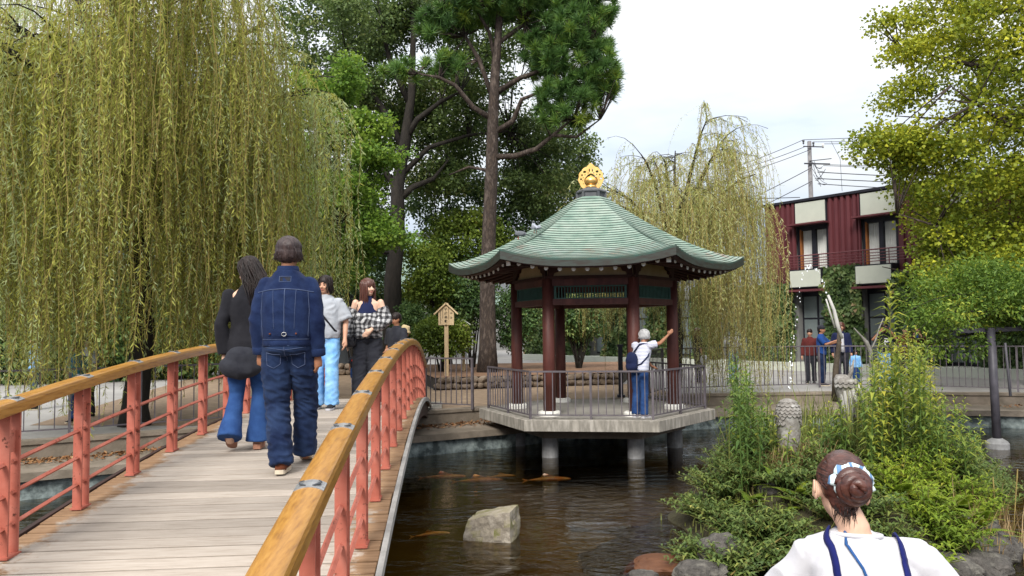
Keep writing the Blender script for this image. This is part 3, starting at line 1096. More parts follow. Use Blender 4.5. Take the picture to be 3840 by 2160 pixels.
LM['pine'] = leafmat('pine_needles', [(0, (0.038, 0.084, 0.027)), (0.5, (0.081, 0.170, 0.040)), (0.85, (0.149, 0.260, 0.045)), (1, (0.299, 0.380, 0.053))], trans=0.2, rough=0.5)
LM['ivy'] = leafmat('ivy_leaves', [(0, (0.033, 0.068, 0.021)), (0.5, (0.083, 0.135, 0.039)), (0.85, (0.150, 0.203, 0.060)), (1, (0.255, 0.180, 0.090))], trans=0.25, spec=0.35)
LM['wisteria'] = leafmat('wisteria_leaves', [(0, (0.045, 0.091, 0.016)), (0.5, (0.114, 0.198, 0.030)), (0.85, (0.212, 0.303, 0.041)), (1, (0.394, 0.425, 0.055))], trans=0.35)
MT['twig'] = pmat('willow_twig', (0.26, 0.20, 0.06), (0.16, 0.12, 0.04), rough=0.8, scale=6)


def strand_leaves(S, out, reach, length, spacing, ll, lw, tone, rng, rise=0.0, spread=0.75, tau=0.55):
    """hanging shoots: starts S (n,3), outward dirs (n,3), horizontal reach, length; returns leaf quads, tones and stem ribbons"""
    n = len(S)
    cnt = np.maximum((length / spacing).astype(int), 4)
    idx = np.repeat(np.arange(n), cnt)
    k = np.concatenate([np.arange(c) for c in cnt])
    s = (k + rng.random(len(k))) * spacing
    ph = rng.random(n) * 6.28
    am = rng.uniform(0.01, 0.09, n)
    sf = rng.uniform(0.6, 1.3, n)

    def curve(i, s):
        h = reach[i] * (1 - np.exp(-s / tau))
        p = S[i] + out[i] * h[:, None]
        sw = am[i] * np.sin(s * 2.1 + ph[i]) * np.minimum(s, 1.5)
        p[:, 0] += sw
        p[:, 1] += am[i] * np.cos(s * 1.7 + ph[i] * 2) * np.minimum(s, 1.5)
        p[:, 2] += rise[i] * (np.minimum(s, 1.0) * np.exp(-s / 0.4)) - (s - 0.45 * tau * (1 - np.exp(-s / tau)))
        return p
    pos = curve(idx, s)
    d = np.zeros((len(k), 3))
    d[:, 2] = -1
    d += rng.normal(size=d.shape) * [spread, spread, spread * 0.45]
    nr = rng.normal(size=d.shape)
    nr[:, 2] += 0.3
    sc = np.clip(1.15 - 0.35 * s / np.maximum(length[idx], 0.1), 0.6, 1.2) * rng.uniform(0.65, 1.3, len(k)) * sf[idx]
    q = leaf_quads(pos, d, unit(nr), ll * sc, lw * sc)
    v = np.clip(tone[idx] + rng.normal(size=len(k)) * 0.13, 0, 1)
    # stems as thin flat ribbons
    NS = 14
    u = np.linspace(0, 1, NS)
    ii = np.repeat(np.arange(n), NS)
    ss = (u[None, :] * length[:, None]).reshape(-1)
    c = curve(ii, ss).reshape(n, NS, 3)
    wdt = 0.0045
    sd = np.stack([np.cos(ph), np.sin(ph), np.zeros(n)], axis=1)[:, None, :] * wdt
    a, b = c[:, :-1] - sd, c[:, :-1] + sd
    e, f = c[:, 1:] + sd, c[:, 1:] - sd
    st = np.stack([a, b, e, f], axis=2).reshape(-1, 4, 3)
    return q, v, st


def curve3(p0, p1, bend, n=6):
    p0, p1, bend = Vector(p0), Vector(p1), Vector(bend)
    m = (p0 + p1) / 2 + bend
    return [p0 * (1 - t) ** 2 + m * 2 * t * (1 - t) + p1 * t * t for t in (i / (n - 1) for i in range(n))]


def willow(name, label, base, H, fork, spread, seed, nl, nsub, nstr, spacing, ll, lw, mat, bottom, trunk_r, cz=0.62, sparse_top=0.0, group=None, lean=(0, 0), len_max=6.0, dens_by_az=None):
    rng = np.random.default_rng(seed)
    rnd = random.Random(seed)
    base = Vector(base)
    t = thing(name, base, label, 'tree', group)
    tr = MB()
    fk = base + Vector((lean[0], lean[1], fork))
    tr.tube([base + Vector((0, 0, -0.1)), base.lerp(fk, 0.1), base.lerp(fk, 0.5) + Vector((0.12, 0.05, 0)), fk], [trunk_r * 1.5, trunk_r * 1.1, trunk_r * 0.95, trunk_r * 0.85], 10)
    S, O, TN = [], [], []
    for i in range(nl):
        az = 2 * math.pi * (i + rnd.uniform(-.35, .35)) / nl
        rr = spread * rnd.uniform(0.35, 0.88)
        zt = H * rnd.uniform(0.62, 0.97) * (1.06 - 0.22 * rr / spread)
        end = base + Vector((math.cos(az) * rr + lean[0] * .6, math.sin(az) * rr + lean[1] * .6, zt))
        pts = curve3(fk, end, (0, 0, 0.16 * H), 7)
        tr.tube(pts, [trunk_r * (0.62 * (1 - j / 7) + 0.08) for j in range(7)], 6)
        tone = rnd.uniform(0.38, 0.88)
        for j in range(nsub):
            f = rnd.uniform(0.3, 1.0)
            p = pts[min(6, int(f * 6))].lerp(pts[min(6, int(f * 6) + 1)], f * 6 % 1)
            a2 = az + rnd.gauss(0, 0.75)
            ln = spread * rnd.uniform(0.16, 0.42)
            e = p + Vector((math.cos(a2) * ln, math.sin(a2) * ln, rnd.uniform(-0.25, 0.35) * ln))
            hz = e - base
            if math.hypot(hz.x, hz.y) > spread:
                k = spread / math.hypot(hz.x, hz.y)
                e.x, e.y = base.x + hz.x * k, base.y + hz.y * k
            sub = curve3(p, e, (0, 0, ln * rnd.uniform(0.1, 0.4)), 5)
            tr.tube(sub, [trunk_r * 0.13, trunk_r * 0.10, trunk_r * 0.075, trunk_r * 0.05, 0.006], 4)
            tn = min(1, max(0, tone + rnd.gauss(0, 0.17)))
            for q_ in range(nstr):
                g = rnd.uniform(0.1, 1.0)
                x = g * 4
                b = sub[int(min(x, 3))].lerp(sub[int(min(x, 3)) + 1], min(x - int(min(x, 3)), 1))
                a3 = a2 + rnd.gauss(0, 0.9)
                S.append(b)
                O.append((math.cos(a3), math.sin(a3), 0.0))
                TN.append(min(1, max(0, tn + rnd.gauss(0, 0.08))))
    S = np.array([list(s) for s in S])
    O = np.array(O)
    TN = np.array(TN)
    n = len(S)
    if dens_by_az is not None:
        keep = rng.random(n) < dens_by_az(S)
        S, O, TN = S[keep], O[keep], TN[keep]
        n = len(S)
    zb = bottom(S, rng)
    length = np.clip(S[:, 2] - zb, 0.5, len_max) * rng.uniform(0.55, 1.0, n) ** 0.6
    q, v, st = strand_leaves(S, O, rng.uniform(0.1, 0.95, n), length, spacing, ll, lw, TN, rng, rise=rng.uniform(0, 0.9, n))
    tr.build('trunk', MT['bark_dark'], t, smooth=True)
    mkobj('crown', quads_mesh('crown', q, 4, v), LM[mat], t)
    mkobj('twigs', quads_mesh('twigs', st, 4), MT['twig'], t)['kind'] = 'stuff'
    return t, len(q)


# big willow on the left bank: its curtain fills the left third of the picture
def bot_left(S, rng):
    n = len(S)
    nz = np.array([noise.noise(Vector((p[0] * 0.9, p[1] * 0.9, 3.1))) for p in S])
    right = np.clip((S[:, 0] + 7.0) / 4.0, 0, 1)
    return 0.15 + 0.7 * nz + 0.75 * right + rng.normal(size=n) * 0.25


willow('weeping_willow', 'huge yellow-green weeping willow hanging over the left railing of the bridge', (-6.95, 14.3, 0.0), 10.8, 3.4, 3.7, 3,
       22, 13, 10, 0.036, 0.108, 0.0165, 'willow', bot_left, 0.21, len_max=5.6)


def bot_right(S, rng):
    x = S[:, 0]
    return np.where(x > 4.5, -0.25, 1.8) + rng.normal(size=len(S)) * 0.45


def thin_top(S):
    return np.where(S[:, 2] > 4.6, 0.8, 1.0) * np.where((S[:, 0] > 5.9) & (S[:, 2] > 4.3), 0.3, 1.0)


willow('weeping_willow', 'pale feathery willow rising behind the pavilion roof and trailing toward the water', (4.05, 19.2, 0.0), 7.2, 2.9, 2.85, 21,
       19, 12, 8, 0.050, 0.095, 0.0150, 'willow2', bot_right, 0.085, len_max=5.4, dens_by_az=thin_top)


def sprays(centers, n_each, rad, flat, leaf, width, rng, tones, up=0.6, droop=0.25):
    """leafy sprays: flattened tufts of leaves round each centre"""
    m = len(centers)
    idx = np.repeat(np.arange(m), n_each)
    off = rng.normal(size=(len(idx), 3))
    off = unit(off) * (rng.random((len(idx), 1)) ** 0.55) * rad
    off[:, 2] *= flat
    pos = centers[idx] + off
    d = unit(off) + rng.normal(size=off.shape) * 0.6
    d[:, 2] -= droop
    nr = rng.normal(size=off.shape)
    nr[:, 2] += up * 2
    sc = rng.uniform(0.7, 1.3, len(idx))
    q = leaf_quads(pos, d, unit(nr), leaf * sc, width * sc, mid=0.55)
    v = np.clip(tones[idx] + rng.normal(size=len(idx)) * 0.16, 0, 1)
    return q, v


def crown_points(ells, n, rng, thr=-0.12, freq=0.7, shell=0.5, seed=0.0):
    """spray centres in a set of ellipsoids, thinned by noise so that gaps open"""
    vol = np.array([e[1][0] * e[1][1] * e[1][2] for e in ells]) ** (2 / 3)
    pk = rng.choice(len(ells), size=n * 3, p=vol / vol.sum())
    d = unit(rng.normal(size=(n * 3, 3))) * (rng.random((n * 3, 1)) ** (1 / 3 * (1 - shell) + 0.05))
    c = np.array([list(ells[i][0]) for i in pk]) + d * np.array([ells[i][1] for i in pk])
    keep = np.array([noise.noise(Vector((p[0] * freq + seed, p[1] * freq, p[2] * freq * 1.3))) > thr for p in c])
    return c[keep][:n]


def broadleaf(name, label, base, trunk, limbs, ells, nspray, nleaf, rad, flat, leaf, width, mat, seed, bark='bark_dark', thr=-0.12, freq=0.7, cat='tree', group=None, tone=0.45, tone_z=0.0, twigs=True, shell=0.5):
    rng = np.random.default_rng(seed)
    t = thing(name, base, label, cat, group)
    tr = MB()
    tr.tube(*trunk, 10)
    for p, r_ in limbs:
        tr.tube(p, r_, 6)
    c = crown_points(ells, nspray, rng, thr, freq, shell, seed * 1.7)
    nz = np.array([noise.noise(Vector((p[0] * 0.8, p[1] * 0.8, p[2] * 0.8 + seed))) for p in c])
    zz = (c[:, 2] - c[:, 2].min()) / max(np.ptp(c[:, 2]), 0.1)
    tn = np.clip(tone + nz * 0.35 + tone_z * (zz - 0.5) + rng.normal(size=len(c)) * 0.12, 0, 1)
    if twigs:
        hubs = [Vector(q_) for pth, _ in limbs for q_ in pth[2:]] or [Vector(trunk[0][-1])]
        for i in range(0, len(c), max(1, len(c) // 160)):
            p = Vector(c[i])
            h = min(hubs, key=lambda x: (x - p).length)
            if 0.3 < (h - p).length < 4:
                tr.tube(curve3(h, p, (0, 0, 0.1), 4), [0.03, 0.022, 0.015, 0.006], 3)
    tr.build('trunk', MT[bark], t, smooth=True)
    q, v = sprays(c, nleaf, rad, flat, leaf, width, rng, tn)
    mkobj('crown', quads_mesh('crown', q, 4, v), LM[mat], t)
    return t


def D(px, py, Y):
    """photo position given on the 2576-wide preview"""
    return at(px * 1.4907, py * 1.4907, Y)


# yellowing ginkgo on the right
GB = Vector((14.3, 20.6, 0))
gl = []
for i in range(26):
    rn = random.Random(i)
    z = 2.2 + 9.5 * i / 26
    az = i * 2.4
    L = 4.6 * (1 - 0.35 * abs(z - 4.5) / 7)
    p0 = GB + Vector((0, 0, z))
    gl.append((curve3(p0, p0 + Vector((math.cos(az) * L, math.sin(az) * L, 0.9)), (0, 0, -0.2), 5), [0.10, 0.075, 0.055, 0.035, 0.012]))
ge = [(tuple(D(2260, 370, 20.0)), (1.25, 0.7, 0.42)), (tuple(D(2230, 350, 20.0)), (0.9, 0.5, 0.3)), (tuple(D(2260, 370, 20.0)), (1.25, 0.7, 0.42)), (tuple(D(2310, 300, 20.2)), (0.8, 0.6, 0.4)), (tuple(D(2310, 420, 20.2)), (0.9, 0.6, 0.4)), (tuple(D(2290, 120, 20.5)), (0.8, 0.5, 0.4)), (tuple(D(2300, 230, 20.5)), (0.8, 0.5, 0.4)),
      ((GB.x, GB.y, 7.6), (4.0, 4.0, 5.2)), ((GB.x - 0.4, GB.y - 0.3, 5.2), (3.4, 3.2, 2.3)), ((GB.x + 0.5, GB.y, 10.5), (3.6, 3.6, 3.5)),
      (tuple(D(2260, 370, 20.5)), (1.25, 0.7, 0.42)), (tuple(D(2190, 355, 20.5)), (0.6, 0.35, 0.22)), (tuple(D(2360, 480, 20.3)), (0.9, 0.9, 0.5)), (tuple(D(2370, 610, 20.3)), (0.8, 0.9, 0.5)),
      (tuple(D(2270, 60, 20.8)), (0.9, 0.5, 0.3)), (tuple(D(2320, 200, 20.8)), (0.9, 0.6, 0.35)), (tuple(D(2440, 650, 19.6)), (1.3, 1.2, 0.8)), (tuple(D(2450, 740, 18.6)), (1.2, 1.0, 0.6)), (tuple(D(2530, 700, 18.6)), (1.2, 1.0, 0.8)), (tuple(D(2340, 700, 19)), (0.6, 0.6, 0.4)), (tuple(D(2300, 400, 20.5)), (0.7, 0.6, 0.35))]
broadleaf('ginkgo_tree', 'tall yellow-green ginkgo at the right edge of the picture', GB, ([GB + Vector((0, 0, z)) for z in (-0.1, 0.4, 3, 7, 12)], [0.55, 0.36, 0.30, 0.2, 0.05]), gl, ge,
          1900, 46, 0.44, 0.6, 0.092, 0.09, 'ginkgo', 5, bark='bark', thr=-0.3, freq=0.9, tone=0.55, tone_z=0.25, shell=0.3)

# green ginkgo right of the big willow, in front of the camphor
GG = Vector((-4.9, 20.5, 0))
ge = [(tuple(D(900, 330, 20.3)), (0.9, 0.9, 0.5)), (tuple(D(870, 200, 20.3)), (0.45, 0.8, 0.7)), (tuple(D(950, 385, 20)), (0.75, 0.8, 0.42)), (tuple(D(880, 480, 20)), (0.9, 0.9, 0.6)), (tuple(D(960, 560, 20)), (0.65, 0.6, 0.35)),
      (tuple(D(960, 600, 19.6)), (0.95, 0.7, 0.22)), (tuple(D(880, 620, 19.8)), (0.75, 0.8, 0.5)), (tuple(D(870, 690, 19.6)), (0.5, 0.6, 0.28)), (tuple(D(930, 310, 20.3)), (0.6, 0.6, 0.3)),
      (tuple(D(760, 300, 20.8)), (1.2, 0.8, 1.5)), (tuple(D(820, 560, 20.5)), (0.8, 0.8, 1.2))]
lm = [(curve3(GG + Vector((0, 0, 2.5 + 0.5 * i)), Vector(e_[0]), (0, 0, 0.4), 5), [0.07, 0.055, 0.04, 0.025, 0.01]) for i, e_ in enumerate(ge)]
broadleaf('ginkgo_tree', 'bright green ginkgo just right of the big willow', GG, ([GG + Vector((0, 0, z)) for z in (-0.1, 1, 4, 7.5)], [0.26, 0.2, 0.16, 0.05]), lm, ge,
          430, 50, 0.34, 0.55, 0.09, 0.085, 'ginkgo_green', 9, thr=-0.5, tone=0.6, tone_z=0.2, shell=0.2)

# camphor with a dark ivied trunk behind the bridge end
CB = atx(1480, 26.5, 0.0)
ct = [D(988, 880, 26.5), D(988, 700, 26.5), D(1000, 590, 26.5), D(1000, 470, 26.5), D(1020, 350, 26.5), D(1035, 240, 26.5), D(1040, 80, 26.5), D(1030, -60, 26.5)]
CB.x, CB.z = ct[0].x, 0
ct[0].z = -0.1
cl = [([D(1005, 500, 26.5), D(1040, 470, 26.7), D(1090, 450, 27), D(1130, 400, 27.3)], [.16, .12, .08, .03]),
      ([D(1020, 350, 26.5), D(1050, 300, 26.4), D(1110, 255, 26.2), D(1160, 230, 26)], [.13, .10, .07, .03]),
      ([D(1018, 380, 26.5), D(960, 270, 26.6), D(905, 190, 26.5), D(870, 130, 26.4)], [.14, .11, .07, .03]),
      ([D(1030, 260, 26.5), D(980, 150, 26.5), D(960, 60, 26.5), D(940, -60, 26.4)], [.12, .09, .06, .03]),
      ([D(1000, 480, 26.5), D(950, 400, 26.8), D(900, 330, 27), D(870, 260, 27.2)], [.12, .09, .06, .03]),
      ([D(1010, 440, 26.5), D(1080, 370, 26.8), D(1180, 340, 27.5), D(1280, 330, 28)], [.12, .09, .06, .03]),
      ([D(985, 640, 26.5), D(950, 630, 26), D(925, 625, 25.8), D(900, 600, 25.5)], [.08, .06, .04, .02])]
ce = [(tuple(D(930, 60, 27)), (1.6, 1.8, 1.5)), (tuple(D(1060, 30, 27.5)), (1.6, 1.6, 1.2)), (tuple(D(900, 230, 27)), (1.0, 1.4, 0.9)), (tuple(D(1130, 330, 28)), (1.3, 1.2, 0.7)),
      (tuple(D(1100, 450, 28)), (1.2, 1.2, 0.6)), (tuple(D(920, 420, 28)), (1.4, 1.4, 1.3)), (tuple(D(1180, 210, 28)), (1.6, 1.2, 1.4)), (tuple(D(1330, 330, 29)), (2.0, 1.2, 1.3)),
      (tuple(D(1330, 470, 29)), (1.9, 1.4, 1.0)), (tuple(D(1000, 250, 29)), (1.3, 1.2, 1.3)), (tuple(D(880, 560, 28)), (1.4, 1.4, 1.0)), (tuple(D(1240, 60, 28.5)), (2.0, 1.5, 1.6))]
broadleaf('camphor_tree', 'tall camphor tree with dark leaning trunk behind the bridge end', CB, (ct, [0.38, 0.29, 0.26, 0.23, 0.19, 0.14, 0.09, 0.05]), cl, ce,
          1500, 42, 0.44, 0.7, 0.125, 0.08, 'camphor', 13, thr=-0.16, freq=0.95, tone=0.42, shell=0.15)

# long-needled pine
PB = Vector((D(1226, 905, 24.4).x, 24.4, 0.36))
pt = [Vector((PB.x, PB.y, 0.2)), D(1227, 870, 24.4), D(1226, 700, 24.4), D(1231, 560, 24.4), D(1237, 420, 24.4), D(1240, 300, 24.4), D(1246, 180, 24.4), D(1254, 80, 24.4), D(1262, -60, 24.4), D(1262, -260, 24.4)]
pine = thing('pine_tree', PB, 'tall long-needled pine with bare red-brown trunk behind the pavilion', 'tree')
pm_ = MB()
pm_.tube(pt, [0.36, 0.27, 0.235, 0.215, 0.20, 0.18, 0.15, 0.12, 0.09, 0.05], 14)
PLIMB = [([D(1238, 300, 24.4), D(1190, 270, 24.3), D(1145, 215, 24.1), D(1105, 195, 23.9), D(1050, 185, 23.8)], [.10, .085, .07, .05, .02]),
         ([D(1240, 395, 24.4), D(1295, 393, 24.2), D(1350, 375, 24.0), D(1385, 345, 23.9), D(1440, 300, 23.7)], [.10, .09, .08, .06, .02]),
         ([D(1240, 335, 24.4), D(1290, 305, 24.3), D(1312, 250, 24.2), D(1350, 235, 24), D(1420, 200, 23.8)], [.10, .09, .07, .05, .02]),
         ([D(1240, 250, 24.4), D(1205, 150, 24.5), D(1170, 90, 24.6), D(1150, 20, 24.7)], [.09, .075, .05, .02]),
         ([D(1245, 235, 24.4), D(1310, 195, 24.3), D(1370, 175, 24.1), D(1480, 120, 24)], [.10, .08, .06, .02]),
         ([D(1247, 160, 24.4), D(1230, 80, 24.3), D(1190, 10, 24.2), D(1130, -20, 24)], [.08, .06, .04, .02]),
         ([D(1252, 110, 24.4), D(1320, 60, 24.5), D(1400, 20, 24.6), D(1480, -10, 24.7)], [.08, .06, .04, .02]),
         ([D(1236, 430, 24.4), D(1180, 420, 24.8), D(1130, 440, 25.2)], [.06, .045, .02]),
         ([D(1390, 340, 23.9), D(1450, 345, 23.8), D(1510, 300, 23.7)], [.06, .045, .02])]
for p, r_ in PLIMB:
    pm_.tube(p, r_, 7)
rng = np.random.default_rng(31)
PE = [(tuple(D(1440, 120, 24)), (1.25, 1.3, 1.45)), (tuple(D(1500, 190, 23.8)), (0.75, 1.0, 1.0)), (tuple(D(1420, 265, 23.6)), (1.0, 0.9, 0.75)), (tuple(D(1200, 5, 24.4)), (1.5, 1.4, 0.75)),
      (tuple(D(1010, 180, 23.8)), (0.62, 0.5, 0.32)), (tuple(D(1100, 60, 24.2)), (0.7, 0.8, 0.5)), (tuple(D(1350, -20, 24.4)), (2.1, 1.5, 0.9)), (tuple(D(1360, 130, 24.6)), (0.8, 0.9, 0.9)),
      (tuple(D(1120, 160, 24.4)), (0.7, 0.6, 0.35)), (tuple(D(1470, 20, 24.2)), (1.0, 1.0, 1.0))]
tc_ = crown_points(PE, 930, rng, thr=-0.6, freq=0.9, shell=0.3)
hubs = [Vector(q_) for p, _ in PLIMB for q_ in p[1:]] + pt[6:]
ND = 120
ax, tips, tn = [], [], []
for p in tc_:
    p = Vector(p)
    h = min(hubs, key=lambda x: (x - p).length)
    if (h - p).length > 0.25:
        pm_.tube(curve3(h, p, (0, 0, -0.08), 4), [0.028, 0.022, 0.018, 0.012], 3)
    a = (p - h).normalized() * 0.6 + Vector((random.gauss(0, .25), random.gauss(0, .25) - 0.15, 0.75))
    ax.append(list(a.normalized()))
    tn.append(min(1, max(0, random.gauss(0.52, 0.22))))
ax = np.array(ax)
m_ = len(tc_)
idx = np.repeat(np.arange(m_), ND)
d = unit(rng.normal(size=(m_ * ND, 3)) * 0.85 + ax[idx] * 0.95)
base_ = tc_[idx] + ax[idx] * rng.uniform(-0.14, 0.06, (m_ * ND, 1))
ln = rng.uniform(0.24, 0.38, (m_ * ND, 1))
tip = base_ + d * ln + np.array([0, 0, -0.05]) * ln
sd = unit(np.cross(d, rng.normal(size=d.shape))) * 0.0125
q = np.stack([base_ - sd, base_ + sd, tip], axis=1)
pm_.build('trunk', MT['bark'], pine, smooth=True)
mkobj('crown', quads_mesh('crown', q, 3, np.clip(np.array(tn)[idx] + rng.normal(size=m_ * ND) * 0.14, 0, 1)), LM['pine'], pine)


def shrub(name, label, c, r_, nspray, nleaf, rad, leaf, width, mat, seed, thr=-0.4, tone=0.45, group=None, cat='shrub', stems=5, flat=0.7, zb=None):
    c = Vector(c)
    base = Vector((c.x, c.y, c.z - r_[2] if zb is None else zb))
    lm_ = []
    rn = random.Random(seed)
    for i in range(stems):
        e_ = c + Vector((rn.uniform(-.6, .6) * r_[0], rn.uniform(-.6, .6) * r_[1], rn.uniform(0, .6) * r_[2]))
        lm_.append((curve3(base + Vector((rn.uniform(-.1, .1), rn.uniform(-.1, .1), 0)), e_, (0, 0, 0.2), 4), [0.035, 0.028, 0.02, 0.008]))
    return broadleaf(name, label, base, ([base + Vector((0, 0, -0.05)), base + Vector((0, 0, 0.3 * r_[2]))], [0.05, 0.03]), lm_, [(tuple(c), r_)], nspray, nleaf, rad, flat, leaf, width, mat, seed, thr=thr, freq=1.1, cat=cat, group=group, tone=tone, twigs=False, shell=0.35)


G1 = 'trees and shrubs behind the pond'
shrub('leafy_shrub', 'light green shrub between the camphor trunk and the notice board', D(1085, 690, 27.5), (1.1, 1.0, 1.15), 130, 60, 0.4, 0.11, 0.085, 'maple', 41, group=G1)
shrub('leafy_shrub', 'dense round shrub behind the post of the notice board', D(1110, 850, 25.0), (0.95, 0.6, 0.62), 120, 50, 0.26, 0.09, 0.06, 'maple', 42, tone=0.35, group=G1, zb=0.36)
shrub('leafy_shrub', 'dark shrub left of the notice board', D(1030, 830, 26.0), (0.6, 0.6, 0.8), 80, 46, 0.28, 0.09, 0.06, 'dark', 43, group=G1, zb=0.2)
shrub('leafy_shrub', 'dark glossy shrub right of the pine trunk', D(1300, 800, 25.6), (0.75, 0.7, 1.1), 130, 44, 0.3, 0.11, 0.06, 'dark', 44, group=G1, zb=0.36)
shrub('leafy_shrub', 'dark small tree on thin stems seen through the pavilion', D(1455, 800, 26.2), (1.0, 0.8, 0.75), 150, 46, 0.3, 0.11, 0.06, 'dark', 45, group=G1, stems=9, zb=0.36)
shrub('leafy_shrub', 'light shrub with yellowing tips above the left eave of the pavilion', D(1175, 610, 28.5), (1.5, 1.0, 1.2), 160, 50, 0.42, 0.12, 0.08, 'maple', 46, tone=0.4, group=G1)
shrub('leafy_shrub', 'dark shrub between the notice board and the pine trunk', D(1185, 740, 27.5), (0.9, 0.8, 1.3), 130, 46, 0.36, 0.12, 0.07, 'dark', 54, group=G1, zb=0.36)
shrub('evergreen_tree', 'dense dark evergreen low behind the notice board', D(1060, 790, 31), (2.2, 1.2, 1.3), 190, 46, 0.5, 0.14, 0.09, 'dark', 50, cat='tree', group=G1, thr=-0.35, zb=0.0)
shrub('evergreen_tree', 'mid-green tree high between the camphor and the pine', D(1120, 300, 31), (2.4, 1.4, 2.0), 240, 46, 0.5, 0.14, 0.09, 'camphor', 51, cat='tree', group=G1, thr=-0.2, zb=0.0)
shrub('evergreen_tree', 'mid-green tree right of the pine trunk, above the pavilion roof', D(1390, 420, 32), (2.0, 1.4, 1.9), 220, 46, 0.5, 0.14, 0.09, 'camphor', 52, cat='tree', group=G1, thr=-0.15, zb=0.0)
shrub('evergreen_tree', 'dark evergreen at the top, left of the camphor trunk', D(835, 90, 30), (2.3, 1.4, 3.0), 300, 46, 0.5, 0.14, 0.09, 'camphor', 53, cat='tree', group=G1, thr=-0.2, zb=0.0)
shrub('evergreen_tree', 'dark evergreen filling the gap between pine trunk and pavilion roof', D(1310, 600, 30), (1.7, 1.2, 1.8), 190, 46, 0.45, 0.13, 0.08, 'dark', 47, cat='tree', group=G1, thr=-0.25)
shrub('evergreen_tree', 'dark evergreen left of the pine, behind the camphor trunk', D(1130, 500, 32), (1.8, 1.2, 1.6), 150, 46, 0.48, 0.14, 0.09, 'dark', 48, cat='tree', group=G1, thr=-0.15, zb=0.0)
shrub('evergreen_tree', 'dark evergreen behind the bright green ginkgo', D(890, 620, 30), (1.8, 1.4, 2.2), 190, 46, 0.5, 0.14, 0.09, 'dark', 49, cat='tree', group=G1, thr=-0.3, zb=0.0)
for i, (px, py, Y_, r_, lab) in enumerate(((60, 640, 34, (3.0, 2, 3.2), 'far dark tree at the left edge, seen through the willow'), (330, 640, 36, (3.2, 2, 3.4), 'far dark tree behind the trunk of the big willow'),
                                         (600, 620, 38, (3.4, 2, 3.6), 'far dark tree left of the black-haired woman, behind the willow'), (760, 560, 40, (2.6, 2, 3.8), 'far dark tree right behind the denim jacket, beyond the willow'),
                                         (1560, 780, 44, (2.4, 1.5, 1.4), 'far dark hedge tree seen between the pavilion columns'), (40, 850, 27, (2.6, 1.2, 1.5), 'dark hedge at the left edge under the willow'), (250, 850, 28, (2.4, 1.2, 1.5), 'dark hedge behind the visitors under the willow'), (470, 840, 29, (2.4, 1.2, 1.6), 'dark hedge left of the black-haired woman'), (650, 820, 31, (2.4, 1.2, 1.7), 'dark hedge behind the walking couple'), (820, 800, 33, (1.8, 1.2, 1.7), 'dark hedge left of the grey hoarding'))):
    shrub('far_tree', lab, D(px, py, Y_), r_, 240, 44, 0.75, 0.24, 0.15, 'dark', 60 + i, cat='tree', group='far trees', thr=-0.35, zb=0.0)

# low leafy branches held by a prop at the right
PT = Vector((12.6, 15.9, -0.2))
pe = [(tuple(D(2480, 760, 15)), (1.1, 1.2, 0.42)), (tuple(D(2400, 800, 14.6)), (0.75, 0.8, 0.26)), (tuple(D(2560, 720, 15)), (1.0, 1.2, 0.45)), (tuple(D(2330, 790, 14.6)), (0.35, 0.5, 0.18)), (tuple(D(2560, 800, 15)), (0.6, 1.0, 0.3)),
      (tuple(D(2450, 700, 15.4)), (0.8, 0.8, 0.3)), (tuple(D(2350, 860, 14.5)), (0.3, 0.3, 0.2)), (tuple(D(2410, 860, 14.8)), (0.35, 0.3, 0.25)), (tuple(D(2330, 730, 15.2)), (0.4, 0.4, 0.25))]
lm_ = [(curve3(Vector((12.3, 15.8, 1.7)), Vector(e_[0]), (0, 0, 0.25), 5), [0.09, 0.07, 0.05, 0.03, 0.01]) for e_ in pe]
for e0, e1 in (((2470, 770), (2270, 890)), ((2440, 760), (2290, 850)), ((2420, 770), (2330, 905)), ((2440, 740), (2260, 800))):
    lm_.append((curve3(D(*e0, 14.8), D(*e1, 14.3), (0, 0, 0.25), 7), [.012, .01, .008, .007, .006, .005, .004]))
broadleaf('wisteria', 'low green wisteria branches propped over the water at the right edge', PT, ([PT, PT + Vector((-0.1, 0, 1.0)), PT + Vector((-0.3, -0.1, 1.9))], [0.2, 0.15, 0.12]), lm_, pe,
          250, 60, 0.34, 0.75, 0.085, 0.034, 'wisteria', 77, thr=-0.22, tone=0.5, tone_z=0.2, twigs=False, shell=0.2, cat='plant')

# ------------------------------------------------------------------ maroon building on the right
MT['corr'] = pmat('maroon_cladding', (0.115, 0.032, 0.037), (0.088, 0.024, 0.029), rough=0.5, scale=2, stretch=(1, 1, 0.3), world_space=True)
MT['panel'] = pmat('pale_panel', (0.48, 0.50, 0.43), (0.43, 0.45, 0.39), rough=0.6, scale=1.5, world_space=True)
MT['frame'] = pmat('dark_window_frame', (0.018, 0.018, 0.026), (0.012, 0.012, 0.018), rough=0.5, scale=6)
MT['curtain'] = pmat('white_curtain', (0.74, 0.74, 0.71), (0.66, 0.66, 0.63), rough=0.9, scale=4)
MT['wallgrey'] = pmat('grey_render', (0.22, 0.22, 0.21), (0.17, 0.17, 0.165), rough=0.9, scale=1.2, world_space=True)
MT['timber'] = pmat('orange_door_jamb', (0.30, 0.11, 0.03), (0.24, 0.08, 0.02), rough=0.6, scale=5)


def glass_mat(name, col, rough=0.06):
    m, nt, out = new_mat(name)
    b = nd(nt, 'ShaderNodeBsdfPrincipled', Roughness=rough)
    b.inputs['Base Color'].default_value = rgba(col)
    b.inputs['Specular IOR Level'].default_value = 0.7
    tr = nt.nodes.new('ShaderNodeBsdfTransparent')
    mx = nt.nodes.new('ShaderNodeMixShader')
    mx.inputs[0].default_value = 0.13
    nt.links.new(tr.outputs[0], mx.inputs[1])
    nt.links.new(b.outputs[0], mx.inputs[2])
    nt.links.new(mx.outputs[0], out.inputs['Surface'])
    return m


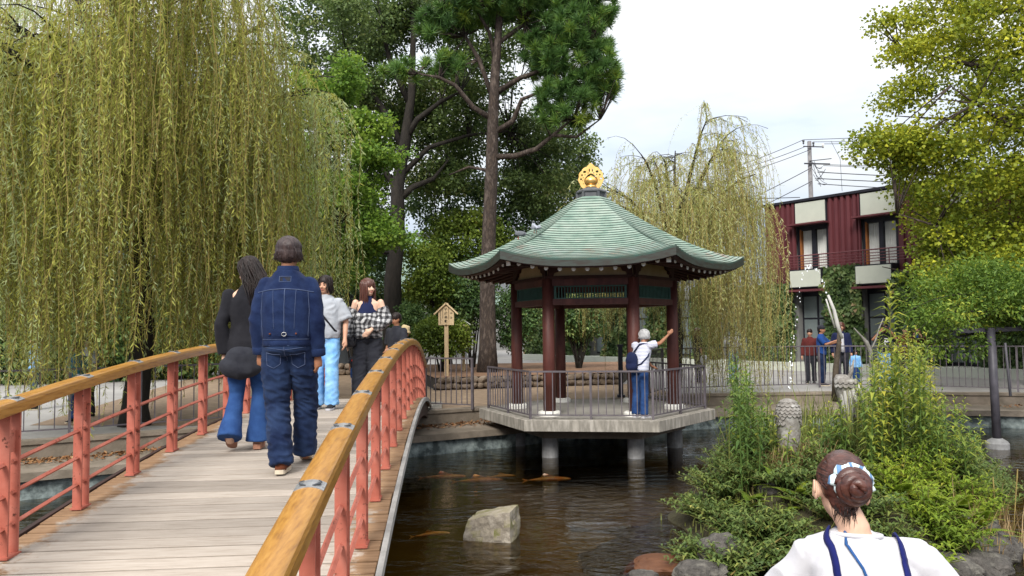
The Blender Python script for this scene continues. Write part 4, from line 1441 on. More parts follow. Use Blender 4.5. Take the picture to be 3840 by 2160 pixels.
MT['glass'] = glass_mat('window_glass', (0.05, 0.06, 0.07))
MT['glass2'] = pmat('frosted_grey_glass', (0.17, 0.20, 0.20), (0.12, 0.145, 0.15), rough=0.25, scale=0.7, spec=0.6, world_space=True)
BO = Vector((10.4, 31.6, 0))
BE = Vector((0.608, -0.794, 0)).normalized()
BNm = Vector((-0.794, -0.608, 0)).normalized()


def fp(a, z, d=0.0):
    """facade point: a along the wall, z up, d out of it"""
    return BO + BE * a + BNm * d + Vector((0, 0, z))


def fbox(a0, a1, z0, z1, d0, d1):
    return MB().prism([(a0, z0), (a1, z0), (a1, z1), (a0, z1)], lambda a, b, d: fp(a, b, d), d0, d1)


bld = thing('maroon_building', BO, 'two-storey building with maroon corrugated walls, pale panels and curtained windows', 'building')
core = fbox(-16, 0.0, 0.0, 3.35, -6, -0.25)
core.build('side_wing', MT['wallgrey'], bld)
fbox(0.02, 20, 0.0, 6.58, -6, -0.45).build('wall', MT['wallgrey'], bld)
fbox(-16, 20, 0.0, 0.30, -0.3, 0.9).build('plinth', MT['panel'], bld)
fbox(-0.1, 20, 6.585, 6.68, -6.1, 0.10).build('roof', MT['frame'], bld)


def corrugated(a0, a1, z0, z1, pitch=0.24):
    pts = []
    a = a0
    while a < a1 - 0.01:
        w_ = min(pitch, a1 - a)
        pts += [(a, -0.05), (a + w_ * 0.30, -0.05), (a + w_ * 0.42, 0.04), (a + w_ * 0.88, 0.04)]
        a += w_
    pts.append((a1, -0.05))
    m = MB()
    vs = [fp(x, z0, d) for x, d in pts] + [fp(x, z1, d) for x, d in pts]
    n = len(pts)
    m.add(vs, [(i, i + 1, n + i + 1, n + i) for i in range(n - 1)])
    m.build('corrugated_wall', MT['corr'], bld)


BAYS = [1.40 + 2.67 * i for i in range(7)]
a_prev = 0.0
for i, a0 in enumerate(BAYS):
    a1 = a0 + 1.36
    corrugated(a_prev, a0, 3.1, 6.6)
    a_prev = a1
    # upper window: pale panel above, two curtained panes, balcony with railing
    fbox(a0, a1, 5.60, 6.58, -0.3, 0.02).build('panel_frame', MT['frame'], bld)
    fbox(a0 + 0.05, a1 - 0.05, 5.72, 6.53, 0.02, 0.05).build('pale_panel', MT['panel'], bld)
    fbox(a0 - 0.12, a1 + 0.12, 5.62, 5.68, 0.0, 0.45).build('awning', MT['corr'], bld)
    wf = fbox(a0, a1, 3.88, 5.60, -0.42, -0.36).build('window', MT['frame'], bld)
    for x0, x1 in ((a0, a0 + 0.10), (a0 + 0.60, a0 + 0.76), (a1 - 0.14, a1)):
        fbox(x0, x1, 3.88, 5.60, -0.36, -0.16).build('frame', MT['frame'], wf)
    fbox(a0 + 0.10, a0 + 0.16, 3.88, 5.5, -0.36, -0.14).build('jamb', MT['timber'], wf)
    fbox(a0 + 0.10, a1 - 0.14, 5.46, 5.60, -0.36, -0.15).build('lintel', MT['frame'], wf)
    for x0, x1 in ((a0 + 0.16, a0 + 0.60), (a0 + 0.76, a1 - 0.14)):
        cm_ = MB()
        nn = 26
        pr = [(x0 + (x1 - x0) * j / nn, -0.30 + 0.025 * math.sin(j * 1.5)) for j in range(nn + 1)]
        cm_.add([fp(x, 3.9, d_) for x, d_ in pr] + [fp(x, 5.45, d_) for x, d_ in pr], [(j, j + 1, nn + 2 + j, nn + 1 + j) for j in range(nn)])
        cm_.build('curtain', MT['curtain'], wf)
        MB().add([fp(x0, 3.9, -0.22), fp(x1, 3.9, -0.22), fp(x1, 5.46, -0.22), fp(x0, 5.46, -0.22)], [(0, 1, 2, 3)]).build('pane', MT['glass'], wf)
    fbox(a0, a1, 3.16, 3.88, -0.3, 0.50).build('balcony_frame', MT['frame'], bld)
    fbox(a0 + 0.04, a1 - 0.04, 3.20, 3.83, 0.50, 0.53).build('balcony_panel', MT['panel'], bld)
    fbox(a0 - 0.1, a1 + 0.1, 3.02, 3.10, 0.0, 0.6).build('awning', MT['corr'], bld)
    # ground floor door
    gf = fbox(a0, a1, 0.30, 3.02, -0.40, -0.34).build('door', MT['frame'], bld)
    for x0, x1 in ((a0 + 0.08, a0 + 0.63), (a0 + 0.73, a1 - 0.08)):
        for z0, z1 in ((0.42, 1.15), (1.22, 1.95), (2.02, 2.85)):
            fbox(x0, x1, z0, z1, -0.34, -0.32).build('pane', MT['glass2'], gf)
corrugated(a_prev, 20, 3.1, 6.6)
for i, a0 in enumerate([0] + [b + 1.36 for b in BAYS]):
    a1 = a0 + (1.40 if i == 0 else 1.31)
    if a1 < 20.2:
        fbox(a0, a1, 0.30, 3.1, -0.44, -0.05).build('pier_wall', MT['wallgrey'], bld)
for zz in (3.98, 4.08, 4.18, 4.28, 4.40):
    MB().tube([fp(0.9, zz, 0.52), fp(20, zz, 0.52)], 0.016 if zz < 4.4 else 0.026, 6).build('balcony_rail', MT['corr'], bld)
for i in range(22):
    a = 0.9 + i * 0.89
    MB().tube([fp(a, 3.86, 0.52), fp(a, 4.42, 0.52)], 0.018, 6).build('balcony_post', MT['corr'], bld)
# single-storey wing: glazed bays between ivy
for i in range(6):
    a0 = -2.2 - 2.67 * i
    wf = fbox(a0, a0 + 1.3, 0.42, 2.95, -0.25, -0.16).build('wing_window', MT['frame'], bld)
    for z0, z1 in ((0.50, 1.25), (1.33, 2.08), (2.16, 2.88)):
        fbox(a0 + 0.05, a0 + 1.25, z0, z1, -0.16, -0.14).build('pane', MT['glass2'], wf)


def ivy(label, a0, a1, z0, z1, depth, n, seed, name='ivy'):
    rng = np.random.default_rng(seed)
    t = thing(name, fp((a0 + a1) / 2, z0, 0.1), label, 'ivy', 'ivy on the building')
    st = MB()
    for k in range(5):
        a = a0 + (a1 - a0) * (k + 0.5) / 5
        st.tube([fp(a, z0, 0.02), fp(a + 0.1, (z0 + z1) / 2, 0.03), fp(a - 0.05, z1 - 0.1, 0.02)], [0.025, 0.018, 0.01], 4)
    st.build('stem', MT['bark_dark'], t)['kind'] = 'stuff'
    A = a0 + (a1 - a0) * rng.random(n) + rng.normal(size=n) * 0.05
    Z = z0 + (z1 - z0) * rng.random(n)
    nz = np.array([noise.noise(Vector((x * 1.6, z * 1.6, seed))) for x, z in zip(A, Z)])
    dd = depth * (0.35 + 0.45 * rng.random(n) + 0.5 * nz)
    pos = np.array(list(BO))[None] + np.outer(A, list(BE)) + np.outer(dd, list(BNm)) + np.outer(Z, [0, 0, 1])
    d_ = rng.normal(size=(n, 3)) * 0.6 + np.array([0, 0, -1.0])
    nr = np.array(list(BNm))[None] + rng.normal(size=(n, 3)) * 0.45 + np.array([0, 0, 0.4])
    sc = rng.uniform(0.7, 1.3, n)
    q_ = leaf_quads(pos, d_, unit(nr), 0.15 * sc, 0.13 * sc, fold=0.12, mid=0.4)
    mkobj('foliage', quads_mesh('foliage', q_, 4, np.clip(0.45 + nz * 0.5 + rng.normal(size=n) * 0.18, 0, 1)), LM['ivy'], t)


ivy('ivy covering the pillar between the two balconies of the maroon building', 2.70, 4.15, 0.25, 3.95, 0.5, 5200, 1)
ivy('ivy on the right-hand pillar of the maroon building, beside the ginkgo', 5.40, 6.85, 0.25, 3.6, 0.6, 5200, 2)
ivy('ivy on the left corner of the maroon building, behind the pale willow', -0.7, 1.35, 0.25, 3.4, 0.5, 5200, 3)
ivy('ivy on the low wing right of the first glazed bay', -3.6, -2.3, 0.25, 3.5, 0.5, 4200, 4)
ivy('ivy on the low wing seen between the right pavilion columns', -6.3, -4.95, 0.25, 3.5, 0.5, 3600, 5)
ivy('ivy on the low wing left of the glass seen through the pavilion', -9.3, -7.6, 0.25, 3.5, 0.5, 3600, 6)
ivy('ivy on the low wing at the far left end', -15.5, -10.4, 0.25, 3.6, 0.5, 7000, 7)
ivy('ivy far along the maroon building, right of the ginkgo trunk', 8.1, 9.4, 0.25, 3.6, 0.6, 3600, 8)

# backdrop buildings glimpsed through the trees
fb = thing('far_house', (-9, 46, 0), 'far pale house with green roof glimpsed behind the camphor', 'building')
MB().box((-7.5, 48, 1.6), (9, 6, 3.2)).build('wall', MT['wallgrey'], fb)
MT['greenroof'] = pmat('pale_green_roof', (0.19, 0.26, 0.215), (0.15, 0.215, 0.175), rough=0.6, scale=1.0, world_space=True)
MB().prism([(-6.0, 3.1), (6.0, 3.1), (2.0, 7.6), (-2.0, 7.6)], lambda a, b, d: Vector((-6.2 + a, 45 + d + (b - 3.1) * 0.9, b)), 0, 4).build('roof', MT['greenroof'], fb)
MB().prism([(-1.8, 7.5), (1.8, 7.5), (1.5, 7.9), (-1.5, 7.9)], lambda a, b, d: Vector((-6.2 + a, 49.1 + d, b)), 0, 2.6).build('ridge', MT['slate'], fb)
for i in range(3):
    wnd = MB().box((-10 + 2.6 * i, 44.97, 1.7), (1.3, 0.06, 1.3)).build('window', MT['frame'], fb)
    MB().box((-10 + 2.6 * i, 44.92, 1.7), (1.1, 0.02, 1.1)).build('pane', MT['glass2'], wnd)
fb2 = thing('far_house', (-30, 60, 0), 'far low white house at the left edge behind the willow', 'building')
MB().box((-26, 60, 2.0), (22, 6, 4.0)).build('wall', MT['wallgrey'], fb2)
MB().prism([(-12, 4.0), (12, 4.0), (11, 6.0), (-11, 6.0)], lambda a, b, d: Vector((-26 + a, 56.5 + d + (b - 4) * 1.2, b)), 0, 4).build('roof', MT['slate'], fb2)
for i in range(5):
    wnd = MB().box((-34 + 4 * i, 56.96, 2.0), (1.6, 0.06, 1.4)).build('window', MT['frame'], fb2)
    MB().box((-34 + 4 * i, 56.91, 2.0), (1.4, 0.02, 1.2)).build('pane', MT['glass2'], wnd)
fb3 = thing('far_house', (22, 62, 0), 'far grey house behind the utility pole, almost hidden', 'building')
MB().box((4, 66, 2.2), (26, 6, 4.4)).build('wall', MT['wallgrey'], fb3)
MB().prism([(-14, 4.4), (14, 4.4), (13, 6.0), (-13, 6.0)], lambda a, b, d: Vector((4 + a, 62.5 + d + (b - 4.4) * 1.2, b)), 0, 4).build('roof', MT['slate'], fb3)
hd = thing('grey_hoarding', (-6.2, 31.5, 0), 'dark grey panel hoarding behind the woman in the checked shirt', 'fence')
MT['hoard'] = pmat('dark_grey_panel', (0.040, 0.045, 0.050), (0.032, 0.036, 0.040), rough=0.6, scale=1.5, world_space=True)
for i in range(5):
    MB().box((-7.9 + 0.78 * i, 31.5, 1.6), (0.772, 0.05, 3.2)).build('panel', MT['hoard'], hd)
for i in range(6):
    MB().box((-8.29 + 0.78 * i, 31.56, 1.6), (0.05, 0.06, 3.25)).build('post', MT['slate'], hd)

# ------------------------------------------------------------------ utility pole and wires
MT['polegrey'] = pmat('concrete_pole', (0.20, 0.19, 0.19), (0.14, 0.135, 0.14), rough=0.8, scale=4, world_space=True)
MT['wire'] = pmat('black_wire', (0.022, 0.022, 0.03), (0.018, 0.018, 0.024), rough=0.6, scale=5)
UP = at(3040, 700, 45)
UPX, UPY = UP.x, 45.0


def uz(py):
    return at(3040, py, 45).z


pole = thing('utility_pole', (UPX, UPY, 0), 'concrete utility pole with crossarms and insulators above the maroon building', 'pole')
MB().lathe([(0.17, 0), (0.115, uz(530))], (UPX, UPY, 0), 14).build('pole_shaft', MT['polegrey'], pole, smooth=True)
for py, x0, x1, th in ((551, -0.42, 0.72, 0.055), (606, -0.10, 1.15, 0.04), (615, -0.40, 1.05, 0.07)):
    MB().bar((UPX + x0, UPY - 0.16, uz(py)), (UPX + x1, UPY - 0.30, uz(py) + (0.10 if py == 606 else -0.08)), th, th).build('crossarm', MT['wire'], pole)
for dx, py in ((-0.42, 530), (0.16, 538), (0.72, 545)):
    z = uz(py)
    MB().lathe([(0.035, z - 0.22), (0.06, z - 0.14), (0.035, z - 0.10), (0.075, z - 0.04), (0.05, z + 0.05)], (UPX + dx, UPY - 0.2, 0), 10).build('insulator', MT['white'] if dx > 0.5 else MT['slate'], pole)
WI = [((-0.42, 527), (2750, 628), (3900, 480), .018), ((-0.3, 552), (2760, 640), None, .018), ((0.0, 563), (2770, 655), None, .018), ((0.16, 535), None, (3900, 515), .016), ((0.72, 543), None, (3900, 522), .016),
      ((0.7, 620), None, (3900, 630), .016), ((0.7, 624), None, (3900, 640), .016), ((0.35, 648), None, (3900, 680), .026), ((0.35, 672), None, (3900, 700), .026), ((0.35, 692), None, (3900, 730), .024),
      ((0.0, 632), (2600, 850), None, .022), ((0.0, 682), (2650, 870), None, .022)]
for i, ((dx, py), l_, r2, rad) in enumerate(WI):
    c = Vector((UPX + dx, UPY - 0.2, uz(py)))
    for e_ in (l_, r2):
        if e_ is None:
            continue
        p1 = at(e_[0], e_[1], 43 if e_ is l_ else 47)
        pts = curve3(c, p1, (0, 0, -0.12), 8)
        MB().tube(pts, rad, 5).build('wire', MT['wire'], pole)
rn = random.Random(4)
for i in range(9):
    a = Vector((UPX + rn.uniform(0.05, 0.2), UPY - 0.2, uz(rn.uniform(600, 690))))
    b = Vector((UPX + rn.uniform(0.4, 0.9), UPY - 0.25, uz(rn.uniform(620, 710))))
    MB().tube(curve3(a, b, (0, 0, -0.35), 7), 0.014, 4).build('drop_wire', MT['wire'], pole)
MB().tube([Vector((UPX + 1.2, UPY - .2, uz(533))), Vector((UPX + 1.7, UPY - .2, uz(600))), Vector((UPX + 1.75, UPY - .2, uz(720)))], 0.012, 4).build('drop_wire', MT['wire'], pole)
dist = MB()
for px0, py0, px1, py1, Y0, Y1 in ((1960, 772, 2200, 766, 60, 60),):
    dist.tube([at(px0 - 700, py0 + 20, Y0), at(px0, py0, Y0), at(px1, py1, Y1), at(3000, 740, 60)], 0.03, 4)
tag(dist.build('overhead_wire', MT['wire']), 'single overhead wire seen through the gap left of the finial', 'wire')

# ------------------------------------------------------------------ notice board
MT['board'] = pmat('bare_cypress', (0.60, 0.46, 0.28), (0.52, 0.38, 0.22), rough=0.75, scale=3, stretch=(6, 6, 0.6))
MT['ink'] = pmat('black_ink', (0.02, 0.018, 0.015), (0.03, 0.025, 0.02), rough=0.8, scale=5)


def notice(label, px, Y, w_, zt, zb, text):
    """roofed notice board: post, panel, two roof boards, writing"""
    t = thing('notice_board', (atx(px, Y, 0).x, Y, 0.36), label, 'sign')
    X = atx(px, Y, 1.5).x
    MB().box((X, Y + 0.02, (0.3 + zt) / 2), (0.115, 0.09, zt - 0.3)).build('post', MT['board'], t)
    h = w_ / 2
    prof = [(-h, zb), (h, zb), (h * 1.02, zt - 0.26), (0, zt - 0.06), (-h * 1.02, zt - 0.26)]
    MB().prism(prof, lambda a, b, d: Vector((X + a, Y + d, b)), -0.055, -0.025).build('panel', MT['board'], t)
    for s in (-1, 1):
        MB().bar((X, Y - 0.04, zt), (X + s * h * 1.55, Y - 0.04, zt - 0.325), 0.16, 0.04, up=(0, 0, 1)).build('roof_board', MT['board'], t)
    if text:
        z = zt - 0.27
        for ch, sz, dx, zz in text:
            cu_ = bpy.data.curves.new('writing', 'FONT')
            cu_.body = ch
            cu_.size = sz
            cu_.align_x, cu_.align_y = 'CENTER', 'CENTER'
            cu_.extrude = 0.001
            cu_.offset = 0.004
            ob = bpy.data.objects.new('writing', cu_)
            COL.objects.link(ob)
            bpy.context.view_layer.update()
            wm = bpy.data.meshes.new_from_object(ob.evaluated_get(bpy.context.evaluated_depsgraph_get()))
            bpy.data.objects.remove(ob)
            wm.materials.clear()
            wm.transform(Matrix.Translation((X + dx, Y - 0.058, zz)) @ Matrix.Rotation(R(90), 4, 'X'))
            mkobj('writing', wm, MT['ink'], t)['kind'] = 'stuff'
        lines = MB()
        for dx, z0, z1 in ((0.075, 0.17, 0.55), (-0.10, 0.20, 0.48), (-0.165, 0.05, 0.42)):
            k = 0
            zz = zb + z0
            while zz < zb + z1:
                lines.box((X + dx + 0.002 * (k % 3 - 1), Y - 0.0565, zz), (0.018, 0.002, 0.012))
                zz += 0.021
                k += 1
        lines.build('small_writing', MT['ink'], t)['kind'] = 'stuff'
    return t


zt_ = at(1674, 1137, 22.6).z
zb_ = at(1674, 1219, 22.6).z
notice('bare wooden notice board with little roof and black writing, on a tall post', 1674, 22.6, 0.45, zt_, zb_,
       [('浄', .085, -0.005, zt_ - .20), ('庭', .085, -0.005, zt_ - .31), ('代', .085, -0.005, zt_ - .42), ('勧', .085, -0.005, zt_ - .53), ('奉', .055, 0.15, zt_ - .30), ('納', .055, 0.15, zt_ - .43), ('士', .04, -0.005, zt_ - .64)])
nb2 = thing('notice_board', (atx(1738, 25.4, 0).x, 25.4, 0.36), 'second small wooden board half hidden beside the pine trunk', 'sign')
X2 = atx(1738, 25.4, 1.5).x
MB().box((X2, 25.4, 0.95), (0.09, 0.07, 1.3)).build('post', MT['board'], nb2)
MB().box((X2, 25.34, 1.68), (0.26, 0.04, 0.38)).build('panel', MT['cream'], nb2)
for dx in (-0.14, 0.14):
    MB().box((X2 + dx, 25.33, 1.68), (0.035, 0.06, 0.40)).build('frame', MT['board'], nb2)
for s in (-1, 1):
    MB().bar((X2, 25.33, 2.02), (X2 + s * 0.24, 25.33, 1.86), 0.12, 0.03).build('roof_board', MT['panel'], nb2)

# dark lamp post behind the pavilion
lp = thing('bollard_post', (2.55, 18.4, 0.06), 'dark square post standing behind the right front pavilion column', 'post')
MB().box((2.55, 18.4, 0.66), (0.10, 0.10, 1.2)).build('shaft', MT['frame'], lp)
MB().box((2.55, 18.4, 1.28), (0.14, 0.14, 0.05)).build('cap', MT['frame'], lp)
MB().box((2.55, 18.4, 0.09), (0.17, 0.17, 0.06)).build('foot', MT['frame'], lp)

# prop in the water at the right
px_ = atx(3735, 14.6, 0).x
prop = thing('branch_prop', (px_, 14.6, WATER), 'dark steel prop on a round concrete foot in the water, holding up wisteria', 'post')
MT['propmetal'] = pmat('dark_violet_steel', (0.075, 0.070, 0.085), (0.05, 0.048, 0.058), rough=0.5, scale=6)
MB().tube([(px_, 14.6, WATER + 0.1), (px_ - 0.03, 14.6, at(3735, 1230, 14.6).z)], [0.075, 0.07], 14).build('shaft', MT['propmetal'], prop, smooth=True)
MB().lathe([(0.20, WATER - 0.6), (0.20, WATER + 0.10), (0.17, WATER + 0.14), (0.09, WATER + 0.19)], (px_, 14.6, 0), 20).build('foot', MT['pier'], prop)
MB().bar((px_ - 0.7, 14.6, at(3735, 1240, 14.6).z), (px_ + 1.5, 14.9, at(3735, 1240, 14.6).z + 0.05), 0.08, 0.08).build('arm', MT['propmetal'], prop)
MB().tube([(atx(3790, 17.6, 0).x, 17.6, 0.06), (atx(3810, 17.6, 0).x, 17.9, 1.25)], 0.03, 8).build('stay', MT['propmetal'], prop)

# ------------------------------------------------------------------ rock in the pond
MT['granite'] = pmat('mossy_granite', (0.30, 0.26, 0.20), (0.21, 0.18, 0.14), rough=0.95, scale=7, bump=0.9, bscale=18, dist=0.03, c3=(0.36, 0.32, 0.26), world_space=True)
MT['mossrock'] = pmat('moss', (0.15, 0.145, 0.055), (0.24, 0.21, 0.14), rough=0.95, scale=7, bump=0.8, bscale=25, dist=0.02, c3=(0.30, 0.265, 0.21), world_space=True)


def rocky(name, label, c, size, seed, mat, cut=0.75, group=None, cat='rock', sub=4, rz=0.0, top=None):
    bm = bmesh.new()
    bmesh.ops.create_cube(bm, size=2.0)
    bmesh.ops.subdivide_edges(bm, edges=bm.edges[:], cuts=11, use_grid_fill=True)
    for v in bm.verts:
        p = v.co.copy()
        n_ = p.normalized()
        p = p.lerp(n_ * 1.25, cut)
        p *= 1 + 0.20 * noise.noise(n_ * 1.3 + Vector((seed * 3.1, 0, 0))) + 0.10 * noise.noise(n_ * 3.1 + Vector((seed, 5, 0))) + 0.05 * noise.noise(n_ * 8 + Vector((0, seed, 2)))
        v.co = Vector((p.x * size[0], p.y * size[1], p.z * size[2]))
    me = bpy.data.meshes.new(name)
    bm.to_mesh(me)
    bm.free()
    me.materials.append(mat)
    o = bpy.data.objects.new(name, me)
    link(o)
    if top is not None:
        me.materials.append(top)
        for p in me.polygons:
            if p.normal.z > 0.35 + 0.3 * noise.noise(p.center * 6) or (p.normal.x > 0.6 and p.center.z > -0.2 * size[2]):
                p.material_index = 1
    o.location = c
    o.rotation_euler = (0, 0, rz)
    return tag(o, label, cat, group)


# flat-topped block leaning back
bm = bmesh.new()
bmesh.ops.create_cube(bm, size=2.0)
bmesh.ops.subdivide_edges(bm, edges=bm.edges[:], cuts=13, use_grid_fill=True)
for v in bm.verts:
    x, y, z = v.co
    p = Vector((x, y, z)).lerp(Vector((x, y, z)).normalized() * 1.3, 0.16)
    x, y, z = p
    tp = (z + 1) / 2
    X_ = x * (0.305 - 0.055 * tp) + 0.035 * tp
    Y_ = y * (0.24 - 0.03 * tp) + 0.06 * tp
    Z_ = z * 0.26 + (0.055 * x * tp)
    q_ = Vector((X_, Y_, Z_))
    q_ += Vector(p).normalized() * (0.018 * noise.noise(q_ * 6) + 0.012 * noise.noise(q_ * 17))
    v.co = q_
me = bpy.data.meshes.new('pond_stone')
bm.to_mesh(me)
bm.free()
me.materials.append(MT['granite'])
me.materials.append(MT['mossrock'])
for p in me.polygons:
    if p.normal.z > 0.45 or (p.normal.x > 0.75 and noise.noise(p.center * 7) > -0.25) or (p.normal.z > 0.1 and noise.noise(p.center * 9) > 0.25):
        p.material_index = 1
o = bpy.data.objects.new('pond_stone', me)
link(o)
o.location = (atx(1835, 8.75, -0.5).x, 8.8, WATER + 0.015)
o.rotation_euler = (0, 0, R(-14))
tag(o, 'square mossy granite block standing alone in the pond', 'rock')


# ------------------------------------------------------------------ carp
def koi(label, px, py, Y_len, rz, c1, c2, wpx=None):
    Y = None
    lo, hi = 5.0, 18.0
    for _ in range(40):
        m = (lo + hi) / 2
        if at(px, py, m).z > WATER:
            lo = m
        else:
            hi = m
    Y = lo
    t = thing('koi', (at(px, py, Y).x, Y, WATER - 0.075), label, 'fish', 'koi in the pond', rz=rz)
    mt = pmat('koi_skin', c1, c2, rough=0.35, scale=9, lo=0.42, hi=0.58, spec=0.5)
    m = MB()
    rs = []
    L = Y_len
    for i in range(13):
        s = i / 12
        w_ = 0.050 * L * 1.5 * (math.sin(math.pi * min(1, s * 0.93 + 0.05)) ** 0.7) * (1.0 if s < 0.5 else (1.3 - 0.6 * s)) + 0.004
        x = (0.5 - s) * L
        y = 0.05 * L * math.sin(s * 4.0)
        rs.append([Vector((x, y + w_ * math.cos(a), w_ * 0.75 * math.sin(a))) for a in (2 * math.pi * j / 10 for j in range(10))])
    m.rings(rs)
    m.build('body', mt, t, smooth=True, local=True)
    y_ = 0.05 * L * math.sin(4.0)
    MB().add([(-0.47 * L, y_, 0), (-0.66 * L, y_ + 0.01, 0.045 * L), (-0.60 * L, y_, 0.0), (-0.66 * L, y_ - 0.01, -0.06 * L)], [(0, 1, 2), (0, 2, 3)]).build('tail', mt, t, local=True)
    for s in (-1, 1):
        MB().add([(0.24 * L, s * 0.07 * L, -0.01), (0.12 * L, s * 0.2 * L, 0.0), (0.17 * L, s * 0.07 * L, -0.01)], [(0, 1, 2)]).build('fin', mt, t, local=True)
    MB().add([(0.1 * L, 0.02 * L, 0.08 * L), (-0.12 * L, 0.03 * L, 0.14 * L), (-0.2 * L, 0.03 * L, 0.06 * L)], [(0, 1, 2)]).build('back_fin', mt, t, local=True)


koi('orange koi nearest the bridge, beside the granite block', 1620, 1980, 0.42, R(18), (0.60, 0.30, 0.10), (0.66, 0.46, 0.26))
koi('golden orange koi, middle of the three in a row', 1800, 1784, 0.72, R(6), (0.36, 0.18, 0.06), (0.32, 0.14, 0.04))
koi('pale red and white koi, leftmost of the three in a row', 1670, 1771, 0.68, R(4), (0.50, 0.18, 0.10), (0.62, 0.42, 0.30))
koi('white koi with orange head, rightmost of the row', 2060, 1780, 0.68, R(5), (0.42, 0.30, 0.22), (0.40, 0.17, 0.08))
koi('faint brownish koi just behind the golden one', 1885, 1768, 0.42, R(8), (0.42, 0.28, 0.12), (0.36, 0.22, 0.09))


# ------------------------------------------------------------------ pigeons on the roof
def pigeon(label, px, py, Y, rz, c):
    p = at(px, py, Y)
    t = thing('pigeon', p, label, 'bird', 'pigeons on the pavilion roof', rz=rz)
    mg = pmat('pigeon_grey', c, tuple(x * 0.75 for x in c), rough=0.7, scale=14)
    md = MT['slate']
    b = MB()
    rs = []
    for s, w_, z, y in ((0, .010, .085, -.135), (.1, .024, .085, -.11), (.25, .045, .09, -.06), (.45, .062, .105, .0), (.65, .060, .125, .045), (.8, .042, .155, .07), (.9, .030, .18, .08), (1.0, .026, .20, .085)):
        rs.append([Vector((w_ * math.cos(a), y + w_ * 0.55 * math.sin(a), z + w_ * 0.85 * math.sin(a))) for a in (2 * math.pi * j / 10 for j in range(10))])
    b.rings(rs)
    b.build('body', mg, t, smooth=True, local=True)
    MB().ball((0, .095, .218), (.026, .032, .027)).build('head', md, t, smooth=True, local=True)
    MB().tube([(0, .12, .217), (0, .148, .212)], [.008, .002], 6).build('beak', MT['frame'], t, local=True)
    MB().prism([(-.035, -.26), (.035, -.26), (.022, -.11), (-.022, -.11)], lambda a, bb, d: Vector((a, bb, .08 + d + (bb + .11) * 0.15)), 0, .008).build('tail', md, t, local=True)
    for s in (-1, 1):
        MB().ball((s * .052, -.03, .105), (.014, .10, .042)).build('wing', mg, t, smooth=True, local=True)
        MB().tube([(s * .02, .01, .06), (s * .022, .012, .0)], .006, 5).build('leg', MT['coral'], t, local=True)


def roof_hit(px, py):
    dg = bpy.context.evaluated_depsgraph_get()
    d_ = (at(px, py, 15) - EYE).normalized()
    h, loc, *_ = SC.ray_cast(dg, EYE, d_)
    return loc


bpy.context.view_layer.update()
pigeon('dark pigeon on the left slope of the pavilion roof', 1946, 898, 13.9, R(75), (0.13, 0.14, 0.16))
pigeon('pale grey pigeon on the roof hip, higher than the other', 2008, 875, 13.9, R(20), (0.34, 0.36, 0.42))

# ------------------------------------------------------------------ island with wild plants and dragon fountain
MT['islesoil'] = pmat('island_soil', (0.035, 0.03, 0.016), (0.055, 0.05, 0.025), rough=0.95, scale=6, bump=0.8, bscale=20, dist=0.04, world_space=True)
LM['goldenrod'] = leafmat('goldenrod_leaves', [(0, (0.06, 0.12, 0.03)), (0.4, (0.15, 0.23, 0.05)), (0.75, (0.31, 0.35, 0.05)), (1, (0.48, 0.44, 0.06))], trans=0.35)
LM['herb'] = leafmat('dark_herb_leaves', [(0, (0.04, 0.075, 0.02)), (0.5, (0.10, 0.155, 0.035)), (0.9, (0.21, 0.25, 0.055)), (1, (0.36, 0.34, 0.08))], trans=0.3, spec=0.4)
LM['fern'] = leafmat('fern_fronds', [(0, (0.08, 0.14, 0.02)), (0.5, (0.20, 0.29, 0.03)), (0.85, (0.35, 0.40, 0.04)), (1, (0.42, 0.33, 0.07))], trans=0.4)
LM['dry'] = leafmat('dry_grass', [(0, (0.16, 0.10, 0.045)), (0.5, (0.28, 0.19, 0.085)), (1, (0.38, 0.28, 0.15))], trans=0.2)
LM['reed'] = leafmat('green_grass', [(0, (0.07, 0.10, 0.025)), (0.5, (0.16, 0.19, 0.045)), (1, (0.30, 0.29, 0.09))], trans=0.3)
MT['stem'] = pmat('green_stem', (0.13, 0.13, 0.035), (0.09, 0.10, 0.025), rough=0.7, scale=6)
MT['stone_grey'] = pmat('weathered_stone', (0.27, 0.255, 0.235), (0.17, 0.155, 0.14), rough=0.9, scale=9, bump=0.5, bscale=30, c3=(0.34, 0.33, 0.31), world_space=True)
MT['stone_dark'] = pmat('wet_dark_stone', (0.085, 0.065, 0.045), (0.05, 0.04, 0.03), rough=0.7, scale=9, bump=0.5, bscale=30, world_space=True)
MT['stone_pale'] = pmat('bleached_stone', (0.50, 0.49, 0.46), (0.36, 0.35, 0.33), rough=0.8, scale=9, stretch=(1, 1, .3), bump=0.3, world_space=True)
IC, IRX, IRY = Vector((3.72, 9.2, 0)), 2.15, 2.15


def isle_z(x, y):
    e_ = ((x - IC.x) / IRX) ** 2 + ((y - IC.y) / IRY) ** 2
    return WATER - 0.68 + 1.28 * math.exp(-1.0 * e_ ** 1.6) + 0.10 * noise.noise(Vector((x * 1.7, y * 1.7, 0)))


im = MB()
NI = 44
vs = []
for i in range(NI + 1):
    for j in range(NI + 1):
        x = IC.x + (i / NI * 2 - 1) * IRX * 1.35
        y = IC.y + (j / NI * 2 - 1) * IRY * 1.35
        vs.append((x, y, isle_z(x, y)))
im.add(vs, [(i * (NI + 1) + j, (i + 1) * (NI + 1) + j, (i + 1) * (NI + 1) + j + 1, i * (NI + 1) + j + 1) for i in range(NI) for j in range(NI)])
o = im.build('island_ground', MT['islesoil'], smooth=True)
tag(o, kind='structure')


def base_at(Dx, Y):
    p = atx(Dx * 1.4907, Y, 0.0)
    return Vector((p.x, Y, isle_z(p.x, Y)))


